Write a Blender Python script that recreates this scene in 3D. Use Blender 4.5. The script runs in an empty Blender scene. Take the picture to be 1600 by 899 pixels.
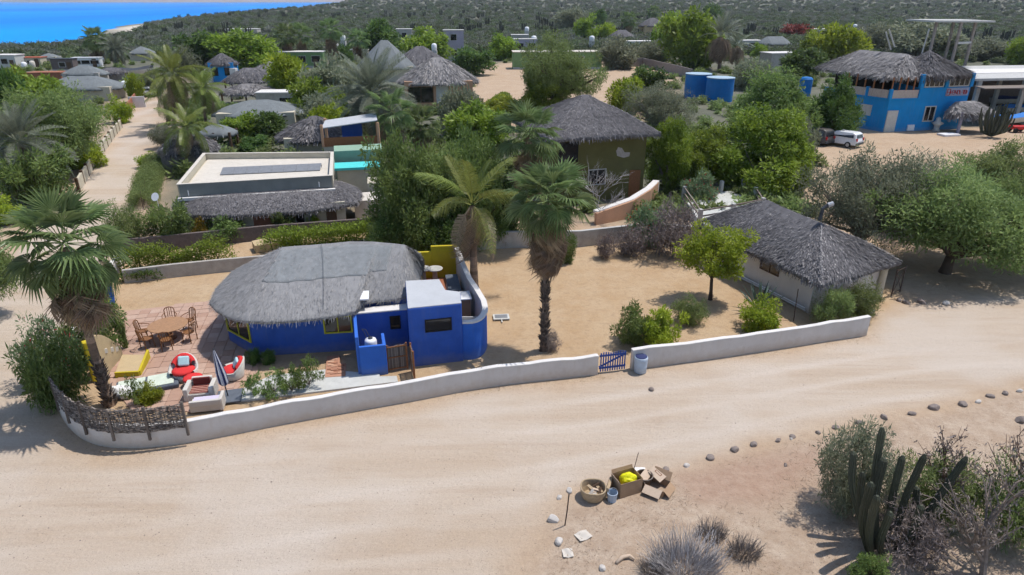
import bpy, bmesh, math, random
import numpy as np
from mathutils import Vector, Matrix

sc = bpy.context.scene
col = sc.collection
R = math.radians
random.seed(7)

# ------------------------------------------------------------------ camera, sky, sun, exposure
CAM_H = 15.0
FPX = 1037.0                       # focal length in pixels of the 1600 px wide photograph
PITCH = math.atan(448 / FPX)
cam_d = bpy.data.cameras.new('camera')
cam_d.sensor_width = 36.0
cam_d.lens = FPX / 1600 * 36.0
cam_d.clip_start = 0.1
cam_d.clip_end = 40000
cam = bpy.data.objects.new('camera', cam_d)
col.objects.link(cam)
cam.location = (0, 0, CAM_H)
cam.rotation_euler = (math.pi / 2 - PITCH, 0, 0)
sc.camera = cam

SUN_DIR = Vector((0.38, 0.17, 1.0)).normalized()      # towards the sun
SUN_EL = math.asin(SUN_DIR.z)
SUN_AZ = math.atan2(SUN_DIR.x, SUN_DIR.y)
world = bpy.data.worlds.new('World')
sc.world = world
world.use_nodes = True
wn = world.node_tree.nodes
wl = world.node_tree.links
wn.clear()
wo = wn.new('ShaderNodeOutputWorld')
wb = wn.new('ShaderNodeBackground')
ws = wn.new('ShaderNodeTexSky')
ws.sky_type = 'NISHITA'
ws.sun_disc = False
ws.sun_elevation = SUN_EL
ws.sun_rotation = SUN_AZ
ws.altitude = 10
ws.air_density = 1.0
ws.dust_density = 0.6
ws.ozone_density = 1.2
wb.inputs['Strength'].default_value = 0.14
wl.new(ws.outputs[0], wb.inputs[0])
wl.new(wb.outputs[0], wo.inputs[0])

sun_d = bpy.data.lights.new('sun', 'SUN')
sun_d.energy = 3.7
sun_d.angle = R(0.53)
sun_d.color = (1.0, 0.955, 0.89)
sun = bpy.data.objects.new('sun', sun_d)
col.objects.link(sun)
sun.rotation_euler = SUN_DIR.to_track_quat('Z', 'Y').to_euler()
sun.location = (20, 10, 60)

sc.view_settings.view_transform = 'Standard'
sc.view_settings.look = 'None'
sc.view_settings.exposure = 0.26
sc.view_settings.gamma = 1.0
sc.view_settings.use_curve_mapping = False
sc.render.engine = 'CYCLES'
sc.cycles.max_bounces = 5
sc.cycles.diffuse_bounces = 2
sc.cycles.use_adaptive_sampling = True
sc.cycles.adaptive_threshold = 0.04
sc.cycles.transparent_max_bounces = 8
sc.cycles.volume_bounces = 0
sc.cycles.use_denoising = True

# ------------------------------------------------------------------ survey helpers
CP, SP = math.cos(PITCH), math.sin(PITCH)
def G(px, py, z=0.0):
    """ground plan position (height z) of a point surveyed in the photograph"""
    u = (px - 800) / FPX; v = (py - 449.5) / FPX
    t = (z - CAM_H) / (-SP - v * CP)
    return (u * t, (CP - v * SP) * t)
def GV(px, py, z=0.0):
    x, y = G(px, py, z); return Vector((x, y, z))
def AT(px, py, Y):
    """point at plan distance Y"""
    u = (px - 800) / FPX; v = (py - 449.5) / FPX
    t = Y / (CP - v * SP)
    return Vector((u * t, Y, CAM_H + t * (-SP - v * CP)))
def HG(px, pyb, pyt):
    return AT(px, pyt, G(px, pyb)[1]).z
def PXM(px, py):
    """pixels per metre at a ground point"""
    return FPX / (G(px, py)[1] * CP + CAM_H * SP)

# ------------------------------------------------------------------ materials
MATS = {}
def _mat(name):
    m = bpy.data.materials.new(name); m.use_nodes = True
    n = m.node_tree.nodes; l = m.node_tree.links
    b = n.get('Principled BSDF')
    MATS[name] = m
    return m, n, l, b
def mat(name, c, rough=0.8, var=0.12, scale=6.0, bump=0.0, bscale=40.0, spec=0.3, metal=0.0, stain=None, tint=None, stretch=None, dust=None):
    """paint, plaster, wood, cloth: base colour broken up by two noises, optional stain colour and per-face tint"""
    m, n, l, b = _mat(name)
    tc = n.new('ShaderNodeTexCoord')
    src = tc.outputs['Object']
    if stretch:
        mp = n.new('ShaderNodeMapping'); mp.inputs['Scale'].default_value = stretch
        l.new(src, mp.inputs[0]); src = mp.outputs[0]
    n1 = n.new('ShaderNodeTexNoise'); n1.inputs['Scale'].default_value = scale; n1.inputs['Detail'].default_value = 6
    n1.inputs['Roughness'].default_value = 0.65
    l.new(src, n1.inputs['Vector'])
    mr = n.new('ShaderNodeMapRange')
    mr.inputs[1].default_value = 0.25; mr.inputs[2].default_value = 0.75
    mr.inputs[3].default_value = 1 - var; mr.inputs[4].default_value = 1 + var
    l.new(n1.outputs[0], mr.inputs[0])
    hsv = n.new('ShaderNodeHueSaturation'); hsv.inputs['Color'].default_value = (*c, 1)
    last = mr.outputs[0]
    if tint is not None:
        at = n.new('ShaderNodeAttribute'); at.attribute_name = 'tint'
        m2 = n.new('ShaderNodeMapRange'); m2.inputs[3].default_value = 1 - tint; m2.inputs[4].default_value = 1 + tint
        l.new(at.outputs['Fac'], m2.inputs[0])
        mu = n.new('ShaderNodeMath'); mu.operation = 'MULTIPLY'
        l.new(last, mu.inputs[0]); l.new(m2.outputs[0], mu.inputs[1]); last = mu.outputs[0]
    l.new(last, hsv.inputs['Value'])
    out = hsv.outputs[0]
    if stain:
        n2 = n.new('ShaderNodeTexNoise'); n2.inputs['Scale'].default_value = scale * 0.33; n2.inputs['Detail'].default_value = 8
        n2.inputs['Roughness'].default_value = 0.7
        l.new(src, n2.inputs['Vector'])
        cr = n.new('ShaderNodeMapRange'); cr.inputs[1].default_value = 0.52; cr.inputs[2].default_value = 0.75
        cr.inputs[4].default_value = 0.75
        l.new(n2.outputs[0], cr.inputs[0])
        mx = n.new('ShaderNodeMix'); mx.data_type = 'RGBA'
        l.new(cr.outputs[0], mx.inputs[0]); l.new(out, mx.inputs[6]); mx.inputs[7].default_value = (*stain, 1)
        out = mx.outputs[2]
    if dust:      # sand splashed up the foot of the wall, and rain runs below the coping
        sx = n.new('ShaderNodeSeparateXYZ'); l.new(tc.outputs['Object'], sx.inputs[0])
        nd = n.new('ShaderNodeTexNoise'); nd.inputs['Scale'].default_value = 2.6; nd.inputs['Detail'].default_value = 8; nd.inputs['Roughness'].default_value = 0.75; l.new(tc.outputs['Object'], nd.inputs['Vector'])
        ma = n.new('ShaderNodeMath'); ma.operation = 'MULTIPLY_ADD'; ma.inputs[1].default_value = -0.9; l.new(nd.outputs[0], ma.inputs[0]); l.new(sx.outputs[2], ma.inputs[2])
        dr = n.new('ShaderNodeMapRange'); dr.inputs[1].default_value = -0.42; dr.inputs[2].default_value = 0.05; dr.inputs[3].default_value = 0.8; dr.inputs[4].default_value = 0.0; l.new(ma.outputs[0], dr.inputs[0])
        mp2 = n.new('ShaderNodeMapping'); mp2.inputs['Scale'].default_value = (5, 5, 0.5); l.new(tc.outputs['Object'], mp2.inputs[0])
        n4 = n.new('ShaderNodeTexNoise'); n4.inputs['Scale'].default_value = 1.0; n4.inputs['Detail'].default_value = 6; l.new(mp2.outputs[0], n4.inputs['Vector'])
        d4 = n.new('ShaderNodeMapRange'); d4.inputs[1].default_value = 0.55; d4.inputs[2].default_value = 0.8; d4.inputs[4].default_value = 0.3; l.new(n4.outputs[0], d4.inputs[0])
        mxx = n.new('ShaderNodeMath'); mxx.operation = 'MAXIMUM'; l.new(dr.outputs[0], mxx.inputs[0]); l.new(d4.outputs[0], mxx.inputs[1])
        md = n.new('ShaderNodeMix'); md.data_type = 'RGBA'; l.new(mxx.outputs[0], md.inputs[0]); l.new(out, md.inputs[6]); md.inputs[7].default_value = (*dust, 1); out = md.outputs[2]
    l.new(out, b.inputs['Base Color'])
    b.inputs['Roughness'].default_value = rough
    b.inputs['Specular IOR Level'].default_value = spec
    b.inputs['Metallic'].default_value = metal
    if bump:
        n3 = n.new('ShaderNodeTexNoise'); n3.inputs['Scale'].default_value = bscale; n3.inputs['Detail'].default_value = 5
        l.new(src, n3.inputs['Vector'])
        bp = n.new('ShaderNodeBump'); bp.inputs['Strength'].default_value = bump; bp.inputs['Distance'].default_value = 0.03
        l.new(n3.outputs[0], bp.inputs['Height']); l.new(bp.outputs[0], b.inputs['Normal'])
    return m
def leafmat(name, dark, light, trans=0.3, rough=0.6, alt=None):
    """leaves: colour runs from dark to light with the per-leaf tint; an Object-random shift keeps copies apart"""
    m, n, l, b = _mat(name)
    n.remove(b)
    o = n['Material Output']
    at = n.new('ShaderNodeAttribute'); at.attribute_name = 'tint'
    rp = n.new('ShaderNodeValToRGB')
    rp.color_ramp.elements[0].color = (*dark, 1); rp.color_ramp.elements[1].color = (*light, 1)
    if alt:
        e = rp.color_ramp.elements.new(0.97); e.color = (*light, 1)
        rp.color_ramp.elements[2].color = (*alt, 1)
    l.new(at.outputs['Fac'], rp.inputs[0])
    oi = n.new('ShaderNodeObjectInfo')
    mr = n.new('ShaderNodeMapRange'); mr.inputs[3].default_value = 0.78; mr.inputs[4].default_value = 1.2
    l.new(oi.outputs['Random'], mr.inputs[0])
    hs = n.new('ShaderNodeHueSaturation')
    mh = n.new('ShaderNodeMapRange'); mh.inputs[3].default_value = 0.485; mh.inputs[4].default_value = 0.515
    l.new(oi.outputs['Random'], mh.inputs[0]); l.new(mh.outputs[0], hs.inputs['Hue'])
    l.new(mr.outputs[0], hs.inputs['Value']); l.new(rp.outputs[0], hs.inputs['Color'])
    d = n.new('ShaderNodeBsdfPrincipled'); d.inputs['Roughness'].default_value = rough
    d.inputs['Specular IOR Level'].default_value = 0.25
    t = n.new('ShaderNodeBsdfTranslucent')
    l.new(hs.outputs[0], d.inputs['Base Color']); l.new(hs.outputs[0], t.inputs[0])
    mx = n.new('ShaderNodeMixShader'); mx.inputs[0].default_value = trans
    l.new(d.outputs[0], mx.inputs[1]); l.new(t.outputs[0], mx.inputs[2]); l.new(mx.outputs[0], o.inputs[0])
    return m
def rampmat(name, stops, rough=0.9, nscale=3.0, nvar=0.25, spec=0.1, bump=0.0, bscale=30):
    """thatch, bark, pavers: colour ramp driven by the per-face tint, broken by noise"""
    m, n, l, b = _mat(name)
    at = n.new('ShaderNodeAttribute'); at.attribute_name = 'tint'
    tc = n.new('ShaderNodeTexCoord')
    nz = n.new('ShaderNodeTexNoise'); nz.inputs['Scale'].default_value = nscale; nz.inputs['Detail'].default_value = 7
    nz.inputs['Roughness'].default_value = 0.7
    l.new(tc.outputs['Object'], nz.inputs['Vector'])
    ad = n.new('ShaderNodeMath'); ad.operation = 'MULTIPLY_ADD'; ad.inputs[1].default_value = nvar * 2; ad.inputs[2].default_value = -nvar
    l.new(nz.outputs[0], ad.inputs[0])
    a2 = n.new('ShaderNodeMath'); a2.operation = 'ADD'; a2.use_clamp = True
    l.new(at.outputs['Fac'], a2.inputs[0]); l.new(ad.outputs[0], a2.inputs[1])
    rp = n.new('ShaderNodeValToRGB')
    els = rp.color_ramp.elements
    els[0].position = stops[0][0]; els[0].color = (*stops[0][1], 1)
    els[1].position = stops[-1][0]; els[1].color = (*stops[-1][1], 1)
    for p, c in stops[1:-1]:
        e = els.new(p); e.color = (*c, 1)
    l.new(a2.outputs[0], rp.inputs[0])
    l.new(rp.outputs[0], b.inputs['Base Color'])
    b.inputs['Roughness'].default_value = rough; b.inputs['Specular IOR Level'].default_value = spec
    if bump:
        n3 = n.new('ShaderNodeTexNoise'); n3.inputs['Scale'].default_value = bscale; n3.inputs['Detail'].default_value = 5
        l.new(tc.outputs['Object'], n3.inputs['Vector'])
        bp = n.new('ShaderNodeBump'); bp.inputs['Strength'].default_value = bump; bp.inputs['Distance'].default_value = 0.04
        l.new(n3.outputs[0], bp.inputs['Height']); l.new(bp.outputs[0], b.inputs['Normal'])
    return m

M_BLUE = mat('blue_plaster', (0.028, 0.092, 0.4), 0.8, 0.16, 1.6, 0.35, 40, stain=(0.045, 0.12, 0.42), dust=(0.13, 0.16, 0.32))
M_BLUE_PALE = mat('sunbleached_blue_plaster', (0.03, 0.13, 0.52), 0.8, 0.14, 1.6, 0.35, 40, stain=(0.05, 0.16, 0.5), dust=(0.12, 0.18, 0.4))
M_WHITE = mat('white_plaster', (0.57, 0.535, 0.51), 0.9, 0.08, 1.2, 0.35, 30, stain=(0.47, 0.435, 0.405), dust=(0.44, 0.36, 0.29))
M_CAP = mat('white_wall_cap', (0.64, 0.61, 0.58), 0.8, 0.07, 3, 0.15, 50, stain=(0.5, 0.46, 0.42))
M_ROOFGREY = mat('grey_roof_coat', (0.43, 0.44, 0.46), 0.8, 0.08, 1.5, 0.1, 40, stain=(0.52, 0.52, 0.53))
M_YELLOW = mat('yellow_plaster', (0.5, 0.39, 0.02), 0.8, 0.12, 2.5, 0.15, 50)
M_YELLOWTAN = mat('yellow_tan_plaster', (0.46, 0.35, 0.205), 0.85, 0.12, 2.5, 0.2, 50, stain=(0.42, 0.31, 0.19))
M_YFRAME = mat('yellow_green_frame', (0.42, 0.42, 0.03), 0.6, 0.08)
M_GLASS = mat('window_glass', (0.012, 0.013, 0.015), 0.08, 0.3, 3, spec=0.6)
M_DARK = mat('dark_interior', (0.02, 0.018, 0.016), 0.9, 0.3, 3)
M_WOOD = mat('dark_wood', (0.1, 0.06, 0.035), 0.75, 0.3, 14, 0.3, 40, stretch=(1, 1, 0.2))
M_WOODRED = mat('reddish_wood', (0.26, 0.11, 0.045), 0.7, 0.3, 12, 0.3, 40)
M_TABLE = mat('table_wood', (0.34, 0.19, 0.1), 0.6, 0.25, 9, 0.2, 40, stain=(0.26, 0.13, 0.06))
M_RATTAN = mat('bentwood', (0.2, 0.09, 0.035), 0.55, 0.25, 12)
M_WICKER = mat('white_wicker', (0.58, 0.54, 0.49), 0.75, 0.12, 30, 0.6, 70)
M_RED = mat('red_cushion', (0.6, 0.035, 0.035), 0.9, 0.12, 8, 0.2, 30)
M_AQUA = mat('pale_blue_pillow', (0.42, 0.62, 0.66), 0.9, 0.1, 10, 0.2, 30)
M_MAROON = mat('striped_throw_dark', (0.16, 0.035, 0.03), 0.95, 0.3, 20)
M_PINKST = mat('striped_throw_light', (0.5, 0.28, 0.22), 0.95, 0.2, 20)
M_LILAC = mat('lilac_cloth', (0.56, 0.5, 0.62), 0.95, 0.12, 6)
M_CLOTH = mat('white_cloth', (0.74, 0.72, 0.7), 0.95, 0.1, 6)
M_STRIPEN = mat('navy_stripe', (0.035, 0.045, 0.12), 0.9, 0.15, 8)
M_STRIPEW = mat('white_stripe', (0.62, 0.62, 0.66), 0.9, 0.1, 8)
M_CHAR = mat('charcoal', (0.05, 0.055, 0.065), 0.7, 0.2, 6)
M_SLATE = mat('slate_grey_slab', (0.1, 0.115, 0.14), 0.75, 0.2, 4, 0.2, 30)
M_PALEGREEN = mat('pale_green_panel', (0.55, 0.6, 0.5), 0.7, 0.12, 3)
M_TWIGS = mat('silver_twigs', (0.42, 0.39, 0.38), 0.95, 0.2, 6, tint=0.45)
M_CONC = mat('concrete', (0.45, 0.44, 0.42), 0.9, 0.14, 2.2, 0.3, 40, stain=(0.36, 0.34, 0.31))
M_CONCW = mat('pale_concrete', (0.49, 0.49, 0.465), 0.9, 0.14, 2.2, 0.3, 40, stain=(0.46, 0.45, 0.41))
M_BLOCK = mat('grey_block_wall', (0.24, 0.21, 0.19), 0.95, 0.25, 3, 0.4, 30, stain=(0.15, 0.12, 0.11))
M_BLOCKL = mat('weathered_pale_wall', (0.4, 0.37, 0.33), 0.95, 0.2, 2, 0.4, 30, stain=(0.25, 0.21, 0.18))
M_DARKBLOCK = mat('dark_stone_wall', (0.13, 0.105, 0.1), 0.95, 0.3, 4, 0.5, 25, stain=(0.19, 0.15, 0.12))
M_BEIGE = mat('beige_plaster', (0.5, 0.45, 0.35), 0.9, 0.1, 1.5, 0.2, 40, stain=(0.42, 0.37, 0.29))
M_CREAM = mat('cream_roof', (0.56, 0.51, 0.44), 0.85, 0.08, 2, 0.15, 40, stain=(0.47, 0.42, 0.34))
M_GREYTRIM = mat('grey_green_parapet', (0.2, 0.21, 0.2), 0.9, 0.12, 1.5, 0.2, 40)
M_OLIVE = mat('olive_plaster', (0.13, 0.115, 0.04), 0.9, 0.16, 0.8, 0.25, 30, stain=(0.16, 0.15, 0.05))
M_PATCH = mat('bare_plaster_patch', (0.42, 0.36, 0.32), 0.95, 0.2, 6)
M_PINK = mat('salmon_plaster', (0.5, 0.29, 0.18), 0.9, 0.1, 1.5, 0.2, 40)
M_SKYBLUE = mat('bright_blue_plaster', (0.0, 0.22, 0.55), 0.75, 0.12, 1.0, 0.2, 40, stain=(0.005, 0.26, 0.58), dust=(0.12, 0.26, 0.45))
M_TANK = mat('blue_tank_paint', (0.0, 0.14, 0.42), 0.55, 0.14, 1.0, 0.1, 30, stain=(0.01, 0.18, 0.48))
M_TANKTOP = mat('chalky_tank_top', (0.32, 0.42, 0.5), 0.8, 0.15, 3)
M_LILACW = mat('lilac_grey_plaster', (0.34, 0.32, 0.4), 0.9, 0.12, 1)
M_GREENW = mat('green_plaster', (0.16, 0.26, 0.11), 0.9, 0.12, 1)
M_SAGE = mat('sage_green_wall', (0.24, 0.36, 0.27), 0.85, 0.1, 1)
M_TURQ = mat('turquoise_paint', (0.08, 0.56, 0.55), 0.7, 0.08, 2)
M_TERRA = mat('terracotta_wall', (0.3, 0.12, 0.07), 0.9, 0.2, 2)
M_RUST = mat('rust_red_paint', (0.35, 0.03, 0.03), 0.8, 0.2, 4)
M_GREYROOF = mat('grey_green_roof_net', (0.17, 0.185, 0.19), 0.95, 0.14, 2.5, 0.3, 30, tint=0.3)
M_SHADE = mat('roof_shade_net', (0.205, 0.215, 0.222), 0.95, 0.2, 3.5, 0.5, 45, tint=0.15, stain=(0.27, 0.27, 0.272))
M_STEEL = mat('grey_metal', (0.4, 0.41, 0.43), 0.45, 0.15, 5, metal=0.6)
M_SOLAR = mat('solar_panel', (0.03, 0.04, 0.07), 0.2, 0.2, 4, spec=0.6)
M_SOLARG = mat('dusty_solar_panel', (0.2, 0.205, 0.215), 0.4, 0.15, 4, spec=0.5)
M_PVC = mat('white_plastic', (0.74, 0.74, 0.76), 0.45, 0.06, 4)
M_BIN = mat('pale_grey_plastic', (0.4, 0.47, 0.56), 0.5, 0.1, 4)
M_GATE = mat('gate_blue_paint', (0.03, 0.075, 0.3), 0.6, 0.12, 8)
M_CARD = mat('cardboard', (0.36, 0.24, 0.15), 0.9, 0.14, 5, stain=(0.3, 0.19, 0.11))
M_CARDP = mat('pale_cardboard', (0.52, 0.4, 0.3), 0.9, 0.1, 5)
M_PRINT = mat('print_brown', (0.2, 0.09, 0.05), 0.9, 0.2, 10)
M_YBAG = mat('yellow_bag', (0.72, 0.68, 0.01), 0.5, 0.15, 9)
M_BASKET = mat('old_basket_cane', (0.4, 0.3, 0.19), 0.9, 0.25, 10, 0.5, 60)
M_PAPER = mat('bleached_paper', (0.52, 0.47, 0.41), 0.9, 0.12, 6)
M_RUSTIRON = mat('rusty_iron', (0.07, 0.045, 0.035), 0.8, 0.3, 10)
M_CARW = mat('white_car_paint', (0.72, 0.73, 0.75), 0.25, 0.03, 3, spec=0.5)
M_CARB = mat('brown_van_paint', (0.085, 0.075, 0.07), 0.4, 0.12, 3, spec=0.5)
M_TYRE = mat('tyre_rubber', (0.02, 0.02, 0.02), 0.85, 0.2, 8)
M_LAMPRED = mat('tail_lamp_red', (0.4, 0.02, 0.02), 0.3, 0.1, 8)
M_TARPB = mat('blue_canvas', (0.01, 0.16, 0.5), 0.7, 0.14, 4)
M_TARPN = mat('navy_canvas', (0.02, 0.04, 0.16), 0.7, 0.14, 4)
M_ROCK = mat('grey_rock', (0.22, 0.18, 0.16), 0.9, 0.3, 5, 0.5, 14, stain=(0.32, 0.27, 0.23))
M_ROCKW = mat('pale_rock', (0.5, 0.46, 0.42), 0.9, 0.2, 5, 0.5, 14, stain=(0.36, 0.31, 0.27))
M_TWIG = mat('grey_twigs', (0.24, 0.205, 0.18), 0.95, 0.25, 6, tint=0.45)
M_TWIGP = mat('brown_twigs', (0.16, 0.1, 0.075), 0.95, 0.25, 6, tint=0.4)
M_BARK = mat('brown_bark', (0.085, 0.06, 0.045), 0.95, 0.3, 9, 0.7, 25)
M_BARKG = mat('grey_bark', (0.2, 0.165, 0.14), 0.95, 0.3, 9, 0.7, 25)
M_PALMBARK = mat('palm_bark', (0.21, 0.15, 0.11), 0.95, 0.28, 5, 0.7, 18, stretch=(1, 1, 4), tint=0.4)
M_BOOT = mat('dark_palm_boots', (0.11, 0.088, 0.075), 0.95, 0.3, 8, tint=0.5)
M_CACTUS = mat('cactus_skin', (0.06, 0.066, 0.044), 0.8, 0.25, 5, 0.2, 30, tint=0.3)
M_REDCAR = mat('red_plastic', (0.5, 0.02, 0.02), 0.5, 0.1, 5)
M_SIGN = mat('sign_grey_lilac', (0.3, 0.33, 0.45), 0.8, 0.08, 3)
M_TILEROOF = mat('red_tile_roof', (0.34, 0.09, 0.05), 0.9, 0.2, 3)

M_THATCH = rampmat('grey_thatch', [(0.0, (0.08, 0.075, 0.076)), (0.35, (0.17, 0.16, 0.162)), (0.7, (0.29, 0.275, 0.27)), (1.0, (0.46, 0.43, 0.405))], nscale=1.6, nvar=0.22)
M_THATCHD = rampmat('dark_thatch', [(0.0, (0.05, 0.047, 0.05)), (0.4, (0.12, 0.114, 0.119)), (0.75, (0.205, 0.195, 0.2)), (1.0, (0.4, 0.375, 0.36))], nscale=1.6, nvar=0.2)
M_THATCHS = rampmat('net_covered_thatch', [(0.0, (0.12, 0.118, 0.12)), (0.5, (0.25, 0.246, 0.25)), (0.8, (0.305, 0.3, 0.3)), (1.0, (0.42, 0.39, 0.365))], nscale=3.2, nvar=0.24, bump=0.6, bscale=32)
M_PAVER = rampmat('terracotta_paver', [(0.0, (0.34, 0.205, 0.15)), (0.5, (0.42, 0.28, 0.215)), (1.0, (0.5, 0.37, 0.3))], nscale=2.5, nvar=0.25, bump=0.2)
M_BRICK = rampmat('brick_paver', [(0.0, (0.28, 0.13, 0.08)), (0.5, (0.42, 0.22, 0.145)), (1.0, (0.52, 0.32, 0.22))], nscale=3, nvar=0.2)
M_WOVEN = rampmat('woven_stick', [(0.0, (0.075, 0.06, 0.052)), (0.5, (0.18, 0.15, 0.13)), (1.0, (0.34, 0.29, 0.25))], nscale=6, nvar=0.3)

L_MESQ = leafmat('mesquite_leaf', (0.12, 0.165, 0.055), (0.3, 0.37, 0.125), 0.45)
L_MESQG = leafmat('grey_mesquite_leaf', (0.13, 0.145, 0.09), (0.31, 0.325, 0.21), 0.4)
L_NEEM = leafmat('neem_leaf', (0.11, 0.18, 0.022), (0.33, 0.43, 0.055), 0.42, 0.5)
L_LIME = leafmat('lime_leaf', (0.17, 0.24, 0.02), (0.42, 0.48, 0.045), 0.45, 0.5)
L_DARK = leafmat('dark_green_leaf', (0.05, 0.1, 0.025), (0.17, 0.26, 0.06), 0.38, 0.5)
L_GREEN = leafmat('mid_green_leaf', (0.09, 0.15, 0.04), (0.26, 0.35, 0.1), 0.42, 0.5)
L_FLOWER = leafmat('leaf_with_flowers', (0.1, 0.155, 0.08), (0.26, 0.34, 0.17), 0.4, 0.5, alt=(0.5, 0.03, 0.07))
L_BOUG = leafmat('red_bougainvillea', (0.12, 0.05, 0.03), (0.42, 0.07, 0.05), 0.3, 0.6)
L_ORANGE = leafmat('orange_flower_shrub', (0.09, 0.1, 0.02), (0.4, 0.24, 0.02), 0.3, 0.6)
L_GREY = leafmat('dry_grey_shrub', (0.09, 0.085, 0.08), (0.25, 0.23, 0.215), 0.15, 0.8)
L_DRYBR = leafmat('dry_brown_shrub', (0.14, 0.115, 0.105), (0.33, 0.27, 0.25), 0.25, 0.8)
L_SCRUB = leafmat('desert_scrub_leaf', (0.1, 0.11, 0.085), (0.24, 0.25, 0.195), 0.35, 0.7)
L_SCRUBG = leafmat('green_scrub_leaf', (0.07, 0.095, 0.045), (0.18, 0.22, 0.105), 0.3, 0.7)
L_FAN = leafmat('fan_palm_leaf', (0.085, 0.135, 0.05), (0.29, 0.37, 0.15), 0.42, 0.36)
L_FANDEAD = leafmat('dead_palm_leaf', (0.17, 0.12, 0.08), (0.44, 0.335, 0.235), 0.3, 0.8)
L_COCO = leafmat('coconut_leaf', (0.09, 0.13, 0.025), (0.28, 0.31, 0.075), 0.35, 0.4)
L_DATE = leafmat('date_palm_leaf', (0.09, 0.11, 0.075), (0.25, 0.275, 0.2), 0.3, 0.5)
L_AGAVE = leafmat('agave_leaf', (0.045, 0.075, 0.06), (0.12, 0.17, 0.13), 0.1, 0.5)
L_GRASS = leafmat('dry_grass', (0.2, 0.14, 0.08), (0.46, 0.35, 0.22), 0.2, 0.8)

# ------------------------------------------------------------------ mesh helpers
def fbm(x, y, f=1.0, seed=0, oct=4):
    """cheap smooth noise in -1..1 made of rotated sines"""
    rs = np.random.RandomState(seed); v = 0; a = 1.0; tot = 0
    for o in range(oct):
        s = 0
        for k in range(3):
            th = rs.uniform(0, math.pi * 2); ph = rs.uniform(0, 6.28); ff = f * rs.uniform(0.7, 1.4)
            s = s + np.sin((x * math.cos(th) + y * math.sin(th)) * ff + ph + 1.3 * np.sin((x * math.sin(th) - y * math.cos(th)) * ff * 0.7 + ph * 2))
        v = v + a * s / 3; tot += a; a *= 0.5; f *= 2.1
    return v / tot

def np_mesh(name, V, Fq, tint=None):
    """mesh from numpy arrays; Fq (n,3) or (n,4)"""
    me = bpy.data.meshes.new(name)
    V = np.asarray(V, dtype=np.float32); Fq = np.asarray(Fq, dtype=np.int32)
    k = Fq.shape[1]; n = len(Fq)
    me.vertices.add(len(V)); me.vertices.foreach_set('co', V.ravel())
    me.loops.add(n * k); me.loops.foreach_set('vertex_index', Fq.ravel())
    me.polygons.add(n); me.polygons.foreach_set('loop_start', np.arange(0, n * k, k, dtype=np.int32))
    me.polygons.foreach_set('loop_total', np.full(n, k, dtype=np.int32))
    me.update(calc_edges=True)
    if tint is not None:
        a = me.attributes.new('tint', 'FLOAT', 'FACE'); a.data.foreach_set('value', np.asarray(tint, dtype=np.float32))
    return me

def root_of(o):
    v = Vector((0, 0, 0))
    while o is not None:
        v += Vector(o.location); o = o.parent
    return v

def link(name, me, m=None, parent=None):
    o = bpy.data.objects.new(name, me); col.objects.link(o)
    if m is not None and not me.materials: me.materials.append(m)
    if parent is not None: o.parent = parent
    return o

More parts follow.
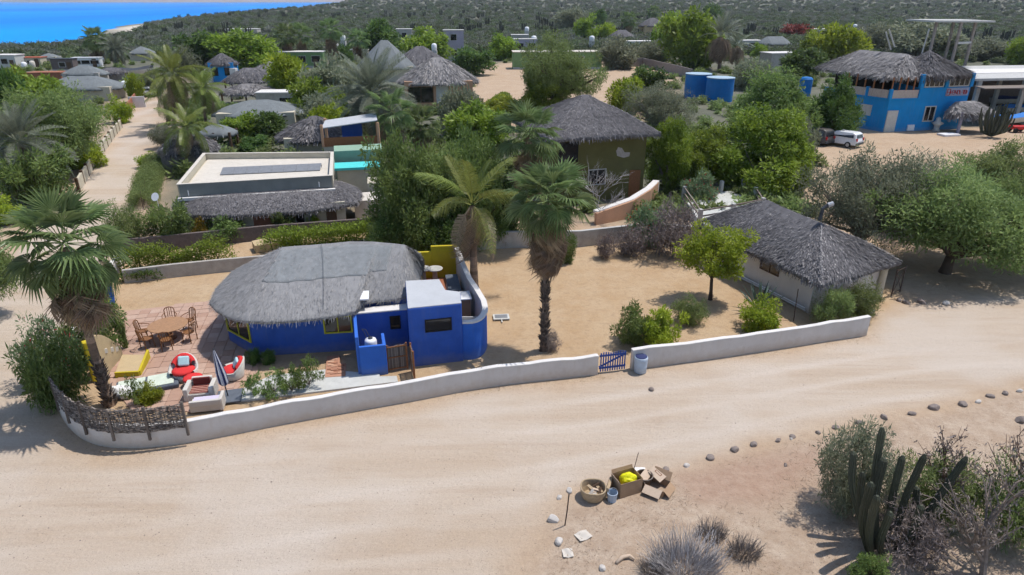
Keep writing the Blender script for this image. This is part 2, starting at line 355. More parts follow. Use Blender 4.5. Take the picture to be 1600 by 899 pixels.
class MB:
    """collects faces; build() links them as one mesh object (world coordinates unless local=True)"""
    def __init__(s): s.v = []; s.f = []; s.t = []
    def add(s, vs, fs, t=0.5):
        b = len(s.v); s.v += [tuple(p) for p in vs]
        for f in fs: s.f.append(tuple(b + i for i in f)); s.t.append(t)
        return s
    def box(s, x0, x1, y0, y1, z0, z1, t=0.5):
        return s.prism([(x0, y0), (x1, y0), (x1, y1), (x0, y1)], z0, z1, t)
    def obox(s, c, ang, lx, ly, z0, z1, t=0.5):
        ca, sa = math.cos(ang), math.sin(ang)
        P = [(c[0] + ca * a - sa * b, c[1] + sa * a + ca * b) for a, b in ((-lx/2, -ly/2), (lx/2, -ly/2), (lx/2, ly/2), (-lx/2, ly/2))]
        return s.prism(P, z0, z1, t)
    def prism(s, poly, z0, z1, t=0.5):
        a = sum(poly[i][0] * poly[(i + 1) % len(poly)][1] - poly[(i + 1) % len(poly)][0] * poly[i][1] for i in range(len(poly)))
        if a < 0: poly = poly[::-1]
        n = len(poly)
        z0s = z0 if hasattr(z0, '__len__') else [z0] * n
        z1s = z1 if hasattr(z1, '__len__') else [z1] * n
        if a < 0 and hasattr(z1, '__len__'): z1s = z1s[::-1]
        vs = [(p[0], p[1], z0s[i]) for i, p in enumerate(poly)] + [(p[0], p[1], z1s[i]) for i, p in enumerate(poly)]
        fs = [tuple(range(n))[::-1], tuple(range(n, 2 * n))] + [(i, (i + 1) % n, n + (i + 1) % n, n + i) for i in range(n)]
        return s.add(vs, fs, t)
    def bar(s, a, b, w, h=None, t=0.5):
        a = Vector(a); b = Vector(b); h = h or w
        d = (b - a).normalized(); up = Vector((0, 0, 1)) if abs(d.z) < 0.95 else Vector((0, 1, 0))
        x = d.cross(up).normalized() * w / 2; y = x.cross(d).normalized() * h / 2
        vs = [a - x - y, a + x - y, a + x + y, a - x + y, b - x - y, b + x - y, b + x + y, b - x + y]
        return s.add(vs, [(0, 3, 2, 1), (4, 5, 6, 7), (0, 1, 5, 4), (1, 2, 6, 5), (2, 3, 7, 6), (3, 0, 4, 7)], t)
    def tube(s, pts, rad, n=8, t=0.5, cap=True, star=0.0):
        pts = [Vector(p) for p in pts]; k = len(pts)
        rad = rad if hasattr(rad, '__len__') else [rad] * k
        vs = []; x = None
        for i, p in enumerate(pts):
            d = (pts[min(i + 1, k - 1)] - pts[max(i - 1, 0)]).normalized()
            if x is None:
                x = d.cross(Vector((0, 1, 0.01))); x = x if x.length > 0.1 else d.cross(Vector((1, 0, 0)))
            x = (x - d * x.dot(d)).normalized(); y = d.cross(x)
            for j in range(n):
                a = 2 * math.pi * j / n; r = rad[i] * (1 - star * (j % 2))
                vs.append(p + x * math.cos(a) * r + y * math.sin(a) * r)
        fs = [(i * n + j, i * n + (j + 1) % n, (i + 1) * n + (j + 1) % n, (i + 1) * n + j) for i in range(k - 1) for j in range(n)]
        if cap: fs += [tuple(range(n))[::-1], tuple(range((k - 1) * n, k * n))]
        return s.add(vs, fs, t)
    def lathe(s, prof, c=(0, 0, 0), n=20, t=0.5, cap=True, sx=1, sy=1):
        vs = [(c[0] + r * sx * math.cos(2 * math.pi * j / n), c[1] + r * sy * math.sin(2 * math.pi * j / n), c[2] + z) for r, z in prof for j in range(n)]
        k = len(prof)
        fs = [(i * n + j, i * n + (j + 1) % n, (i + 1) * n + (j + 1) % n, (i + 1) * n + j) for i in range(k - 1) for j in range(n)]
        if cap: fs += [tuple(range(n))[::-1], tuple(range((k - 1) * n, k * n))]
        return s.add(vs, fs, t)
    def line(s, pts, th, z0, z1, t=0.5, closed=False):
        """thick upright wall along a plan polyline with mitred joints"""
        P = [Vector((p[0], p[1])) for p in pts]; n = len(P); L = []; Rr = []
        for i in range(n):
            a = P[i - 1] if (i > 0 or closed) else P[i]; b = P[(i + 1) % n] if (i < n - 1 or closed) else P[i]
            d1 = (P[i] - a); d2 = (b - P[i])
            d1 = d1.normalized() if d1.length > 1e-6 else d2.normalized(); d2 = d2.normalized() if d2.length > 1e-6 else d1
            m = (d1 + d2).normalized(); nn = Vector((-m.y, m.x)); sc_ = th / 2 / max(0.4, abs(nn.dot(Vector((-d1.y, d1.x)))))
            L.append(P[i] + nn * sc_); Rr.append(P[i] - nn * sc_)
        zt = z1 if hasattr(z1, '__len__') else [z1] * n
        vs = []
        for i in range(n):
            vs += [(L[i].x, L[i].y, z0), (L[i].x, L[i].y, zt[i]), (Rr[i].x, Rr[i].y, zt[i]), (Rr[i].x, Rr[i].y, z0)]
        fs = []
        for i in range(n if closed else n - 1):
            a = i * 4; b = ((i + 1) % n) * 4
            fs += [(a, a + 1, b + 1, b), (a + 1, a + 2, b + 2, b + 1), (a + 2, a + 3, b + 3, b + 2)]
        if not closed: fs += [(0, 3, 2, 1), ((n - 1) * 4, (n - 1) * 4 + 1, (n - 1) * 4 + 2, (n - 1) * 4 + 3)]
        return s.add(vs, fs, t)
    def build(s, name, m, parent=None, smooth=False, bevel=0.0, local=False, fixn=False):
        me = bpy.data.meshes.new(name)
        off = Vector((0, 0, 0)) if local else root_of(parent)
        me.from_pydata([(p[0] - off.x, p[1] - off.y, p[2] - off.z) for p in s.v], [], s.f)
        a = me.attributes.new('tint', 'FLOAT', 'FACE'); a.data.foreach_set('value', np.array(s.t, dtype=np.float32))
        if smooth: me.polygons.foreach_set('use_smooth', [True] * len(me.polygons))
        me.update()
        if fixn:
            bm = bmesh.new(); bm.from_mesh(me); bmesh.ops.recalc_face_normals(bm, faces=bm.faces); bm.to_mesh(me); bm.free()
        o = link(name, me, m, parent)
        if bevel:
            b = o.modifiers.new('soft_edges', 'BEVEL'); b.width = bevel; b.segments = 2; b.limit_method = 'ANGLE'
        return o

def tag(o, label, cat, group=None):
    o['label'] = label; o['category'] = cat; o['kind'] = 'thing'
    if group: o['group'] = group
    return o
def kind(o, k): o['kind'] = k; return o
def empty(name, loc, rz=0.0):
    o = bpy.data.objects.new(name, None); o.empty_display_size = 0.2; col.objects.link(o)
    o.location = (loc[0], loc[1], loc[2] if len(loc) > 2 else 0.0); o.rotation_euler = (0, 0, rz)
    return o
def copy_tree(o, parent=None):
    c = o.copy(); col.objects.link(c); c.parent = parent
    for ch in list(o.children): copy_tree(ch, c)
    return c
def lerp(a, b, t): return tuple(a[i] + (b[i] - a[i]) * t for i in range(len(a)))
def chaikin(P, it=2, closed=False):
    for _ in range(it):
        Q = []
        n = len(P)
        if not closed: Q.append(P[0])
        for i in range(n if closed else n - 1):
            a, b = P[i], P[(i + 1) % n]
            Q += [lerp(a, b, 0.25), lerp(a, b, 0.75)]
        if not closed: Q.append(P[-1])
        P = Q
    return P
def resample(P, step, closed=False):
    Q = []; n = len(P)
    for i in range(n if closed else n - 1):
        a, b = P[i], P[(i + 1) % n]; L = math.dist(a, b); k = max(1, int(round(L / step)))
        Q += [lerp(a, b, j / k) for j in range(k)]
    if not closed: Q.append(P[-1])
    return Q

# ------------------------------------------------------------------ terrain, roads, sea
def sdf(poly, X, Y):
    """signed distance to a plan polygon, positive inside"""
    P = np.array(poly, dtype=float); d = np.full(X.shape, 1e18); ins = np.zeros(X.shape, bool)
    for i in range(len(P)):
        a = P[i]; b = P[(i + 1) % len(P)]; e = b - a; w0 = X - a[0]; w1 = Y - a[1]
        t = np.clip((w0 * e[0] + w1 * e[1]) / max(1e-9, e @ e), 0, 1)
        d = np.minimum(d, (w0 - t * e[0]) ** 2 + (w1 - t * e[1]) ** 2)
        c = (a[1] > Y) != (b[1] > Y)
        with np.errstate(divide='ignore', invalid='ignore'):
            ins ^= c & (X < (b[0] - a[0]) * (Y - a[1]) / (b[1] - a[1] + 1e-12) + a[0])
    return np.where(ins, 1, -1) * np.sqrt(d)
def sstep(x, a, b):
    t = np.clip((x - a) / (b - a), 0, 1); return t * t * (3 - 2 * t)

WALL_PX = [(985, 577), (1100, 562), (1230, 543), (1352, 523)]
WALL_L_PX = [(933, 584), (870, 591), (800, 599), (740, 607), (640, 627), (540, 644), (450, 660), (370, 676), (290, 691), (230, 698), (180, 698), (145, 691), (118, 674), (100, 650), (89, 622), (88, 600)]
ROAD = [G(985, 582), G(1352, 530), (19, 31.5), (24, 33), (40, 37), (80, 48), (80, 38), (45, 30), G(1600, 602), G(1500, 624), G(1380, 655), G(1220, 689), G(1150, 705), G(1075, 731), G(1000, 752), G(880, 780), G(850, 830), G(800, 899), (-2, 8), (-60, -2), (-60, 12), (-27, 18), (-28, 25), (-30, 33), (-33, 42),
        (-38.6, 57.5), (-52, 88), (-65, 118), (-78, 150), (-73, 150), (-60.2, 118), (-46.5, 88), (-32.8, 57.2), (-27, 44), (-24.4, 36), (-21, 28), (-19.6, 23.5), (-17.9, 21.4), (-16.2, 20.2), (-14.5, 19.6), (-12, 19.8), G(450, 666), G(640, 633), G(740, 613), G(870, 597)]
YARD = [G(985, 575), G(1352, 521), (22, 34), (20, 45), (9.6, 45), (-6, 46), (-24.9, 40.4), (-19, 24), (-17.5, 21.8), (-14.5, 20.2), (-8.7, 21.7), (-1.6, 24.2)]
RESTYARD = [(24, 36), (80, 42), (110, 60), (110, 96), (70, 86), (54, 84), (44, 90), (36, 78), (30, 62), (24, 50)]
LOT = [G(748, 160), G(758, 108), G(810, 100), G(1010, 96), G(1010, 125), G(960, 185), G(850, 195)]
SEA = [(-3000, 100), (-300, 200), G(0, 74), G(62, 68), G(120, 60), G(150, 53), G(165, 46), G(200, 38), G(275, 29), G(375, 23), G(470, 18.5), G(512, 15.5), G(525, 11), G(570, 7), G(640, 4.6), (-1000, 9000), (-9000, 12000), (-16000, 100)]
RED = [G(1060, 745), G(1150, 712), G(1290, 690), G(1300, 740), G(1200, 800), G(1090, 790)]
SCRUBFRONT = [G(850, 840), G(885, 785), G(1000, 757), G(1075, 735), G(1220, 692), G(1380, 658), G(1500, 627), G(1600, 605), (45, 30), (60, 33), (60, -10), (-2, -10), (-2, 8), G(800, 899)]

def axis(segs):
    out = []
    for a, b, n in segs: out += list(np.linspace(a, b, n, endpoint=False))
    out.append(segs[-1][1]); return np.array(out)
gx = np.unique(np.concatenate([-np.geomspace(40, 14000, 80)[::-1], np.linspace(-40, 45, 340), np.geomspace(45, 9000, 80)[1:]]))
gy = np.unique(np.concatenate([-np.geomspace(2, 60, 12)[::-1], np.linspace(0, 12, 20), np.linspace(12, 50, 190)[1:], np.geomspace(50, 130, 110)[1:], np.geomspace(130, 12000, 110)[1:]]))
GX, GY = np.meshgrid(gx, gy)
def land(X, Y):
    """height of the terrain"""
    r = np.hypot(X, Y); az = np.arctan2(X, Y)
    hill = sstep(az, -0.42, 0.0) * (sstep(r, 260, 2600) * 46 + sstep(r, 2600, 8000) * 160)
    lo = sstep(r, 160, 420) * (.8 + .8 * fbm(X, Y, 0.03, 3, 3)) * sstep(az, -0.9, -0.6) * 0.9
    s = sdf(SEA, X, Y) + 14 * fbm(X, Y, 0.02, 9, 3) * sstep(r, 200, 600)
    dune = np.exp(-((s + 60 + r * 0.02) / (40 + r * .02)) ** 2) * (1.5 + r * 0.004) * (0.6 + 0.6 * fbm(X, Y, 0.05, 4, 3)) * sstep(r, 200, 420)
    z = hill + lo + np.maximum(dune, 0)
    z = z * (1 - sstep(s, -40, 0)) - 3.0 * sstep(s, -8, 25)
    return z, s
Zt, SEAD = land(GX, GY)
near = 1 - sstep(np.hypot(GX, GY), 60, 110)
road_sd = sdf(ROAD, GX, GY)
road_m = sstep(road_sd + 0.55 * fbm(GX, GY, 0.9, 21, 3), -0.5, 1.1)
yard_sd = sdf(YARD, GX, GY)
sf = sdf(SCRUBFRONT, GX, GY)
relief = 0.022 * fbm(GX, GY, 1.1, 5, 4) + 0.035 * fbm(GX, GY, 0.35, 6, 2)
# road: wheel ruts running along it, a low berm at the scrub side
th = R(14)
RU = GX * math.cos(th) + GY * math.sin(th); RV = -GX * math.sin(th) + GY * math.cos(th) + 0.35 * np.sin(RU * 0.22)
ruts = 0.02 * np.sin(RV * 2.3) + 0.012 * np.sin(RV * 5.1 + 1)
relief = relief * (1 - 0.5 * road_m) + ruts * road_m
relief = np.where(yard_sd > 0, relief * 0.45, relief)
relief += 0.05 * sstep(sf, -0.5, 0.6) * (1 + fbm(GX, GY, 1.7, 8, 3))
Zt = Zt + relief * near
Zt -= 0.03 * near * sstep(yard_sd, 0.5, 1.5)
scrub_m = sstep(-np.maximum.reduce([road_sd, yard_sd, sdf(RESTYARD, GX, GY), sdf(LOT, GX, GY) * 0.5 + 1]) + 1.2 * fbm(GX, GY, 0.5, 14, 3), 0.5, 3.5) * sstep(GY, 34, 60)
red_m = sstep(sdf(RED, GX, GY) + 0.5 * fbm(GX, GY, 1.2, 15, 3), -0.7, 0.9)
sfm = sstep(sf + 0.4 * fbm(GX, GY, 1.4, 16, 3), -0.3, 0.8)
dune_m = sstep(-np.abs(SEAD + 25) + 30 + 25 * fbm(GX, GY, 0.035, 31, 3), 10, 30) * sstep(np.hypot(GX, GY), 380, 450)
nx, ny = len(gx), len(gy)
idx = np.arange(nx * ny).reshape(ny, nx)
quads = np.stack([idx[:-1, :-1], idx[:-1, 1:], idx[1:, 1:], idx[1:, :-1]], -1).reshape(-1, 4)
allV = np.stack([GX, GY, Zt], -1).reshape(-1, 3)
TRK = np.zeros_like(GX)
for c_, a_, ph_ in ((16.6, .35, 0), (18.2, .35, 0), (20.3, .3, 1.7), (21.9, .3, 1.7), (13.4, .4, 3), (15.0, .4, 3)): TRK = np.maximum(TRK, np.exp(-((RV - c_ - a_ * np.sin(RU * .13 + ph_)) / .24) ** 2))
TRK = TRK * np.clip(.6 + .8 * fbm(GX, GY, .5, 55, 3), 0, 1) * road_m * (np.abs(GX) < 44) * (GY < 45)
Zt = Zt - .018 * TRK
allV[:, 2] = Zt.ravel()
ATT = {'track': TRK.ravel(), 'road': road_m.ravel(), 'scrub': scrub_m.ravel(), 'red': red_m.ravel(), 'litter': sfm.ravel(), 'dune': dune_m.ravel(),
       'yard': sstep(yard_sd, -0.2, 0.4).ravel()}

def ground_material():
    m, n, l, b = _mat('sand_and_soil')
    def node(t, **k):
        x = n.new(t)
        for a, v in k.items(): setattr(x, a, v)
        return x
    tc = node('ShaderNodeTexCoord'); P = tc.outputs['Object']
    def noise(scale, detail=6, rough=0.6, vec=None):
        x = node('ShaderNodeTexNoise'); x.inputs['Scale'].default_value = scale; x.inputs['Detail'].default_value = detail
        x.inputs['Roughness'].default_value = rough; l.new(vec or P, x.inputs['Vector']); return x.outputs[0]
    def rng(v, a, b_, c=0., d=1.):
        x = node('ShaderNodeMapRange'); x.inputs[1].default_value = a; x.inputs[2].default_value = b_
        x.inputs[3].default_value = c; x.inputs[4].default_value = d; l.new(v, x.inputs[0]); return x.outputs[0]
    def mix(f, a, c):
        x = node('ShaderNodeMix', data_type='RGBA')
        for i, v in ((0, f), (6, a), (7, c)):
            if isinstance(v, tuple): x.inputs[i].default_value = (*v, 1)
            elif isinstance(v, float): x.inputs[i].default_value = v
            else: l.new(v, x.inputs[i])
        return x.outputs[2]
    def att(k):
        x = node('ShaderNodeAttribute'); x.attribute_name = k; return x.outputs['Fac']
    def mul(a, c):
        x = node('ShaderNodeMath', operation='MULTIPLY')
        for i, v in ((0, a), (1, c)):
            if isinstance(v, float): x.inputs[i].default_value = v
            else: l.new(v, x.inputs[i])
        return x.outputs[0]
    mp = node('ShaderNodeMapping'); mp.inputs['Rotation'].default_value = (0, 0, -R(13)); mp.inputs['Scale'].default_value = (0.09, 1, 1)
    l.new(P, mp.inputs[0])
    sand = mix(rng(noise(0.35, 8, 0.7), 0.35, 0.68), (0.41, 0.295, 0.2), (0.47, 0.36, 0.26))
    sand = mix(rng(noise(2.2, 8, 0.72), 0.5, 0.72), sand, (0.34, 0.24, 0.165))
    yard = mix(rng(noise(0.5, 8, 0.7), 0.35, 0.68), (0.41, 0.28, 0.165), (0.475, 0.355, 0.235))
    yard = mix(mul(rng(noise(3.1, 8, 0.75), 0.5, 0.75), 0.8), yard, (0.3, 0.205, 0.13))
    sand = mix(att('yard'), sand, yard)
    rd = mix(rng(noise(0.5, 8, 0.65, mp.outputs[0]), 0.35, 0.66), (0.43, 0.335, 0.25), (0.5, 0.42, 0.345))
    rd = mix(mul(rng(noise(1.6, 8, 0.7, mp.outputs[0]), 0.52, 0.7), 0.5), rd, (0.37, 0.28, 0.205))
    rd = mix(mul(rng(noise(0.16, 4, 0.5), 0.48, 0.62), 0.6), rd, (0.51, 0.44, 0.375))
    rd = mix(mul(att('track'), 0.5), rd, (0.56, 0.49, 0.425))
    c = mix(att('road'), sand, rd)
    lit = mix(rng(noise(1.3, 9, 0.75), 0.4, 0.65), (0.37, 0.275, 0.2), (0.47, 0.375, 0.29))
    lit = mix(mul(rng(noise(6.0, 8, 0.8), 0.52, 0.7), 0.7), lit, (0.24, 0.165, 0.12))
    c = mix(att('litter'), c, lit)
    c = mix(mul(att('red'), 0.85), c, mix(rng(noise(3.0, 8, 0.75), 0.4, 0.65), (0.33, 0.215, 0.155), (0.42, 0.3, 0.225)))
    scr = mix(rng(noise(0.12, 8, 0.7), 0.4, 0.62), (0.11, 0.115, 0.085), (0.165, 0.158, 0.12))
    c = mix(att('scrub'), c, scr)
    c = mix(att('dune'), c, (0.62, 0.55, 0.46))
    # specks: pebbles, dry crumbs
    vo = node('ShaderNodeTexVoronoi'); vo.inputs['Scale'].default_value = 5.0; l.new(P, vo.inputs['Vector'])
    sp = mul(rng(vo.outputs['Distance'], 0.06, 0.13, 1, 0), rng(noise(1.1, 3), 0.5, 0.6))
    c = mix(mul(sp, 0.45), c, (0.2, 0.15, 0.12))
    hs = node('ShaderNodeHueSaturation'); hs.inputs['Saturation'].default_value = 1.02; l.new(c, hs.inputs['Color'])
    l.new(rng(noise(22, 6, 0.7), 0.3, 0.7, 0.87, 1.1), hs.inputs['Value'])
    l.new(hs.outputs[0], b.inputs['Base Color'])
    b.inputs['Roughness'].default_value = 0.95; b.inputs['Specular IOR Level'].default_value = 0.1
    bp = node('ShaderNodeBump'); bp.inputs['Strength'].default_value = 0.9; bp.inputs['Distance'].default_value = 0.07
    ad = node('ShaderNodeMath', operation='ADD'); l.new(noise(5, 10, 0.75), ad.inputs[0]); l.new(mul(noise(1.2, 8, 0.65, mp.outputs[0]), 0.8), ad.inputs[1])
    l.new(ad.outputs[0], bp.inputs['Height']); l.new(bp.outputs[0], b.inputs['Normal'])
    return m
M_GROUND = ground_material()

def ground_piece(name, sel):
    q = quads[sel]; used = np.unique(q); re = np.full(len(allV), -1); re[used] = np.arange(len(used))
    me = np_mesh(name, allV[used], re[q])
    for k, v in ATT.items():
        a = me.attributes.new(k, 'FLOAT', 'POINT'); a.data.foreach_set('value', v[used].astype(np.float32))
    me.polygons.foreach_set('use_smooth', [True] * len(me.polygons))
    return kind(link(name, me, M_GROUND), 'structure')
qc_x = allV[quads, 0].mean(1); qc_y = allV[quads, 1].mean(1)
qroad = ATT['road'][quads].mean(1) > 0.5
qyard = (yard_sd.ravel()[quads].mean(1) > 0) & ~qroad
lane = qroad & (qc_y > 42) & (qc_x < -20)
ground_piece('ground', ~qroad & ~qyard)
ground_piece('dirt_road', qroad & ~lane)
ground_piece('sand_lane', lane)
ground_piece('sand_yard', qyard)

def ground_z(x, y):
    """height of the built sheet at a plan point"""
    i = int(np.clip(np.searchsorted(gx, x) - 1, 0, nx - 2)); j = int(np.clip(np.searchsorted(gy, y) - 1, 0, ny - 2))
    a = (x - gx[i]) / (gx[i + 1] - gx[i]); b = (y - gy[j]) / (gy[j + 1] - gy[j])
    return float(Zt[j, i] * (1 - a) * (1 - b) + Zt[j, i + 1] * a * (1 - b) + Zt[j + 1, i] * (1 - a) * b + Zt[j + 1, i + 1] * a * b)

def sea_material():
    m, n, l, b = _mat('sea_water')
    tc = n.new('ShaderNodeTexCoord')
    mp = n.new('ShaderNodeMapping'); mp.inputs['Scale'].default_value = (0.004, 0.0012, 1); l.new(tc.outputs['Object'], mp.inputs[0])
    nz = n.new('ShaderNodeTexNoise'); nz.inputs['Scale'].default_value = 1; nz.inputs['Detail'].default_value = 5; l.new(mp.outputs[0], nz.inputs[0])
    rp = n.new('ShaderNodeValToRGB'); rp.color_ramp.elements[0].position = 0.35; rp.color_ramp.elements[1].position = 0.65
    rp.color_ramp.elements[0].color = (0.0, 0.17, 0.6, 1); rp.color_ramp.elements[1].color = (0.0, 0.27, 0.72, 1)
    l.new(nz.outputs[0], rp.inputs[0]); l.new(rp.outputs[0], b.inputs['Base Color'])
    b.inputs['Roughness'].default_value = 0.5; b.inputs['Specular IOR Level'].default_value = 0.02
    n2 = n.new('ShaderNodeTexNoise'); n2.inputs['Scale'].default_value = 0.25; n2.inputs['Detail'].default_value = 4; l.new(tc.outputs['Object'], n2.inputs[0])
    bp = n.new('ShaderNodeBump'); bp.inputs['Strength'].default_value = 0.5; bp.inputs['Distance'].default_value = 1.0
    l.new(n2.outputs[0], bp.inputs['Height']); l.new(bp.outputs[0], b.inputs['Normal'])
    return m
me = np_mesh('sea', [(-15000, 60, -0.6), (4000, 60, -0.6), (4000, 15000, -0.6), (-15000, 15000, -0.6)], [(0, 1, 2, 3)])
kind(link('sea', me, sea_material()), 'structure')
# the far shore across the bay
M_FARHILL = mat('far_shore_rock', (0.3, 0.23, 0.2), 0.95, 0.25, 0.004, stain=(0.2, 0.17, 0.16))
hx = np.linspace(-5700, 500, 240); prof = np.clip(14 + 26 * sstep(hx, -5600, -3800) + 60 * sstep(hx, -3200, -500) + 14 * fbm(hx, hx * 0, 0.004, 44, 4), 3, 400) * sstep(hx, -5700, -5450)
V = []; 
for x, p in zip(hx, prof): V += [(x, 8100, -2), (x, 8160, p * 0.25), (x, 8400, p * 0.7), (x, 8900, p), (x, 9600, -5)]
n5 = len(hx)
Q = [(i * 5 + j, (i + 1) * 5 + j, (i + 1) * 5 + j + 1, i * 5 + j + 1) for i in range(n5 - 1) for j in range(4)]
me = np_mesh('far_shore_hills', V, Q); me.polygons.foreach_set('use_smooth', [True] * len(me.polygons))
kind(link('far_shore_hills', me, M_FARHILL), 'structure')

# ------------------------------------------------------------------ foliage generators
def leaf_quads(c, d, nrm, L, W, bend=None):
    """leaf-shaped quads: base, two shoulders, tip"""
    s = np.cross(d, nrm); s /= np.linalg.norm(s, axis=1, keepdims=True) + 1e-9
    L = L[:, None]; W = W[:, None]
    v = np.stack([c, c + d * L * 0.5 + s * W * 0.5, c + d * L, c + d * L * 0.5 - s * W * 0.5], 1)
    n = len(c); f = np.arange(n * 4).reshape(n, 4)
    return v.reshape(-1, 3), f
def unit(a): return a / (np.linalg.norm(a, axis=1, keepdims=True) + 1e-9)
def crown_mesh(name, seed, ncl, per, L, W, h0, h1, clump=0.22, shell=0.45, flat=0.75, up=0.3, lump=0.18, spread=0.5, lo=-0.35):
    """unit-radius crown between heights h0 and h1: leaf clumps spread through its volume; returns mesh and clump centres"""
    rs = np.random.RandomState(seed)
    cz = (h0 + h1) / 2; rz = (h1 - h0) / 2
    C = []; lob = rs.normal(size=(9, 3)); lob[:, 2] = np.abs(lob[:, 2]) * 0.8 - 0.15; lob = unit(lob); lw = rs.uniform(0.75, 1.15, 9)
    while len(C) < ncl:
        d = rs.normal(size=3); d /= np.linalg.norm(d)
        if d[2] < lo: continue
        rr = (shell + (1 - shell) * rs.uniform() ** 0.6) * (1 - clump * 0.6)
        rr *= 1 + lump * float(fbm(np.array(d[0] * 2.0), np.array(d[1] * 2.0 + d[2]), 2.0, seed + 5, 2))
        rr *= 0.55 + 0.5 * float(np.max(lw * np.exp(-(np.arccos(np.clip(lob @ d, -1, 1)) / 0.55) ** 2)))
        C.append((d[0] * rr, d[1] * rr, cz + d[2] * rr * rz))
    C = np.array(C); C[:, :2] *= (1 - clump * 0.55) / np.percentile(np.hypot(C[:, 0], C[:, 1]), 96); C[:, 2] = h0 + clump * .35 + (C[:, 2] - C[:, 2].min()) * (h1 - h0 - clump * .7) / (C[:, 2].max() - C[:, 2].min())
    n = ncl * per; ci = np.repeat(np.arange(ncl), per)
    cr = clump * rs.uniform(0.6, 1.35, ncl)
    off = unit(rs.normal(size=(n, 3))); rad = rs.uniform(0.15, 1, n) ** 0.55
    pos = C[ci] + off * (rad * cr[ci])[:, None] * np.array([1, 1, flat])
    d = unit(off * 0.8 + rs.normal(size=(n, 3)) * spread + np.array([0, 0, up * 0.3 - 0.1]))
    d = unit(d * [1, 1, 0.7]); nr = unit(rs.normal(size=(n, 3)) + np.array([0, 0, 1.7]))
    Ls = L * rs.uniform(0.45, 1.6, n); Ws = W * rs.uniform(0.7, 1.3, n)
    V, F = leaf_quads(pos, d, nr, Ls, Ws)
    ct = rs.uniform(0.2, 0.72, ncl)
    t = np.clip(ct[ci] + rs.normal(size=n) * 0.17, 0, 0.96)
    return V, F, t, C
def limbs(mb, C, h0, trunk_r, rs, top=None, n=14, sag=0.0):
    """trunk and limbs reaching into the clumps"""
    t0 = Vector((rs.uniform(-.05, .05), rs.uniform(-.05, .05), h0 * 0.75))
    mb.tube([(0, 0, -0.06), (t0.x * 0.3, t0.y * 0.6, h0 * 0.3), t0], [trunk_r * 1.5, trunk_r * 1.05, trunk_r * 0.9], 9)
    sel = rs.permutation(len(C))[:n]
    for k in sel:
        c = Vector(C[k]); m = t0.lerp(c, 0.5) + Vector((rs.uniform(-.08, .08), rs.uniform(-.08, .08), rs.uniform(-0.02, .1)))
        mb.tube([t0, t0.lerp(m, 0.5) + Vector((0, 0, 0.03)), m, c], [trunk_r * 0.62, trunk_r * 0.45, trunk_r * 0.28, trunk_r * 0.08], 5, cap=False)
PROTO = {}
def proto(kindname, seeds, leaf, bark, trunk_r, nl=14, flowers=0.0, **kw):
    for i, sd in enumerate(seeds):
        V, F, t, C = crown_mesh(kindname, sd, **kw)
        rs = np.random.RandomState(sd + 99)
        if flowers:
            t = np.where(rs.uniform(size=len(t)) < flowers, 1.0, t)
        me = np_mesh(kindname + '_crown', V, F, t); me.materials.append(leaf)
        mb = MB(); limbs(mb, C, kw['h0'] if kw['h0'] > 0.12 else 0.2, trunk_r, rs, n=nl)
        tm = bpy.data.meshes.new(kindname + '_trunk'); tm.from_pydata(mb.v, [], mb.f); tm.materials.append(bark)
        tm.polygons.foreach_set('use_smooth', [True] * len(tm.polygons)); tm.update()
        PROTO.setdefault(kindname, []).append((tm, me, kw['h1'], leaf))
proto('mesquite', (1, 2), L_MESQ, M_BARK, 0.055, 60, ncl=210, per=200, L=0.044, W=0.014, h0=0.24, h1=1.02, clump=0.17, shell=0.35, flat=0.6, spread=0.7, lo=-0.45)
proto('grey_mesquite', (3, 4), L_MESQG, M_BARKG, 0.04, 70, ncl=150, per=170, L=0.046, W=0.013, h0=0.12, h1=1.05, clump=0.18, shell=0.3, flat=0.7, spread=0.7, lo=-0.6)
proto('neem', (5, 6), L_NEEM, M_BARKG, 0.05, 18, ncl=130, per=230, L=0.062, W=0.026, h0=0.12, h1=1.35, clump=0.17, shell=0.55, flat=0.75, spread=0.5, lo=-0.6)
proto('dense', (7, 8), L_DARK, M_BARK, 0.06, 14, ncl=140, per=200, L=0.068, W=0.03, h0=0.05, h1=1.4, clump=0.2, shell=0.5, lo=-0.7)
proto('green', (9, 10), L_GREEN, M_BARK, 0.05, 14, ncl=120, per=190, L=0.068, W=0.028, h0=0.08, h1=1.3, clump=0.21, shell=0.5, lo=-0.7)
proto('lime', (11,), L_LIME, M_BARK, 0.05, 16, ncl=70, per=150, L=0.085, W=0.034, h0=0.7, h1=1.75, clump=0.24, shell=0.4, flat=0.6, lo=-0.5)
proto('lime_bush', (12, 13), L_LIME, M_BARK, 0.04, 10, ncl=60, per=120, L=0.12, W=0.045, h0=0.02, h1=1.15, clump=0.22, shell=0.45, lo=-0.97)
proto('bush', (14, 15, 16), L_GREEN, M_BARK, 0.035, 10, ncl=55, per=110, L=0.115, W=0.04, h0=0.02, h1=1.05, clump=0.22, shell=0.4, lo=-0.97)
proto('dark_bush', (17, 18), L_DARK, M_BARK, 0.035, 10, ncl=60, per=120, L=0.115, W=0.04, h0=0.02, h1=1.05, clump=0.25, shell=0.4, lo=-0.97)
proto('fine_bush', (19, 20), L_MESQ, M_BARKG, 0.03, 16, ncl=90, per=110, L=0.09, W=0.02, h0=0.02, h1=1.05, clump=0.22, shell=0.3, lo=-0.97, spread=0.8)
proto('grey_bush', (21, 22), L_MESQG, M_BARKG, 0.03, 18, ncl=100, per=120, L=0.085, W=0.02, h0=0.02, h1=1.0, clump=0.22, shell=0.3, lo=-0.97, spread=0.8)
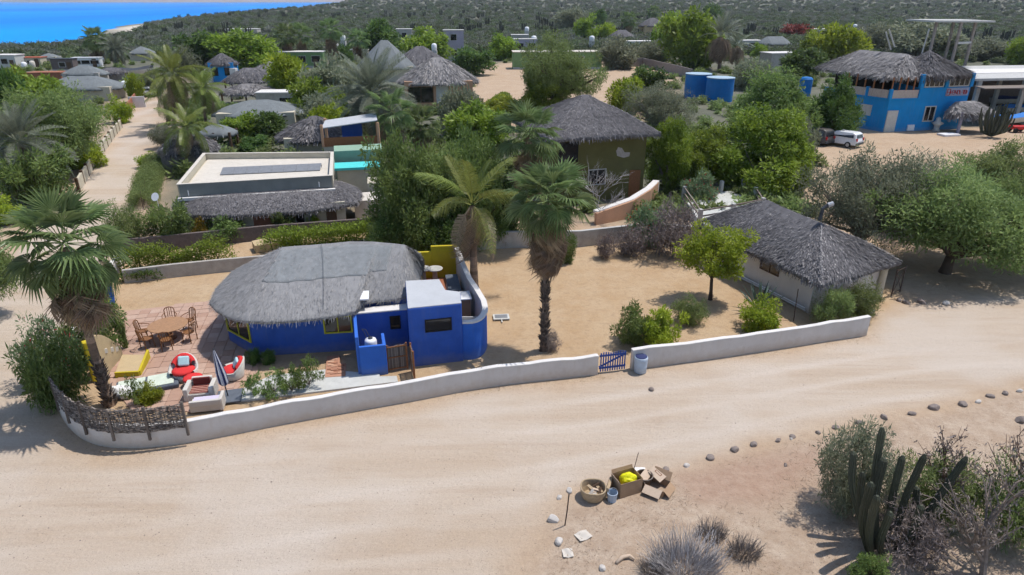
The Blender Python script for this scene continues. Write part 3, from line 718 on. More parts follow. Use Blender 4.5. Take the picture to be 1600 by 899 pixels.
proto('flower_bush', (23,), L_FLOWER, M_BARK, 0.03, 12, flowers=0.03, ncl=80, per=110, L=0.11, W=0.036, h0=0.02, h1=1.1, clump=0.24, shell=0.4, lo=-0.97)
proto('red_bush', (24,), L_BOUG, M_BARK, 0.03, 8, ncl=50, per=60, L=0.16, W=0.08, h0=0.02, h1=0.8, clump=0.25, shell=0.4, lo=-0.97)
proto('orange_bush', (25,), L_ORANGE, M_BARK, 0.03, 8, ncl=40, per=60, L=0.16, W=0.08, h0=0.02, h1=1.0, clump=0.25, shell=0.4, lo=-0.97)
proto('dry_bush', (26, 27), L_DRYBR, M_BARKG, 0.03, 40, ncl=80, per=45, L=0.14, W=0.024, h0=0.02, h1=1.05, clump=0.22, shell=0.3, lo=-0.97, spread=0.8)
proto('sparse_bush', (35, 36, 37), L_GREEN, M_BARKG, 0.022, 22, ncl=24, per=60, L=0.15, W=0.055, h0=0.12, h1=1.1, clump=0.17, shell=0.5, lo=-0.2)
proto('far_green', (28, 29), L_NEEM, M_BARK, 0.06, 8, ncl=70, per=95, L=0.13, W=0.065, h0=0.06, h1=1.3, clump=0.22, shell=0.5, lo=-0.8)
proto('far_dark', (30, 31), L_DARK, M_BARK, 0.06, 8, ncl=70, per=95, L=0.13, W=0.065, h0=0.12, h1=1.3, clump=0.24, shell=0.5, lo=-0.7)
proto('far_grey', (32, 33), L_MESQG, M_BARKG, 0.05, 8, ncl=70, per=95, L=0.12, W=0.05, h0=0.08, h1=1.05, clump=0.25, shell=0.4, lo=-0.6)
proto('far_lime', (34,), L_LIME, M_BARK, 0.06, 8, ncl=70, per=95, L=0.13, W=0.065, h0=0.12, h1=1.2, clump=0.24, shell=0.5, lo=-0.7)

_cnt = {}
def plant(pk, name, px, pyb, wpx, pyt, label, cat, group=None, loc=None, rad=None, hgt=None):
    """a tree or bush: surveyed base point, crown width in photo pixels, top"""
    x, y = loc if loc else G(px, pyb)
    r = rad or wpx / 2 / PXM(px, pyb)
    h = hgt or max(0.4, HG(px, pyb, pyt))
    i = _cnt.get(pk, 0); _cnt[pk] = i + 1
    tm, cm, h1, leaf = PROTO[pk][i % len(PROTO[pk])]
    e = empty(name, (x, y, ground_z(x, y) - 0.02), (i * 2.399) % 6.283)
    e.scale = (r, r, h / h1)
    o = link('trunk', tm, None, e); o = link('crown', cm, None, e)
    tag(e, label, cat, group)
    return e

# ---- palms
def fan_frond(seed, nseg=24, pet=0.95, blade=0.98, droop=0.35, span=118):
    """a costapalmate leaf pointing along +x: petiole, then folded segments with drooping split tips"""
    rs = np.random.RandomState(seed); V = []; F = []; T = []
    def q(a, b, c, d, t):
        k = len(V); V.extend([a, b, c, d]); F.append((k, k + 1, k + 2, k + 3)); T.append(t)
    w = 0.022
    for s0, s1 in ((0, 0.5), (0.5, 1)):
        x0, x1 = pet * s0, pet * s1
        q((x0, -w, 0.02), (x0, w, 0.02), (x1, w * .8, 0.0), (x1, -w * .8, 0.0), 0.75)
        q((x0, 0, -0.015), (x0, w, 0.02), (x1, w * .8, 0), (x1, 0, -0.02), 0.6)
    for i in range(nseg):
        a = R(-span + 2 * span * (i + 0.5) / nseg); ln = blade * (0.72 + 0.28 * math.cos(a * 0.75)) * rs.uniform(0.88, 1.08)
        da = R(span / nseg) * 0.98
        def pt(r, off, dz):
            aa = a + off
            z = 0.10 * abs(math.sin(a)) * r - droop * (r / blade) ** 2.2 * blade * 0.55 + dz
            return (pet + math.cos(aa) * r, math.sin(aa) * r, z)
        t = 0.5 + rs.uniform(-0.3, 0.3)
        r1, r2 = ln * 0.58, ln * rs.uniform(0.95, 1.08)
        f = 0.03
        q(pt(0.03, 0, 0), pt(r1, -da, f), pt(r1 * 1.02, 0, -f), pt(0.03, 0, 0), t)
        q(pt(0.03, 0, 0), pt(r1 * 1.02, 0, -f), pt(r1, da, f), pt(0.03, 0, 0), t - 0.08)
        tip = pt(r2, rs.uniform(-.05, .05), -0.1 * blade * rs.uniform(0.3, 1.5))
        k = len(V); V.extend([pt(r1, -da, f), pt(r1 * 1.02, 0, -f), pt(r1, da, f), tip])
        F.append((k, k + 1, k + 3, k + 3)); T.append(t); F.append((k + 1, k + 2, k + 3, k + 3)); T.append(t - 0.08)
    return np.array(V), F, T
def feather_frond(seed, ln=3.0, droop=0.9, leaf=0.55, n=34, hang=0.55, w=0.045, rise=0.0, vee=0.3):
    """a pinnate leaf along +x, rachis arching down, leaflets hanging"""
    rs = np.random.RandomState(seed); V = []; F = []; T = []
    def rach(s): return np.array([ln * (s - 0.12 * droop * s * s), 0, ln * (rise * s - droop * 0.45 * s ** 2.2)])
    def q(a, b, c, d, t):
        k = len(V); V.extend([a, b, c, d]); F.append((k, k + 1, k + 2, k + 3)); T.append(t)
    m = 8
    for i in range(m):
        a, b = rach(i / m), rach((i + 1) / m); wa = 0.035 * (1 - i / m) + 0.006; wb = 0.035 * (1 - (i + 1) / m) + 0.006
        q(a + [0, -wa, 0], a + [0, wa, 0], b + [0, wb, 0], b + [0, -wb, 0], 0.85)
    for i in range(n):
        s = 0.16 + 0.84 * (i + rs.uniform(0, 0.6)) / n
        p = rach(s); tg = rach(min(1, s + 0.02)) - rach(s - 0.02); tg /= np.linalg.norm(tg)
        ll = leaf * (0.35 + 1.0 * math.sin(math.pi * min(1, 0.15 + s * 0.85)) ** 0.7) * rs.uniform(0.85, 1.1)
        for sd in (-1, 1):
            d = tg * (0.55 + 0.5 * s) + np.array([0, sd * 1.0, vee]); d /= np.linalg.norm(d)
            m1 = p + d * ll * 0.5; tip = p + d * ll * 0.95 + np.array([0, 0, -hang * ll * rs.uniform(0.7, 1.3)])
            k = tg * w * 0.5
            t = 0.5 + rs.uniform(-0.3, 0.3)
            q(p - k, p + k, m1 + k, m1 - k, t)
            kk = len(V); V.extend([m1 - k, m1 + k, tip]); F.append((kk, kk + 1, kk + 2, kk + 2)); T.append(t)
    return np.array(V), F, T
def tri_fix(F): return [tuple(dict.fromkeys(f)) for f in F]
def frond_mesh(name, data, m):
    V, F, T = data; me = bpy.data.meshes.new(name)
    me.from_pydata([tuple(v) for v in V], [], tri_fix(F))
    a = me.attributes.new('tint', 'FLOAT', 'FACE'); a.data.foreach_set('value', np.clip(np.array(T, dtype=np.float32), 0, 1))
    me.materials.append(m); return me
FAN = [fan_frond(s, droop=dr) for s, dr in ((1, 0.3), (2, 0.55), (3, 0.8))]
FANDEAD = [fan_frond(s, nseg=18, pet=0.8, blade=0.95, droop=1.1, span=70) for s in (4, 5)]
COCO = [feather_frond(s, 2.9, dr, 0.62, 40, hg) for s, dr, hg in ((1, 0.4, 0.4), (2, 0.75, 0.65), (3, 1.25, 0.85))]
DATE = [feather_frond(s, 2.6, dr, 0.42, 44, 0.1, 0.03, 0.0, 0.45) for s, dr in ((4, 0.35), (5, 0.7), (6, 1.1))]
FAN_ME = [frond_mesh('fan_frond', d, L_FAN) for d in FAN]; FAND_ME = [frond_mesh('dead_fan_frond', d, L_FANDEAD) for d in FANDEAD]
COCO_ME = [frond_mesh('coconut_frond', d, L_COCO) for d in COCO]; COCOD_ME = [frond_mesh('dry_coconut_frond', COCO[2], L_FANDEAD)]
DATE_ME = [frond_mesh('date_frond', d, L_DATE) for d in DATE]; DATED_ME = [frond_mesh('dry_date_frond', DATE[2], L_FANDEAD)]
def frond_rot(az, el, roll): return Matrix.Rotation(az, 4, 'Z') @ Matrix.Rotation(-el, 4, 'Y') @ Matrix.Rotation(roll, 4, 'X')
def palm(name, base, top, kindp, label, group=None, size=1.0, r0=0.2, r1=0.13, nlive=36, ndead=30, joined=False, boots=0.0, seed=1, bend=0.25, elmin=-45, flare=1.5, skirt=1.0):
    """base, top: ends of the trunk; fronds are single parts on near palms, one crown mesh on far ones"""
    rs = random.Random(seed)
    base = Vector(base); top = Vector(top)
    e = empty(name, base); tag(e, label, 'palm tree', group)
    mid = base.lerp(top, 0.5) + Vector((bend * rs.uniform(-1, 1) * 0.6, bend * rs.uniform(-1, 1) * 0.3, 0)) 
    P = []
    N = 26
    for i in range(N + 1):
        t = i / N; P.append(base * (1 - t) ** 2 + mid * 2 * t * (1 - t) + top * t * t)
    P[0] = P[0] - Vector((0, 0, 0.08))
    rad = []
    for i in range(N + 1):
        t = i / N; r = r0 + (r1 - r0) * t + r0 * (flare - 1) * math.exp(-t * 9); rad.append(r * (1 + 0.05 * (i % 2) + rs.uniform(-.03, .03)))
    mb = MB()
    for i in range(N): mb.tube(P[i:i + 2], rad[i:i + 2], 12, rs.random(), cap=False)
    mb.build('trunk', M_PALMBARK, e, smooth=False)
    if boots:
        bm_ = MB()
        for k in range(int(520 * boots)):
            t = rs.random() * boots; i = min(N - 1, int(t * N)); p = P[i].lerp(P[i + 1], t * N - i); a = rs.random() * 6.283
            d = Vector((math.cos(a), math.sin(a), 0)); s = Vector((-d.y, d.x, 0)); r = rad[i] * 0.95
            b0 = p + d * r; w = 0.045; tp = b0 + d * rs.uniform(0.05, 0.13) + Vector((0, 0, rs.uniform(0.05, 0.16)))
            w = 0.075; tp = b0 + d * rs.uniform(0.08, 0.2) + Vector((0, 0, rs.uniform(0.08, 0.22)))
            bm_.add([b0 - s * w, b0 + s * w, b0 + Vector((0, 0, -0.14)), tp], [(0, 1, 3), (1, 2, 3), (2, 0, 3), (0, 2, 1)], rs.random())
        bm_.build('trunk_boots', M_BOOT, e)['kind'] = 'stuff'
    if kindp == 'fan': live, dead, pet = FAN, FANDEAD, True
    elif kindp == 'coco': live, dead = COCO, [COCO[2]]
    else: live, dead = DATE, [DATE[2]]
    lm = {'fan': FAN_ME, 'coco': COCO_ME, 'date': DATE_ME}[kindp]; dm = {'fan': FAND_ME, 'coco': COCOD_ME, 'date': DATED_ME}[kindp]
    Vs = {0: [], 1: []}; Fs = {0: [], 1: []}; Ts = {0: [], 1: []}
    def put(isdead, k, M):
        if not joined:
            o = link('dead_frond' if isdead else 'frond', (dm if isdead else lm)[k], None, e)
            o.matrix_local = Matrix.Translation(-base) @ M
        else:
            V, F, T = (dead if isdead else live)[k]; j = int(isdead)
            b = sum(len(v) for v in Vs[j]); A = np.array(M); Vs[j].append(V @ A[:3, :3].T + A[:3, 3] - np.array(base))
            Fs[j] += [tuple(b + q for q in f) for f in F]; Ts[j] += list(T)
    for i in range(nlive):
        u = (i + 0.5) / nlive
        el = R(82 - (82 - elmin) * u ** 0.85 + rs.uniform(-9, 9)); az = i * 2.39996 + rs.uniform(-.25, .25)
        k = min(len(live) - 1, int(u * len(live) * 0.999))
        s = size * rs.uniform(0.85, 1.1) * (0.85 if u < 0.15 else 1)
        off = Vector((math.cos(az), math.sin(az), 0)) * r1 * 0.7 + Vector((0, 0, 0.35 * (1 - u) * size))
        put(False, k, Matrix.Translation(top + off) @ frond_rot(az, el, rs.uniform(-.4, .4)) @ Matrix.Scale(s, 4))
    for i in range(ndead):
        az = i * 2.39996 + rs.uniform(-.3, .3); el = R(rs.uniform(-86, -50) if kindp == 'fan' else rs.uniform(-75, -35))
        k = i % len(dead); s = size * rs.uniform(0.8, 1.05)
        off = Vector((math.cos(az), math.sin(az), 0)) * r1 * 0.9 + Vector((0, 0, -0.1 - rs.random() * 0.75 * size * skirt if kindp == 'fan' else -.05))
        put(True, k, Matrix.Translation(top + off) @ frond_rot(az, el, rs.uniform(-.6, .6)) @ Matrix.Scale(s, 4))
    if joined:
        for j, nm, m in ((0, 'crown', {'fan': L_FAN, 'coco': L_COCO, 'date': L_DATE}[kindp]), (1, 'dead_skirt', L_FANDEAD)):
            if Vs[j]: link(nm, frond_mesh(nm, (np.concatenate(Vs[j]), Fs[j], Ts[j]), m), None, e)
    return e
def palm_px(name, px, pyb, tx, ty, kindp, label, **kw):
    x, y = G(px, pyb); b = Vector((x, y, ground_z(x, y))); dy = kw.pop('dy', 0.0)
    return palm(name, b, AT(tx, ty, y + dy), kindp, label, **kw)

# ---- desert scrub: uncountable, instanced over the land
def scatter(name, pts, scl, src, label, cat):
    me = bpy.data.meshes.new(name); me.vertices.add(len(pts)); me.vertices.foreach_set('co', np.asarray(pts, dtype=np.float32).ravel()); me.update()
    a = me.attributes.new('scl', 'FLOAT', 'POINT'); a.data.foreach_set('value', np.asarray(scl, dtype=np.float32))
    o = link(name, me); kind(o, 'stuff'); o['label'] = label; o['category'] = cat
    ng = bpy.data.node_groups.new(name, 'GeometryNodeTree')
    ng.interface.new_socket('Geometry', in_out='INPUT', socket_type='NodeSocketGeometry'); ng.interface.new_socket('Geometry', in_out='OUTPUT', socket_type='NodeSocketGeometry')
    n = ng.nodes; l = ng.links
    gi = n.new('NodeGroupInput'); go = n.new('NodeGroupOutput'); m2p = n.new('GeometryNodeMeshToPoints'); iop = n.new('GeometryNodeInstanceOnPoints')
    oi = n.new('GeometryNodeObjectInfo'); oi.inputs['Object'].default_value = src; oi.inputs['As Instance'].default_value = True
    rv = n.new('FunctionNodeRandomValue'); rv.data_type = 'FLOAT_VECTOR'; rv.inputs[1].default_value = (0, 0, 6.283)
    na = n.new('GeometryNodeInputNamedAttribute'); na.data_type = 'FLOAT'; na.inputs[0].default_value = 'scl'
    l.new(gi.outputs[0], m2p.inputs[0]); l.new(m2p.outputs[0], iop.inputs['Points']); l.new(oi.outputs['Geometry'], iop.inputs['Instance'])
    l.new(rv.outputs[0], iop.inputs['Rotation']); l.new(na.outputs[0], iop.inputs['Scale']); l.new(iop.outputs[0], go.inputs[0])
    md = o.modifiers.new('scatter', 'NODES'); md.node_group = ng
    return o

# ------------------------------------------------------------------ building helpers
def thatch(parent, name, eave, ridge, ze, zr, m, step=0.3, rings=9, bulge=0.12, strands=3000, slen=0.5, drop=0.28, seed=1, corner=1, lift=0.04, amp=0.05, hips=0.0, base_t=0.5, patch=None, wid=0.05, fringe=1.0, sdev=0.2):
    """thatched roof: lofted from an eave outline to a ridge line, shaggy with single thatch strands and a hanging fringe"""
    rs = np.random.RandomState(seed)
    zes = ze if hasattr(ze, '__len__') else [ze] * len(eave)
    E3 = [(p[0], p[1], z) for p, z in zip(eave, zes)]
    ar = sum(E3[i][0] * E3[(i + 1) % len(E3)][1] - E3[(i + 1) % len(E3)][0] * E3[i][1] for i in range(len(E3)))
    if ar < 0: E3 = E3[::-1]
    if corner: E3 = chaikin(E3, corner, True)
    E3 = np.array(resample(E3, step, True)); n = len(E3)
    zrs = zr if hasattr(zr, '__len__') else [zr] * len(ridge)
    Rg = np.array([(p[0], p[1], z) for p, z in zip(ridge, zrs)])
    Q = np.zeros((n, 3)); best = np.full(n, 1e9)
    if len(Rg) == 1: Q[:] = Rg[0]
    for i in range(len(Rg) - 1):
        a, b = Rg[i], Rg[i + 1]; e = (b - a)[:2]
        t = np.clip(((E3[:, :2] - a[:2]) @ e) / (e @ e), 0, 1); p = a + (b - a) * t[:, None]
        d = ((E3[:, :2] - p[:, :2]) ** 2).sum(1); s = d < best; Q[s] = p[s]; best[s] = d[s]
    def surf(i0, s):
        """i0 fractional index round the eave, s 0 ridge .. 1 eave"""
        i = np.floor(i0).astype(int) % n; f = (i0 - np.floor(i0))[:, None]; j = (i + 1) % n
        p = E3[i] * (1 - f) + E3[j] * f; q = Q[i] * (1 - f) + Q[j] * f
        x = q + (p - q) * s[:, None]
        x[:, 2] += bulge * np.sin(np.pi * np.clip(s, 0, 1) ** 1.3) + amp * fbm(x[:, 0], x[:, 1], 1.7, seed, 3) * np.clip(1.1 - s * 0.3, 0, 1)
        return x, p, q
    S = np.linspace(0, 1, rings) ** 0.92
    V = []; 
    for s in S: V.append(surf(np.arange(n).astype(float), np.full(n, s))[0])
    lip = V[-1].copy(); lip[:, 2] -= drop * 0.8; lip[:, :2] += (E3 - Q)[:, :2] * 0.012; V.append(lip)
    ins = V[-1].copy(); ins[:, :2] = Q[:, :2] + (E3 - Q)[:, :2] * 0.86; ins[:, 2] += drop * 0.1; V.append(ins)
    k = len(V); V = np.concatenate(V)
    F = np.array([(r * n + j, (r + 1) * n + j, (r + 1) * n + (j + 1) % n, r * n + (j + 1) % n) for r in range(k - 1) for j in range(n)])
    T = np.clip(base_t - 0.08 + rs.normal(size=len(F)) * 0.07, 0, 1)
    # lay strands with even density: pick by local circumference
    VS = [V]; FS = [F]; TS = [T]; nv = len(V)
    def strips(c, d, nn, L, W, t):
        nonlocal nv
        s_ = np.cross(d, nn); s_ /= np.linalg.norm(s_, axis=1, keepdims=True) + 1e-9
        v = np.stack([c - s_ * W[:, None] / 2, c + s_ * W[:, None] / 2, c + d * L[:, None] + s_ * W[:, None] * 0.25, c + d * L[:, None] - s_ * W[:, None] * 0.25], 1).reshape(-1, 3)
        VS.append(v); FS.append(np.arange(len(v)).reshape(-1, 4) + nv); TS.append(np.clip(t, 0, 1)); nv += len(v)
    if strands:
        seg = np.linalg.norm(np.roll(E3, -1, 0) - E3, axis=1); 
        i0 = np.interp(rs.uniform(0, seg.sum(), strands), np.concatenate([[0], np.cumsum(seg)]), np.arange(n + 1)); s = np.sqrt(rs.uniform(0.001, 0.98, strands))
        x, p, q = surf(i0 % n, s); d = unit(p - q + rs.normal(size=(strands, 3)) * 0.16 * np.linalg.norm(p - q, axis=1, keepdims=True))
        nn = unit(np.cross(np.cross(d, np.array([0, 0, 1.0])), d) * 1.0); nn[nn[:, 2] < 0] *= -1
        x = x + nn * rs.uniform(0.005, lift, strands)[:, None]; d = unit(d + nn * rs.uniform(-0.02, 0.16, strands)[:, None])
        strips(x, d, nn, slen * rs.uniform(0.5, 1.3, strands), wid * rs.uniform(0.6, 1.6, strands), base_t + rs.normal(size=strands) * sdev)
    per = np.linalg.norm(np.roll(E3, -1, 0) - E3, axis=1).sum(); nf = int(per * 26 * fringe)
    i0 = rs.uniform(0, n, nf); x, p, q = surf(i0, rs.uniform(0.93, 1.01, nf)); x[:, 2] += rs.uniform(-drop * 0.6, 0.03, nf)
    d = unit(unit(p - q) * rs.uniform(0.4, 1.0, nf)[:, None] + np.array([0, 0, -1.0]) * rs.uniform(0.2, 1.3, nf)[:, None] + rs.normal(size=(nf, 3)) * 0.2)
    strips(x, d, unit(p - q) * [1, 1, 0.2] + [0, 0, 0.5], (drop * 0.9 + 0.1) * rs.uniform(0.5, 1.35, nf), wid * rs.uniform(0.7, 1.7, nf), base_t - 0.1 + rs.normal(size=nf) * 0.2)
    if hips:
        for c in eave:   # light, bunched thatch along the hip lines
            j = int(np.argmin(((E3[:, :2] - np.array(c[:2])) ** 2).sum(1))); m_ = int(110 * hips)
            x, p, q = surf(np.full(m_, float(j)) + rs.normal(size=m_) * 0.45, rs.uniform(0, 1, m_)); d = unit(p - q + rs.normal(size=(m_, 3)) * 0.8); x[:, 2] += rs.uniform(0.03, 0.09, m_)
            strips(x, d, np.tile([0, 0, 1.0], (m_, 1)), slen * 0.6 * rs.uniform(0.5, 1.3, m_), wid * 1.3 * rs.uniform(0.6, 1.6, m_), np.full(m_, base_t + 0.3) + rs.normal(size=m_) * 0.12)
    off = np.array(root_of(parent))
    me = np_mesh(name, np.concatenate(VS) - off, np.concatenate(FS), np.concatenate(TS))
    o = link(name, me, m, parent)
    if patch:
        pn, i_a, i_b, s_a, s_b, pm, up = patch
        i_a, i_b = (int(np.argmin(((E3[:, :2] - np.array(c)) ** 2).sum(1))) for c in (i_a, i_b)); i_b += n if i_b < i_a else 0
        ii = np.linspace(i_a, i_b, 60); ss = np.linspace(s_a, s_b, 14); PV = []
        for s in ss: PV.append(surf(ii % n, np.full(len(ii), s) + 0.006 * np.sin(ii * 0.9))[0] + [0, 0, up])
        PV = np.concatenate(PV) - off; w = len(ii)
        PF = np.array([(r * w + j, (r + 1) * w + j, (r + 1) * w + j + 1, r * w + j + 1) for r in range(len(ss) - 1) for j in range(w - 1)])
        pme = np_mesh(pn, PV, PF, np.random.RandomState(3).uniform(0.35, 0.65, len(PF)))
        po = link(pn, pme, pm, parent); sm = po.modifiers.new('thick', 'SOLIDIFY'); sm.thickness = 0.008
    return o

def window(parent, p0, p1, z0, z1, mf, fw=0.07, proud=0.05, mullions=0, glass=None, name='window'):
    """framed window set on a wall running p0 -> p1 (left to right seen from outside)"""
    a = Vector((p0[0], p0[1], 0)); b = Vector((p1[0], p1[1], 0)); d = (b - a).normalized(); nn = Vector((d.y, -d.x, 0))
    L = (b - a).length
    def quadbox(mb, u0, u1, w0, w1, o0, o1):
        P = [a + d * u0 + nn * o0, a + d * u1 + nn * o0, a + d * u1 + nn * o1, a + d * u0 + nn * o1]
        mb.prism([(p.x, p.y) for p in P], w0, w1)
    mb = MB()
    quadbox(mb, 0, L, z0, z0 + fw, -0.02, proud); quadbox(mb, 0, L, z1 - fw, z1, -0.02, proud)
    quadbox(mb, 0, fw, z0 + fw, z1 - fw, -0.02, proud); quadbox(mb, L - fw, L, z0 + fw, z1 - fw, -0.02, proud)
    for k in range(mullions):
        u = L * (k + 1) / (mullions + 1); quadbox(mb, u - fw * .35, u + fw * .35, z0 + fw, z1 - fw, -0.02, proud * 0.7)
    w = mb.build(name, mf, parent)
    g = MB(); quadbox(g, fw, L - fw, z0 + fw, z1 - fw, -0.02, 0.012); g.build('pane', glass or M_GLASS, w)
    return w
def wpt(a, b, t): return (a[0] + (b[0] - a[0]) * t, a[1] + (b[1] - a[1]) * t)
def rect(c, ang, lx, ly):
    ca, sa = math.cos(ang), math.sin(ang)
    return [(c[0] + ca * u - sa * v, c[1] + sa * u + ca * v) for u, v in ((-lx/2, -ly/2), (lx/2, -ly/2), (lx/2, ly/2), (-lx/2, ly/2))]

# ------------------------------------------------------------------ perimeter walls, gate
def wall_thing(name, pts, th, h, m, label, cap=None, cap_h=0.05, bevel=0.03, joints=None):
    e = empty(name, (*pts[len(pts) // 2][:2], 0)); tag(e, label, 'wall')
    hs = h if hasattr(h, '__len__') else [h] * len(pts)
    MB().line(pts, th, -0.15, hs).build('wall_body', m, e, bevel=bevel)
    if cap: 
        mb = MB(); mb.line(pts, th + 0.03, 0, [x + cap_h for x in hs]); 
        for i, v in enumerate(mb.v):
            if i % 4 in (0, 3): mb.v[i] = (v[0], v[1], hs[i // 4] - 0.002)
        mb.build('coping', cap, e, bevel=0.02)
    return e
rj = random.Random(6)
pl = resample(chaikin([G(*p) for p in WALL_L_PX], 2), 0.7)
wall_thing('perimeter_wall', pl, 0.2, [0.88 + 0.02 * math.sin(i * 1.3) + rj.uniform(-.015, .015) for i in range(len(pl))], M_WHITE, 'long low white plaster wall curving round the corner below the leaning fan palm', M_CAP)
pr = resample([G(*p) for p in WALL_PX], 0.8)
wall_thing('perimeter_wall', pr, 0.2, [0.96 + 0.02 * math.sin(i * 1.7) + rj.uniform(-.018, .018) for i in range(len(pr))], M_WHITE, 'straight low white plaster wall between the blue gate and the white bungalow', M_CAP)
pw = resample([G(88, 600), (-20.6, 28), (-22.2, 32.2), (-24.2, 38.6)], 0.9)
wall_thing('side_wall', pw, 0.2, 0.9, M_WHITE, 'low wall along the side street behind the oleander bushes', M_CAP)

ga, gb = Vector((*G(936, 583), 0)), Vector((*G(977, 578), 0)); gd = (gb - ga).normalized()
e = empty('picket_gate', ga); tag(e, 'blue wooden picket gate in the opening of the white front wall', 'gate')
npk = 11
for k in range(npk):
    p = ga + gd * ((gb - ga).length * (k + 0.5) / npk)
    MB().bar(p + Vector((0, 0, 0.06)), p + Vector((0, 0, 0.98 + 0.03 * math.sin(k))), 0.055, 0.025).build('picket', M_GATE, e)
nrm = Vector((-gd.y, gd.x, 0)) * 0.035
for z in (0.22, 0.82): MB().bar(ga + nrm + Vector((0, 0, z)), gb + nrm + Vector((0, 0, z)), 0.03, 0.09).build('rail', M_GATE, e)
MB().bar(ga + nrm * 2 + Vector((0, 0, 0.25)), gb + nrm * 2 + Vector((0, 0, 0.8)), 0.03, 0.08).build('brace', M_GATE, e)

x, y = G(1000, 581); e = empty('trash_drum', (x, y, 0)); tag(e, 'pale grey plastic barrel with a blue lid beside the gate', 'barrel')
MB().lathe([(0.235, 0), (0.27, 0.03), (0.285, 0.3), (0.29, 0.32), (0.285, 0.34), (0.295, 0.6), (0.3, 0.63), (0.29, 0.74), (0.275, 0.76)], n=26).build('barrel_body', M_BIN, e, local=True, smooth=True)
MB().lathe([(0.24, 0.755), (0.255, 0.775), (0.25, 0.79), (0.14, 0.785), (0.1, 0.8)], n=26).build('barrel_lid', M_STRIPEN, e, local=True, smooth=True)

# woven stick fence along the top of the curved corner
fp = resample(chaikin([G(88, 611, 0), G(94, 640), G(118, 674), G(145, 692), G(180, 701), G(230, 701), G(302, 691)], 2), 0.12)
acc = [0]
for i in range(len(fp) - 1): acc.append(acc[-1] + math.dist(fp[i], fp[i + 1]))
def on_fence(s): 
    i = int(np.clip(np.searchsorted(acc, s) - 1, 0, len(fp) - 2)); t = (s - acc[i]) / max(1e-6, acc[i + 1] - acc[i]); return lerp(fp[i], fp[i + 1], t)
e = empty('woven_fence', (*fp[len(fp) // 2], 0.5)); tag(e, 'grey woven stick fence with dark stakes on top of the curved white wall', 'fence')
nst = 8; Ltot = acc[-1]
rs = random.Random(5)
for k in range(nst):
    s = Ltot * (k + 0.05) / (nst - 0.9); p = on_fence(min(s, Ltot - 0.02))
    out = Vector((p[0] + 10, p[1] - 30, 0)).normalized(); out = Vector((p[0] - (-13), p[1] - 25, 0)).normalized()
    a = Vector((p[0], p[1], 0)) + out * 0.12
    MB().bar(a + Vector((0, 0, 0.42)) + out * 0.02, a + Vector((0, 0, 1.78 + rs.uniform(-.06, .08))) - out * 0.03, 0.085, 0.07, rs.random()).build('stake', M_WOVEN, e)
    if k < nst - 1:
        s1 = min(Ltot * (k + 1.05) / (nst - 0.9), Ltot - 0.02); mb = MB(); m_ = 10
        for r_ in range(32):
            z = 0.76 + r_ * 0.031; pts = []
            for q in range(m_ + 1):
                pp = on_fence(s + (s1 - s) * q / m_); o = 0.03 * math.sin(q * 3.14 / 2 * 1.0 + r_ * 3.14) + rs.uniform(-.008, .008)
                pts.append((pp[0] + out.x * (0.1 + o), pp[1] + out.y * (0.1 + o), z + rs.uniform(-.014, .014)))
            for q in range(m_): mb.tube(pts[q:q + 2], 0.019, 5, rs.random(), cap=False)
        for q in range(5):
            pp = on_fence(s + (s1 - s) * (q + 0.5) / 5); mb.bar((pp[0] + out.x * .1, pp[1] + out.y * .1, 0.74), (pp[0] + out.x * .1, pp[1] + out.y * .1, 1.74 + rs.uniform(-.09, .06)), 0.025, 0.025, rs.random())
        mb.build('woven_panel', M_WOVEN, e)['kind'] = 'stuff'

# ------------------------------------------------------------------ the blue house
HB = empty('blue_house', (-8.5, 29.5, 0)); tag(HB, 'cobalt blue house under a wide grey thatched roof, inside the white front wall', 'house')
w1, w2, w3 = G(359, 533), G(400, 556), G(557, 546)
HW = [w1, w2, w3, (-6.9, 28.3), (-5.3, 30.2), (-5.3, 33.6), (-10.8, 34.0), (-13.6, 32.2)]
MB().prism(HW, -0.1, 2.25).build('wall', M_BLUE, HB, bevel=0.04)
EAVE = [G(323, 468, 2.2), G(345, 492, 2.2), G(392, 505, 2.2), G(487, 499, 2.2), G(553, 489, 2.2), (-6.95, 27.5), (-6.75, 28.0), (-4.95, 28.35), (-4.65, 29.4), (-4.6, 33.0), (-5.2, 34.6), (-11.2, 35.0), (-14.4, 32.6)]
thatch(HB, 'thatch_roof', EAVE, [(-11.2, 30.5), (-7.4, 31.1), (-5.3, 30.9)], 2.25, [3.95, 4.1, 3.95], M_THATCHS, step=0.16, rings=16, bulge=0.03, strands=15000, slen=0.2, drop=0.17, seed=11, corner=1, lift=0.008, amp=0.035, base_t=0.62, wid=0.018, fringe=2.6, sdev=0.15,
       patch=('shade_net', G(376, 502, 2.2), (-6.2, 28.1), 0.05, 0.52, M_SHADE, 0.012))
mb = MB()
for (a, b) in (((505, 381), (507, 480)), ((360, 470), (372, 478)), ((525, 450), (541, 476)), ((630, 396), (648, 412))):   # cords and seams lying on the thatch
    pass
window(HB, wpt(w1, w2, 0.04), wpt(w1, w2, 0.93), 0.62, 1.75, M_YFRAME, 0.08, 0.06, 1)
window(HB, wpt(w2, w3, 0.70), wpt(w2, w3, 0.985), 0.92, 1.8, M_YFRAME, 0.07, 0.06, 1)
BW = [G(558, 548), G(640, 540), (-4.75, 28.6), (-6.9, 28.3)]
MB().prism(BW, -0.1, 1.86).build('bathroom_wall', M_BLUE, HB, bevel=0.03)
mb = MB(); mb.prism([lerp(BW[0], BW[3], -.02), lerp(BW[1], BW[2], -.02), lerp(BW[1], BW[2], 0.8), lerp(BW[0], BW[3], 0.6)], 1.85, 1.93); mb.build('white_parapet', M_CAP, HB, bevel=0.03)
window(HB, wpt(BW[0], BW[1], 0.66), wpt(BW[0], BW[1], 0.86), 0.95, 1.62, M_DARK, 0.05, 0.04)
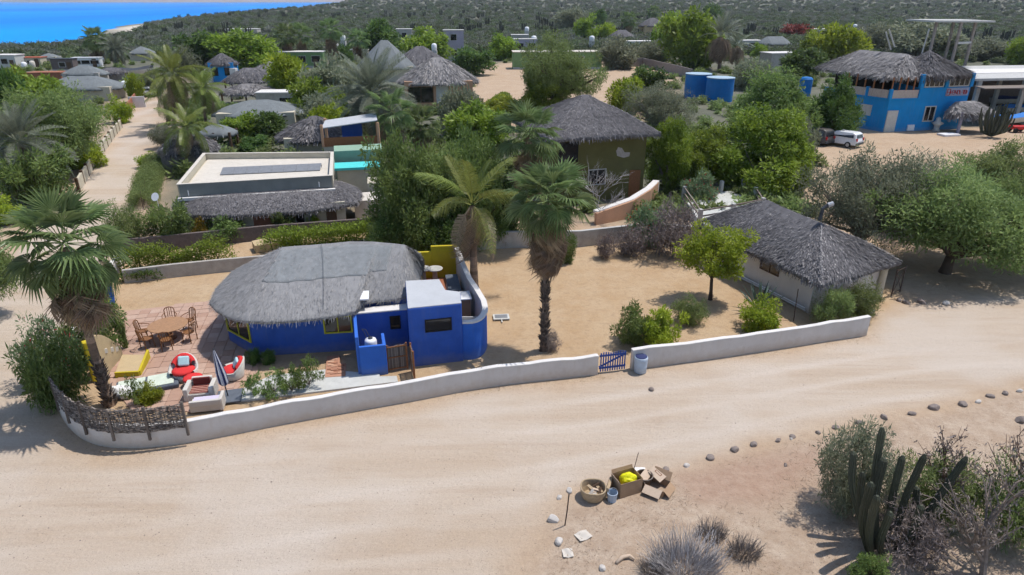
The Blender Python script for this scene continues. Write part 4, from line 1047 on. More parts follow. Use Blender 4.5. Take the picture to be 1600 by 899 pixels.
BX = [(-4.5, 25.82), (-2.2, 26.37), (-2.35, 27.6), (-3.04, 27.8), (-3.46, 29.1), (-5.05, 28.9)]
MB().prism(BX, -0.1, 2.84).build('tower_wall', M_BLUE, HB, bevel=0.05)
cx, cy = sum(p[0] for p in BX) / 6, sum(p[1] for p in BX) / 6
MB().prism([(cx + (p[0] - cx) * 0.985, cy + (p[1] - cy) * 0.985) for p in BX], 2.83, 2.875).build('tower_roof', M_ROOFGREY, HB, bevel=0.015)
window(HB, wpt(BX[0], BX[1], 0.30), wpt(BX[0], BX[1], 0.80), 1.62, 2.24, M_DARK, 0.05, 0.04)
CE = chaikin([(-2.25, 26.55), (-1.55, 26.6), (-1.2, 27.6), (-1.35, 28.8)], 3); CE2 = [(-1.36, 28.85), (-1.75, 30.2), (-2.2, 31.6), (-2.62, 33.4), (-3.2, 36.2)]
MB().line(CE2, 0.16, -0.1, 1.82).build('courtyard_wall', M_WHITE, HB, bevel=0.02); CE3 = CE + CE2[1:]
MB().line(CE, 0.16, -0.1, 1.82).build('curved_wall', M_BLUE_PALE, HB, bevel=0.02)
mb = MB(); mb.line(CE3, 0.27, 1.818, 1.9); mb.build('white_coping', M_CAP, HB, bevel=0.025)
YW = [(-3.2, 36.3), (-4.7, 36.15), (-6.2, 36.0)]
MB().line(YW[:2], 0.18, -0.1, 2.0).build('yellow_wall', M_YELLOW, HB, bevel=0.02)
MB().line(YW[1:], 0.18, -0.1, 1.66).build('yellow_wall', M_YELLOW, HB, bevel=0.02)
MB().line([(-6.2, 36.0), (-6.0, 34.4)], 0.16, -0.1, 1.5).build('yellow_wall', M_YELLOW, HB, bevel=0.02)
MB().prism([(-2.7, 29.3), (-3.2, 36.2), (-6.1, 35.9), (-5.0, 33.7), (-4.9, 29.3)], 0, 0.05).build('terracotta_floor', M_TERRA, HB)
LW = [G(563, 587), G(604, 583)]; bk = Vector((-0.25, 1.0, 0)).normalized()
MB().line([(LW[0][0] + bk.x * 2.2, LW[0][1] + bk.y * 2.2), (LW[0][0] + bk.x * .02, LW[0][1] + bk.y * .02)], 0.14, -0.1, [1.9, 1.86]).build('pump_wall', M_BLUE_PALE, HB, bevel=0.02)
MB().line([(LW[0][0] + .06, LW[0][1]), LW[1], (LW[1][0] + bk.x * 1.1, LW[1][1] + bk.y * 1.1)], 0.14, -0.1, 1.42).build('pump_wall', M_BLUE_PALE, HB, bevel=0.02)
MB().tube([AT(505, 381, 31.0) + Vector((0, -.3, .12)), AT(505, 400, 29.9) + Vector((0, 0, .1)), AT(506, 450, 28.0) + Vector((0, 0, .16)), AT(506, 488, 26.5) + Vector((0, 0, .12))], 0.009, 6).build('roof_seam', M_CHAR, HB)
MB().tube([AT(350, 470, 27.6), AT(366, 473, 27.3), AT(378, 484, 26.8)], 0.03, 6).build('roof_rope', M_BARKG, HB)

x, y = -6.25, 26.0; e = empty('water_tank', (x, y, 0)); tag(e, 'small white round tank with a curved pipe behind the low blue pump wall', 'tank')
MB().lathe([(0.2, 0.0), (0.27, 0.03), (0.27, 1.2), (0.24, 1.28), (0.12, 1.32)], n=22).build('tank_body', M_PVC, e, local=True, smooth=True)
MB().lathe([(0.1, 1.315), (0.1, 1.37), (0.03, 1.38)], n=14).build('tank_cap', M_CHAR, e, local=True)
MB().tube([(-.12, .12, 1.0), (-.3, .18, 1.55), (-.38, .15, 1.7), (-.2, .1, 1.72), (-.08, .02, 1.5), (0, 0, 1.36)], 0.018, 6).build('pipe', M_CHAR, e, local=True)
e = tag(MB().box(-0.22, 0.22, -0.3, 0.3, 0, 0.09).build('roof_hatch', M_PVC, None, bevel=0.02, local=True), 'small white panel lying on the thatch of the blue house', 'panel'); p = AT(569, 464, 27.9); e.location = (p.x, p.y, p.z + 0.02); e.rotation_euler = (R(18), 0, R(8))

def reed_panel(a, b, z1, label, name='reed_gate'):
    a = Vector((*a, 0)); b = Vector((*b, 0)); e = empty(name, a); tag(e, label, 'gate'); d = (b - a); n_ = max(6, int(d.length / 0.045)); rr = random.Random(int(a.x * 100))
    mb = MB()
    for k in range(n_):
        p = a + d * ((k + .5) / n_); mb.tube([p + Vector((0, 0, .05)), p + Vector((rr.uniform(-.01, .01), 0, z1 + rr.uniform(-.05, .03)))], 0.02, 5, rr.random())
    mb.build('reed_mat', M_WOVEN, e)['kind'] = 'stuff'
    for q in (a, b): MB().bar(q, q + Vector((0, 0, z1 + .06)), 0.07).build('post', M_WOODRED, e)
    for z in (0.12, z1 * .55, z1 - .05): MB().bar(a + Vector((0, -.03, z)), b + Vector((0, -.03, z)), 0.045).build('cross_rail', M_WOODRED, e)
reed_panel(G(607, 581), G(637, 576), 1.25, 'brown reed panel closing the gap between the two blue walls')
reed_panel(G(644, 580), G(648, 594), 1.35, 'narrow reed gate standing open, seen edge-on beside the tall blue block')

# outdoor kitchen behind the tall block
for i, (px, py, l_) in enumerate(((666, 432, 'stone pedestal basin nearest the thatch, against the yellow wall'), (684, 430, 'round pedestal basin in the middle of the yellow-walled courtyard'))):
    x, y = G(px, py); e = empty('pedestal_basin', (x, min(y, 35.3), 0.05)); tag(e, l_, 'basin', 'basins in the yellow courtyard')
    MB().lathe([(0.2, 0), (0.16, 0.06), (0.13, 0.7), (0.2, 0.76)], n=14).build('pedestal', M_CONCW, e, local=True, smooth=True)
    MB().lathe([(0.2, 0.75), (0.44, 0.84), (0.46, 0.9), (0.4, 0.9), (0.3, 0.84)], n=20).build('bowl', M_CONC, e, local=True, smooth=True)
e = empty('kitchen_counter', (-3.2, 33.2, 0.05)); tag(e, 'white counter with a grey worktop along the courtyard wall', 'counter')
MB().obox((0, 0), R(100), 2.2, 0.6, 0, 0.85).build('cabinet', M_WHITE, e, local=True, bevel=0.01); MB().obox((0, 0), R(100), 2.3, 0.68, 0.85, 0.92).build('worktop', M_SLATE, e, local=True, bevel=0.01)
e = empty('wooden_cabinet', (-2.62, 30.45, 0.05)); tag(e, 'wooden cabinet with a bright white top beside the palm trunk', 'cabinet')
MB().obox((0, 0), R(12), 0.95, 0.8, 0, 1.3).build('cabinet_box', M_CARD, e, local=True, bevel=0.01); MB().obox((0, 0), R(12), 1.1, 1.0, 1.3, 1.36).build('white_top', M_PVC, e, local=True, bevel=0.01)
e = empty('wash_basin', (-2.05, 28.6, 0.0)); tag(e, 'concrete laundry basin inside the curved blue wall', 'basin')
MB().obox((0, 0), R(8), 0.9, 0.5, 0, 0.85).build('stand', M_CONC, e, local=True); mb = MB()
for a, b in (((-.45, -.25), (.45, -.25)), ((.45, -.25), (.45, .25)), ((.45, .25), (-.45, .25)), ((-.45, .25), (-.45, -.25))): mb.line([a, b], 0.06, 0.85, 1.0)
mb.build('rim', M_CONCW, e, local=True)

# ------------------------------------------------------------------ patio, paths
PATIO = [G(196, 486), G(338, 470), G(362, 532), G(402, 558), G(404, 580), G(372, 606), G(345, 634), G(300, 643), G(205, 640), G(172, 600), G(172, 545)]
pat = kind(MB().prism(PATIO, -0.1, 0.0).build('patio', M_PAVER), 'structure')
rs = random.Random(9); tiles = []
for k in range(8):
    mb = MB(); c = 0.25; P = [(-c + rs.uniform(0, .02), -c + rs.uniform(0, .02)), (c - rs.uniform(0, .02), -c + rs.uniform(0, .02)), (c - rs.uniform(0, .02), c - rs.uniform(0, .02)), (-c + rs.uniform(0, .02), c - rs.uniform(0, .02))]
    mb.prism(P, -0.02, 0.03, rs.uniform(0.2, 0.8)); me = bpy.data.meshes.new('paver'); me.from_pydata(mb.v, [], mb.f)
    a = me.attributes.new('tint', 'FLOAT', 'FACE'); a.data.foreach_set('value', np.array(mb.t, dtype=np.float32)); me.materials.append(M_PAVER); tiles.append(me)
cand = []
for i in range(-30, 30):
    for j in range(-30, 30):
        u, v = i * 0.505, j * 0.505; a_ = R(12); X = -15.6 + u * math.cos(a_) - v * math.sin(a_); Y = 26.5 + u * math.sin(a_) + v * math.cos(a_)
        s = float(sdf(PATIO, np.array(X), np.array(Y))); hs = float(sdf(HW, np.array(X), np.array(Y)))
        if s > 0.12 and hs < 0.1: cand.append((X, Y))
cand.sort(key=lambda p: p[1])
for X, Y in cand[:300]:
    o = link('paver', rs.choice(tiles), None, pat); o.location = (X, Y, rs.uniform(0.0, 0.012)); o.rotation_euler = (rs.uniform(-.01, .01), rs.uniform(-.01, .01), R(12) + rs.choice((0, 1, 2, 3)) * math.pi / 2 + rs.uniform(-.02, .02))
if len(cand) > 300:
    mb = MB()
    for X, Y in cand[300:]: mb.obox((X, Y), R(12), 0.47, 0.47, -0.02, 0.033 + rs.uniform(0, .01), rs.uniform(.1, .9))
    mb.build('far_pavers', M_PAVER, pat)['kind'] = 'stuff'
SLAB = [G(369, 629), G(379, 609), G(424, 588), G(508, 579), G(593, 586), G(594, 590), G(620, 589), G(622, 598)] 
kind(MB().prism(SLAB, -0.1, 0.06).build('concrete_path', M_CONCW, bevel=0.02), 'structure')
BP = [G(508, 592), G(511, 559), G(531, 557), G(531, 570), G(541, 570), G(540, 590)]
bp_ = kind(MB().prism(BP, -0.1, 0.075).build('brick_step', M_BRICK), 'structure')
for i in range(-10, 10):
    for j in range(-14, 14):
        X = -7.9 + i * 0.3 * .98 - j * 0.15 * .2 + (j % 2) * .14; Y = 25.7 + i * 0.3 * .2 + j * 0.155 * .98
        if float(sdf(BP, np.array(X), np.array(Y))) > 0.12:
            MB().obox((X, Y), R(11), 0.27, 0.13, 0.06, 0.1 + rs.uniform(0, .012), rs.random()).build('brick', M_BRICK, bp_)

# ------------------------------------------------------------------ patio furniture
def dining_chair(loc, rz, label):
    e = empty('dining_chair', (*loc, 0.035), rz); e.scale = (1.12, 1.12, 1.08); tag(e, label, 'chair', 'bentwood chairs round the table')
    mb = MB(); mb.lathe([(0.2, 0.42), (0.225, 0.435), (0.22, 0.46), (0.1, 0.465)], n=16); mb.build('seat', M_RATTAN, e, local=True)
    for sx in (-1, 1):
        MB().tube([(sx * .17, -.17, .43), (sx * .2, -.21, 0)], 0.02, 6).build('leg', M_RATTAN, e, local=True)
        MB().tube([(sx * .2, .2, .0), (sx * .19, .19, .45), (sx * .2, .25, .85)], 0.02, 6).build('leg', M_RATTAN, e, local=True)
        MB().tube([(sx * .19, .23, .72), (sx * .3, .05, .66), (sx * .27, -.16, .64), (sx * .19, -.17, .45)], 0.018, 6).build('armrest', M_RATTAN, e, local=True)
    MB().tube([(-.2, .25, .84), (-.14, .28, .92), (0, .3, .95), (.14, .28, .92), (.2, .25, .84)], 0.024, 6).build('top_rail', M_RATTAN, e, local=True)
    for q in (-.08, 0, .08): MB().tube([(q, .2, .46), (q, .285, .93)], 0.014, 5).build('back_slat', M_RATTAN, e, local=True)
tx, ty = G(262, 508, 0.74)
e = empty('round_table', (tx, ty, 0.035)); tag(e, 'large round wooden dining table on the terracotta patio', 'table')
MB().lathe([(0.8, 0.68), (0.88, 0.69), (0.89, 0.725), (0.86, 0.735)], n=40).build('table_top', M_TABLE, e, local=True, bevel=0.008)
MB().lathe([(0.3, 0), (0.28, 0.06), (0.1, 0.12), (0.09, 0.6), (0.25, 0.68)], n=16).build('pedestal', M_RATTAN, e, local=True, smooth=True)
for k, (a, w) in enumerate(((188, 'left end'), (238, 'front left, nearest the yellow bench'), (290, 'front right, nearest the red armchair'), (345, 'right side, nearest the house'), (62, 'far right side'), (112, 'far left side'))):
    dining_chair((tx + 1.13 * math.cos(R(a)), ty + 1.13 * math.sin(R(a))), R(a - 90), 'bentwood armchair at the round table, ' + w)

def tub_chair(px, py, rz, label, pillow=True, s=1.0):
    x, y = G(px, py); e = empty('wicker_armchair', (x, y, 0.035), rz); e.scale = (s, s, s); tag(e, label, 'armchair', 'white wicker chairs with red cushions')
    mb = MB(); N = 26; ring = []
    for i in range(N + 1):
        a = R(-35 + 250 * i / N); h = 0.42 + 0.42 * max(0, math.sin(a)) ** 1.2; ring.append((a, h))
    for i in range(N):
        (a0, h0), (a1, h1) = ring[i], ring[i + 1]; P = []
        for a, h in ((a0, h0), (a1, h1)):
            c, s_ = math.cos(a), math.sin(a)
            P += [(c * .42, s_ * .42, .04), (c * .54, s_ * .54, h), (c * .47, s_ * .47, h), (c * .37, s_ * .37, .3)]
        mb.add(P, [(0, 4, 5, 1), (1, 5, 6, 2), (2, 6, 7, 3)])
    mb.build('wicker_shell', M_WICKER, e, local=True, smooth=True)
    MB().lathe([(0.3, 0.0), (0.4, 0.03), (0.42, 0.28), (0.1, 0.3)], n=24).build('base', M_WICKER, e, local=True, smooth=True)
    MB().lathe([(0.36, 0.3), (0.41, 0.33), (0.41, 0.4), (0.34, 0.45), (0.1, 0.46)], n=24, c=(0, -0.03, 0)).build('seat_cushion', M_RED, e, local=True, smooth=True)
    mb = MB()
    for i in range(14):
        a0, a1 = R(20 + 140 * i / 14), R(20 + 140 * (i + 1) / 14); P = []
        for a in (a0, a1):
            c, s_ = math.cos(a), math.sin(a); hh = 0.5 + 0.36 * math.sin(a)
            P += [(c * .46, s_ * .46, .42), (c * .46, s_ * .46, hh), (c * .38, s_ * .38, hh + .04), (c * .3, s_ * .3, hh - .05), (c * .3, s_ * .3, .42)]
        mb.add(P, [(0, 5, 6, 1), (1, 6, 7, 2), (2, 7, 8, 3), (3, 8, 9, 4)])
    mb.build('back_cushion', M_RED, e, local=True, smooth=True)
    if pillow:
        o = MB().box(-.2, .2, -.06, .06, -.19, .19).build('throw_pillow', M_AQUA, e, local=True, bevel=0.055); o.location = (0.02, 0.16, 0.66); o.rotation_euler = (R(-28), R(6), R(4))
tub_chair(290, 592, R(14), 'white wicker tub armchair with red cushions nearest the dining table', s=1.12)
tub_chair(366, 590, R(-68), 'white wicker tub armchair with red cushions half behind the closed parasol', s=1.02)
x, y = G(304, 603); e = empty('ottoman', (x, y, 0.035)); tag(e, 'round white wicker footstool with a red cushion', 'footstool')
MB().lathe([(0.33, 0), (0.36, 0.03), (0.37, 0.25), (0.3, 0.29)], n=22).build('wicker_base', M_WICKER, e, local=True, smooth=True)
MB().lathe([(0.34, 0.285), (0.39, 0.31), (0.39, 0.38), (0.33, 0.42), (0.1, 0.43)], n=22).build('cushion', M_RED, e, local=True, smooth=True)
# armchair with the striped throw
x, y = G(316, 619); e = empty('white_armchair', (x, y, 0.035), R(10)); tag(e, 'boxy white armchair covered with a maroon striped throw', 'armchair')
MB().box(-.42, .42, -.4, .4, 0, .3).build('seat_base', M_WICKER, e, local=True, bevel=.03)
for sx in (-1, 1): MB().box(sx * .49 - .09, sx * .49 + .09, -.42, .42, 0, .56).build('armrest', M_WICKER, e, local=True, bevel=.03)
MB().box(-.4, .4, .34, .5, .28, .66).build('backrest', M_WICKER, e, local=True, bevel=.03)
thr = MB().box(-.36, .36, -.36, .3, .3, .345).build('throw', M_PINKST, e, local=True, bevel=.01)
for k in range(5): MB().box(-.365, .365, -.345 + k * .13, -.28 + k * .13, .346, .356).build('stripe', M_MAROON, thr, local=True)
MB().box(-.33, .33, .26, .345, .36, .68).build('back_throw', M_MAROON, e, local=True, bevel=.02)
x, y = G(326, 638); e = empty('white_sofa', (x, y, 0.035), R(12)); e.scale = (.72, .85, .9); tag(e, 'low white sofa with a lilac cloth just inside the front wall', 'sofa')
MB().box(-.85, .85, -.35, .35, 0, .34).build('seat_base', M_WICKER, e, local=True, bevel=.03); MB().box(-.83, .83, -.42, -.26, .3, .58).build('backrest', M_WICKER, e, local=True, bevel=.03)
MB().box(.7, .88, -.4, .38, .0, .6).build('armrest', M_WICKER, e, local=True, bevel=.03)
MB().box(-.75, .68, -.24, .36, .345, .4).build('lilac_cloth', M_LILAC, e, local=True, bevel=.02)
# closed parasol
x, y = G(357, 622); e = empty('closed_parasol', (x, y, 0.0)); tag(e, 'closed navy and white striped parasol on a dark flat base', 'parasol')
MB().obox((0.05, 0), R(15), 1.0, 1.0, 0.03, 0.11).build('base_slab', M_SLATE, e, local=True, bevel=.02)
tipx = -0.22
MB().tube([(0, 0, .1), (tipx, 0, 2.3)], 0.025, 8).build('pole', M_CHAR, e, local=True)
cn = []
for k in range(12):
    mb = MB(); prof = [(0.62, 0.11), (0.75, 0.2), (1.2, 0.19), (1.7, 0.12), (2.1, 0.06), (2.28, 0.015)]
    for i in range(len(prof) - 1):
        P = []
        for z, r in prof[i:i + 2]:
            for a in (k, k + 0.5, k + 1):
                rr = r * (1.0 if a != k + .5 else 0.72); P.append((tipx * z / 2.3 + rr * math.cos(a * math.pi / 6), rr * math.sin(a * math.pi / 6), z))
        mb.add(P, [(0, 1, 4, 3), (1, 2, 5, 4)])
    mb.build('canopy_panel', (M_STRIPEN, M_STRIPEW)[k % 2], e, local=True)
# yellow bench and niche wall
e = empty('yellow_niche_wall', G(160, 590)); tag(e, 'tall curved yellow plaster wall behind the patio bench', 'wall')
na, nb = Vector((*G(158, 592), 0)), Vector((*G(188, 557), 0)); mb = MB(); pts = [lerp(na, nb, t) for t in np.linspace(0, 1, 13)]
hz = [2.05 - 1.6 * (t ** 1.6) for t in np.linspace(0, 1, 13)]; hz[0] = 1.85; hz[1] = 2.0
mb.line([(p[0], p[1]) for p in pts], 0.28, 0, hz); mb.build('wall_body', M_YELLOWTAN, e, bevel=.02)
p = lerp(na, nb, 0.0); MB().obox((p[0] - .08, p[1] - .1), R(40), 0.4, 0.34, 0, 1.9).build('wall_end', M_YELLOW, e, bevel=.05)
for t, z in ((0.35, .9), (.6, .7), (.8, .5)):
    q = lerp(na, nb, t); MB().obox((q[0] + .13, q[1] - .07), R(60), 0.24, 0.06, z, z + .2).build('niche', M_CREAM, e)
e = empty('plaster_bench', G(215, 590)); tag(e, 'built-in tan bench with a bright yellow edge on the patio', 'bench')
BN = [G(181, 590), G(219, 588), G(234, 560), G(192, 560)]
MB().prism(BN, 0, 0.2).build('bench_seat', M_YELLOWTAN, e, bevel=.02)
MB().line([BN[0], BN[1]], 0.1, 0, 0.26).build('bench_edge', M_YELLOW, e, bevel=.02); MB().line([BN[1], BN[2]], 0.1, 0, [0.262, 0.46]).build('bench_edge', M_YELLOW, e, bevel=.02)
e = empty('lounger_pad', (*G(232, 606), 0.03), R(24)); tag(e, 'grey low platform with pale green cushion panels in front of the yellow bench', 'platform')
MB().box(-1.2, 1.2, -.6, .6, 0, .22).build('platform_body', M_SLATE, e, local=True, bevel=.06)
for k in range(2): MB().box(-1.1 + k * 1.1, -.08 + k * 1.1, -.5, .5, .22, .26).build('cushion_panel', M_PALEGREEN, e, local=True, bevel=.015)
x, y = G(192, 618); e = empty('cloth_bundle', (x, y, 0.03), R(-20)); tag(e, 'crumpled white cloth cover lying beside the palm foot', 'cloth')
bm = bmesh.new(); bmesh.ops.create_icosphere(bm, subdivisions=4, radius=1)
for v in bm.verts:
    f = float(fbm(np.array(v.co.x * 2), np.array(v.co.y * 2 + v.co.z * 3), 2.2, 77, 3)); v.co *= 1 + .16 * f; v.co = Vector((v.co.x * .62, v.co.y * .3, max(-.0, v.co.z * .3 + .1)))
me = bpy.data.meshes.new('cover'); bm.to_mesh(me); bm.free(); link('cover', me, M_CLOTH, e)
x, y = G(174, 480); e = empty('blue_board', (x, y, 0), R(30)); tag(e, 'tall blue board standing among the bushes by the side street', 'board')
o = MB(); N = 16; P = [(0.26 * math.cos(a) * (1 - .25 * math.sin(a)), 0.9 + 0.95 * math.sin(a)) for a in np.linspace(0, 2 * math.pi, N, endpoint=False)]
o.add([(p[0], -.04, p[1]) for p in P] + [(p[0], .04, p[1]) for p in P], [tuple(range(N)), tuple(range(N, 2 * N))[::-1]] + [(i, N + i, N + (i + 1) % N, (i + 1) % N) for i in range(N)]); o = o.build('board_panel', M_BLUE_PALE, e, local=True, bevel=.015, fixn=True); o.rotation_euler = (R(-8), 0, 0)
# solar light lying in the sand
x, y = G(783, 497); e = empty('solar_lamp', (x, y, 0.0), R(6)); tag(e, 'solar lamp panel with a white frame lying on the sand', 'lamp')
MB().box(-.42, .42, -.3, .3, 0.02, .09).build('frame', M_CONCW, e, local=True, bevel=.02); MB().box(-.32, .32, -.2, .2, .09, .1).build('solar_cell', M_SOLARG, e, local=True); MB().box(-.03, .03, -.6, -.3, .03, .06).build('stem', M_CONCW, e, local=True)

# ------------------------------------------------------------------ the white bungalow
BG = empty('white_bungalow', (16.6, 35.8, 0)); tag(BG, 'white bungalow with a shaggy hipped thatch roof at the right end of the wall', 'house')
BE = [(15.3, 30.2), (21.0, 33.4), (17.3, 43.4), (11.5, 40.2)]
bc = (16.3, 36.8); BI = [(bc[0] + (p[0] - bc[0]) * 0.88, bc[1] + (p[1] - bc[1]) * 0.88) for p in BE]
BI[0] = (15.5, 31.35); BI[3] = (11.9, 39.6)
MB().prism(BI, -0.1, 2.3).build('wall', M_WHITE, BG, bevel=0.03)
thatch(BG, 'thatch_roof', BE, [(16.55, 34.0), (15.2, 38.6)], 2.1, 4.05, M_THATCHD, step=0.25, rings=12, bulge=0.1, strands=20000, slen=0.17, drop=0.24, seed=21, corner=0, lift=0.045, amp=0.09, hips=1.8, base_t=0.58, wid=0.034, fringe=2.6, sdev=.2)
window(BG, wpt(BI[3], BI[0], 0.58), wpt(BI[3], BI[0], 0.74), 1.15, 1.75, M_WOOD, 0.06, 0.05, 1)
MB().tube([(16.5, 34.1, 4.2), (16.55, 34.1, 4.85), (16.8, 34.1, 5.05)], 0.09, 10).build('vent_pipe', M_CHAR, BG); MB().tube([(16.78, 34.1, 5.03), (17.05, 34.1, 5.12)], 0.13, 10).build('vent_hood', M_STEEL, BG)
d = Vector((BI[0][0] - BI[3][0], BI[0][1] - BI[3][1], 0)).normalized(); nn = Vector((d.y, -d.x, 0))
for k, z in enumerate((0.12, 0.26)): MB().tube([Vector((*wpt(BI[3], BI[0], 0.1), z)) + nn * (0.1 + .06 * k), Vector((*wpt(BI[3], BI[0], 0.985), z)) + nn * (0.1 + .06 * k)], 0.035, 8).build('wall_pipe', M_PVC, BG)
MB().lathe([(0.2, 0), (0.2, 2.1)], c=(*G(1372, 462), 0), n=14).build('porch_column', M_BEIGE, BG, smooth=False)
x, y = G(1241, 500); e = empty('black_pole', (x, y + .2, 0)); tag(e, 'thin black pole leaning on the white bungalow wall', 'pole'); MB().tube([(-.1, -.35, 0), (.05, .1, 1.6)], 0.025, 7).build('pole_shaft', M_RUSTIRON, e, local=True)
e = empty('wire_gate', (*G(1388, 462), 0)); tag(e, 'rusty wire frame gate beside the bungalow porch column', 'gate')
a = Vector((0.1, -.1, 0)); b = Vector((0.9, .5, 0))
for q in (a, b): MB().tube([q, q + Vector((0, 0, 1.6))], 0.035, 6).build('post', M_RUSTIRON, e, local=True)
for z in (0.15, 1.5): MB().tube([a + Vector((0, 0, z)), b + Vector((0, 0, z))], 0.025, 6).build('rail', M_RUSTIRON, e, local=True)
MB().tube([a + Vector((0, 0, .15)), b + Vector((0, 0, 1.5))], 0.02, 6).build('brace', M_RUSTIRON, e, local=True); MB().tube([a + Vector((0, 0, 1.5)), b + Vector((0, 0, .15))], 0.02, 6).build('brace', M_RUSTIRON, e, local=True)

# terrace behind it
TE = [G(1094, 348, .7), G(1195, 327, .7), G(1165, 296, .7), G(1066, 306, .7)]
e = empty('terrace', (*TE[0], 0)); tag(e, 'pale raised terrace with a post and rail fence behind the bungalow', 'terrace')
MB().prism(TE, -0.1, .7).build('deck', M_CONCW, e, bevel=.03)
tp = [wpt(TE[3], TE[0], .08), wpt(TE[3], TE[0], .97), wpt(TE[0], TE[1], .48), wpt(TE[0], TE[1], .95), wpt(TE[1], TE[2], .5), wpt(TE[2], TE[3], .4), wpt(TE[2], TE[3], .05)]
for p in tp: MB().obox(p, R(20), .26, .26, .69, 1.62).build('post', M_CONC, e, bevel=.02)
for i, j in ((0, 1), (1, 2), (2, 3), (3, 4)):
    for z in (1.08, 1.5): MB().bar((*tp[i], z), (*tp[j], z), .09, .09).build('rail', M_BARKG, e)

# ------------------------------------------------------------------ back garden walls
p = resample([(-25.2, 40.2), G(230, 394), G(421, 374), G(592, 361), (-6, 46.2)], 1.5)
wall_thing('stone_garden_wall', p, 0.22, 1.0, M_DARKBLOCK, 'long dark stone wall behind the hedge and the blue house')
p = resample([G(195, 442), G(275, 432), G(352, 424), G(420, 418)], 1.2)
wall_thing('yard_wall', p, 0.2, 0.8, M_BLOCKL, 'pale weathered wall under the creeper at the back of the patio')
p = resample([(-6, 40.5), (0, 41.5), G(905, 385), G(1015, 372), (12.6, 42.5)], 1.2)
wall_thing('yard_wall', p, 0.2, 1.05, M_BLOCKL, 'weathered grey wall with a light top along the back of the sandy yard', M_CONC)
ys = resample([G(420, 374), G(480, 392), G(395, 396)], 1.0)
e = tag(MB().prism([G(395, 388), G(425, 381), G(470, 378), G(470, 385), G(400, 396)], 0, .5).build('rubble_bed', M_YELLOWTAN), 'ochre plastered planting bed below the dark stone wall', 'planter')
# olive two-storey house
OH = empty('olive_house', (6, 56, 0)); tag(OH, 'olive green two-storey house with a square thatched roof behind the yard', 'house')
OW = [(3.4, 51.6), (10.9, 54.0), (8.6, 61.6), (1.0, 59.2)]
MB().prism(OW, -0.1, 5.5).build('wall', M_OLIVE, OH, bevel=.04)
oc = (6.0, 56.7); OE = [(oc[0] + (p[0] - oc[0]) * 1.19, oc[1] + (p[1] - oc[1]) * 1.19) for p in OW]
thatch(OH, 'thatch_roof', OE, [(5.9, 57.0), (6.3, 56.9)], 5.35, 7.85, M_THATCHD, step=.3, rings=11, bulge=.1, strands=16000, slen=.2, drop=.3, seed=31, corner=0, lift=.05, amp=.08, hips=.7, base_t=.54, wid=.04, fringe=2.2, sdev=.16)
window(OH, wpt(OW[0], OW[1], 0.03), wpt(OW[0], OW[1], 0.24), 3.3, 4.9, M_DARK, .06, .05)
window(OH, wpt(OW[0], OW[1], 0.36), wpt(OW[0], OW[1], 0.56), 1.3, 2.6, M_CONC, .07, .06, 1)
MB().obox((3.6, 51.0), R(17), 2.2, 1.0, 2.75, 2.9).build('balcony', M_BEIGE, OH)
d = Vector((OW[1][0] - OW[0][0], OW[1][1] - OW[0][1], 0)).normalized(); nn = Vector((d.y, -d.x, 0)); a = Vector((*OW[0], 0))
P = [(5.3, 3.55), (5.9, 3.35), (6.4, 3.45), (6.45, 3.75), (5.95, 3.8), (5.7, 4.15), (5.35, 4.25), (5.2, 3.95)]
mb = MB(); mb.add([tuple(a + d * u + nn * .012 + Vector((0, 0, z))) for u, z in P], [tuple(range(len(P)))]); mb.build('bare_patch', M_PATCH, OH)
pz = Vector((*OW[1], 0)) - d * .9; MB().bar(pz + nn * .1, pz + nn * .1 + Vector((0, 0, 2.3)), .9, .12).build('wooden_shutter', M_WOODRED, OH)
e = empty('entry_ramp', (9.5, 50, 0)); tag(e, 'salmon plastered ramp wall with a white top below the olive house', 'wall')
p = [G(930, 352), G(985, 340), G(1012, 328), (11.6, 52)]; MB().line(p, .25, -.1, [.9, 1.3, 1.6, 1.7]).build('ramp_wall', M_PINK, e); MB().line([(q[0], q[1] + .35) for q in p], .5, .85, [.98, 1.38, 1.68, 1.78]).build('ramp_top', M_CAP, e)

# ------------------------------------------------------------------ house with the flat roof and solar panels
FH = empty('flat_roof_house', (-18, 48, 0)); tag(FH, 'beige flat-roofed house with solar panels and a thatched front eave', 'house')
FL, FR, BR_, BL = G(279, 288, 3.4), G(517, 274, 3.4), G(519, 238, 3.4), G(319, 240, 3.4)
MB().prism([FL, FR, BR_, BL], -.1, 2.86).build('wall', M_BEIGE, FH)
ctr = (sum(p[0] for p in (FL, FR, BR_, BL)) / 4, sum(p[1] for p in (FL, FR, BR_, BL)) / 4)
ins = [(ctr[0] + (p[0] - ctr[0]) * .955, ctr[1] + (p[1] - ctr[1]) * .955) for p in (FL, FR, BR_, BL)]
MB().prism(ins, 2.84, 2.93).build('roof_slab', M_CREAM, FH)
for a, b, m_ in ((FL, FR, M_GREYTRIM), (FR, BR_, M_BEIGE), (BR_, BL, M_BEIGE), (BL, FL, M_BEIGE)):
    MB().line([a, b], .2, 2.45, 3.38).build('parapet', m_, FH); 
mb = MB(); mb.line([FL, FR, BR_, BL], .26, 3.378, 3.42, closed=True); mb.build('coping', M_CREAM, FH)
MB().line([(FL[0] - .1, FL[1] - .3), (FR[0] + .3, FR[1] - .3)], .3, 2.3, 2.5).build('gutter', M_CAP, FH)
E1, E2 = G(288, 341, 1.75), G(552, 325, 1.75)
thatch(FH, 'thatch_eave', [E1, E2, (-11.3, 49.5), (-14, 52), (-24, 51), (-24.6, 46)], [(FL[0] + 1.5, FL[1] + 1.2), (FR[0] - .8, FR[1] + .8)], 1.75, 2.75, M_THATCHD, step=.3, rings=9, bulge=.12, strands=14000, slen=.2, drop=.22, seed=41, corner=1, lift=.045, base_t=.56, wid=.032, fringe=2.2, sdev=.16)
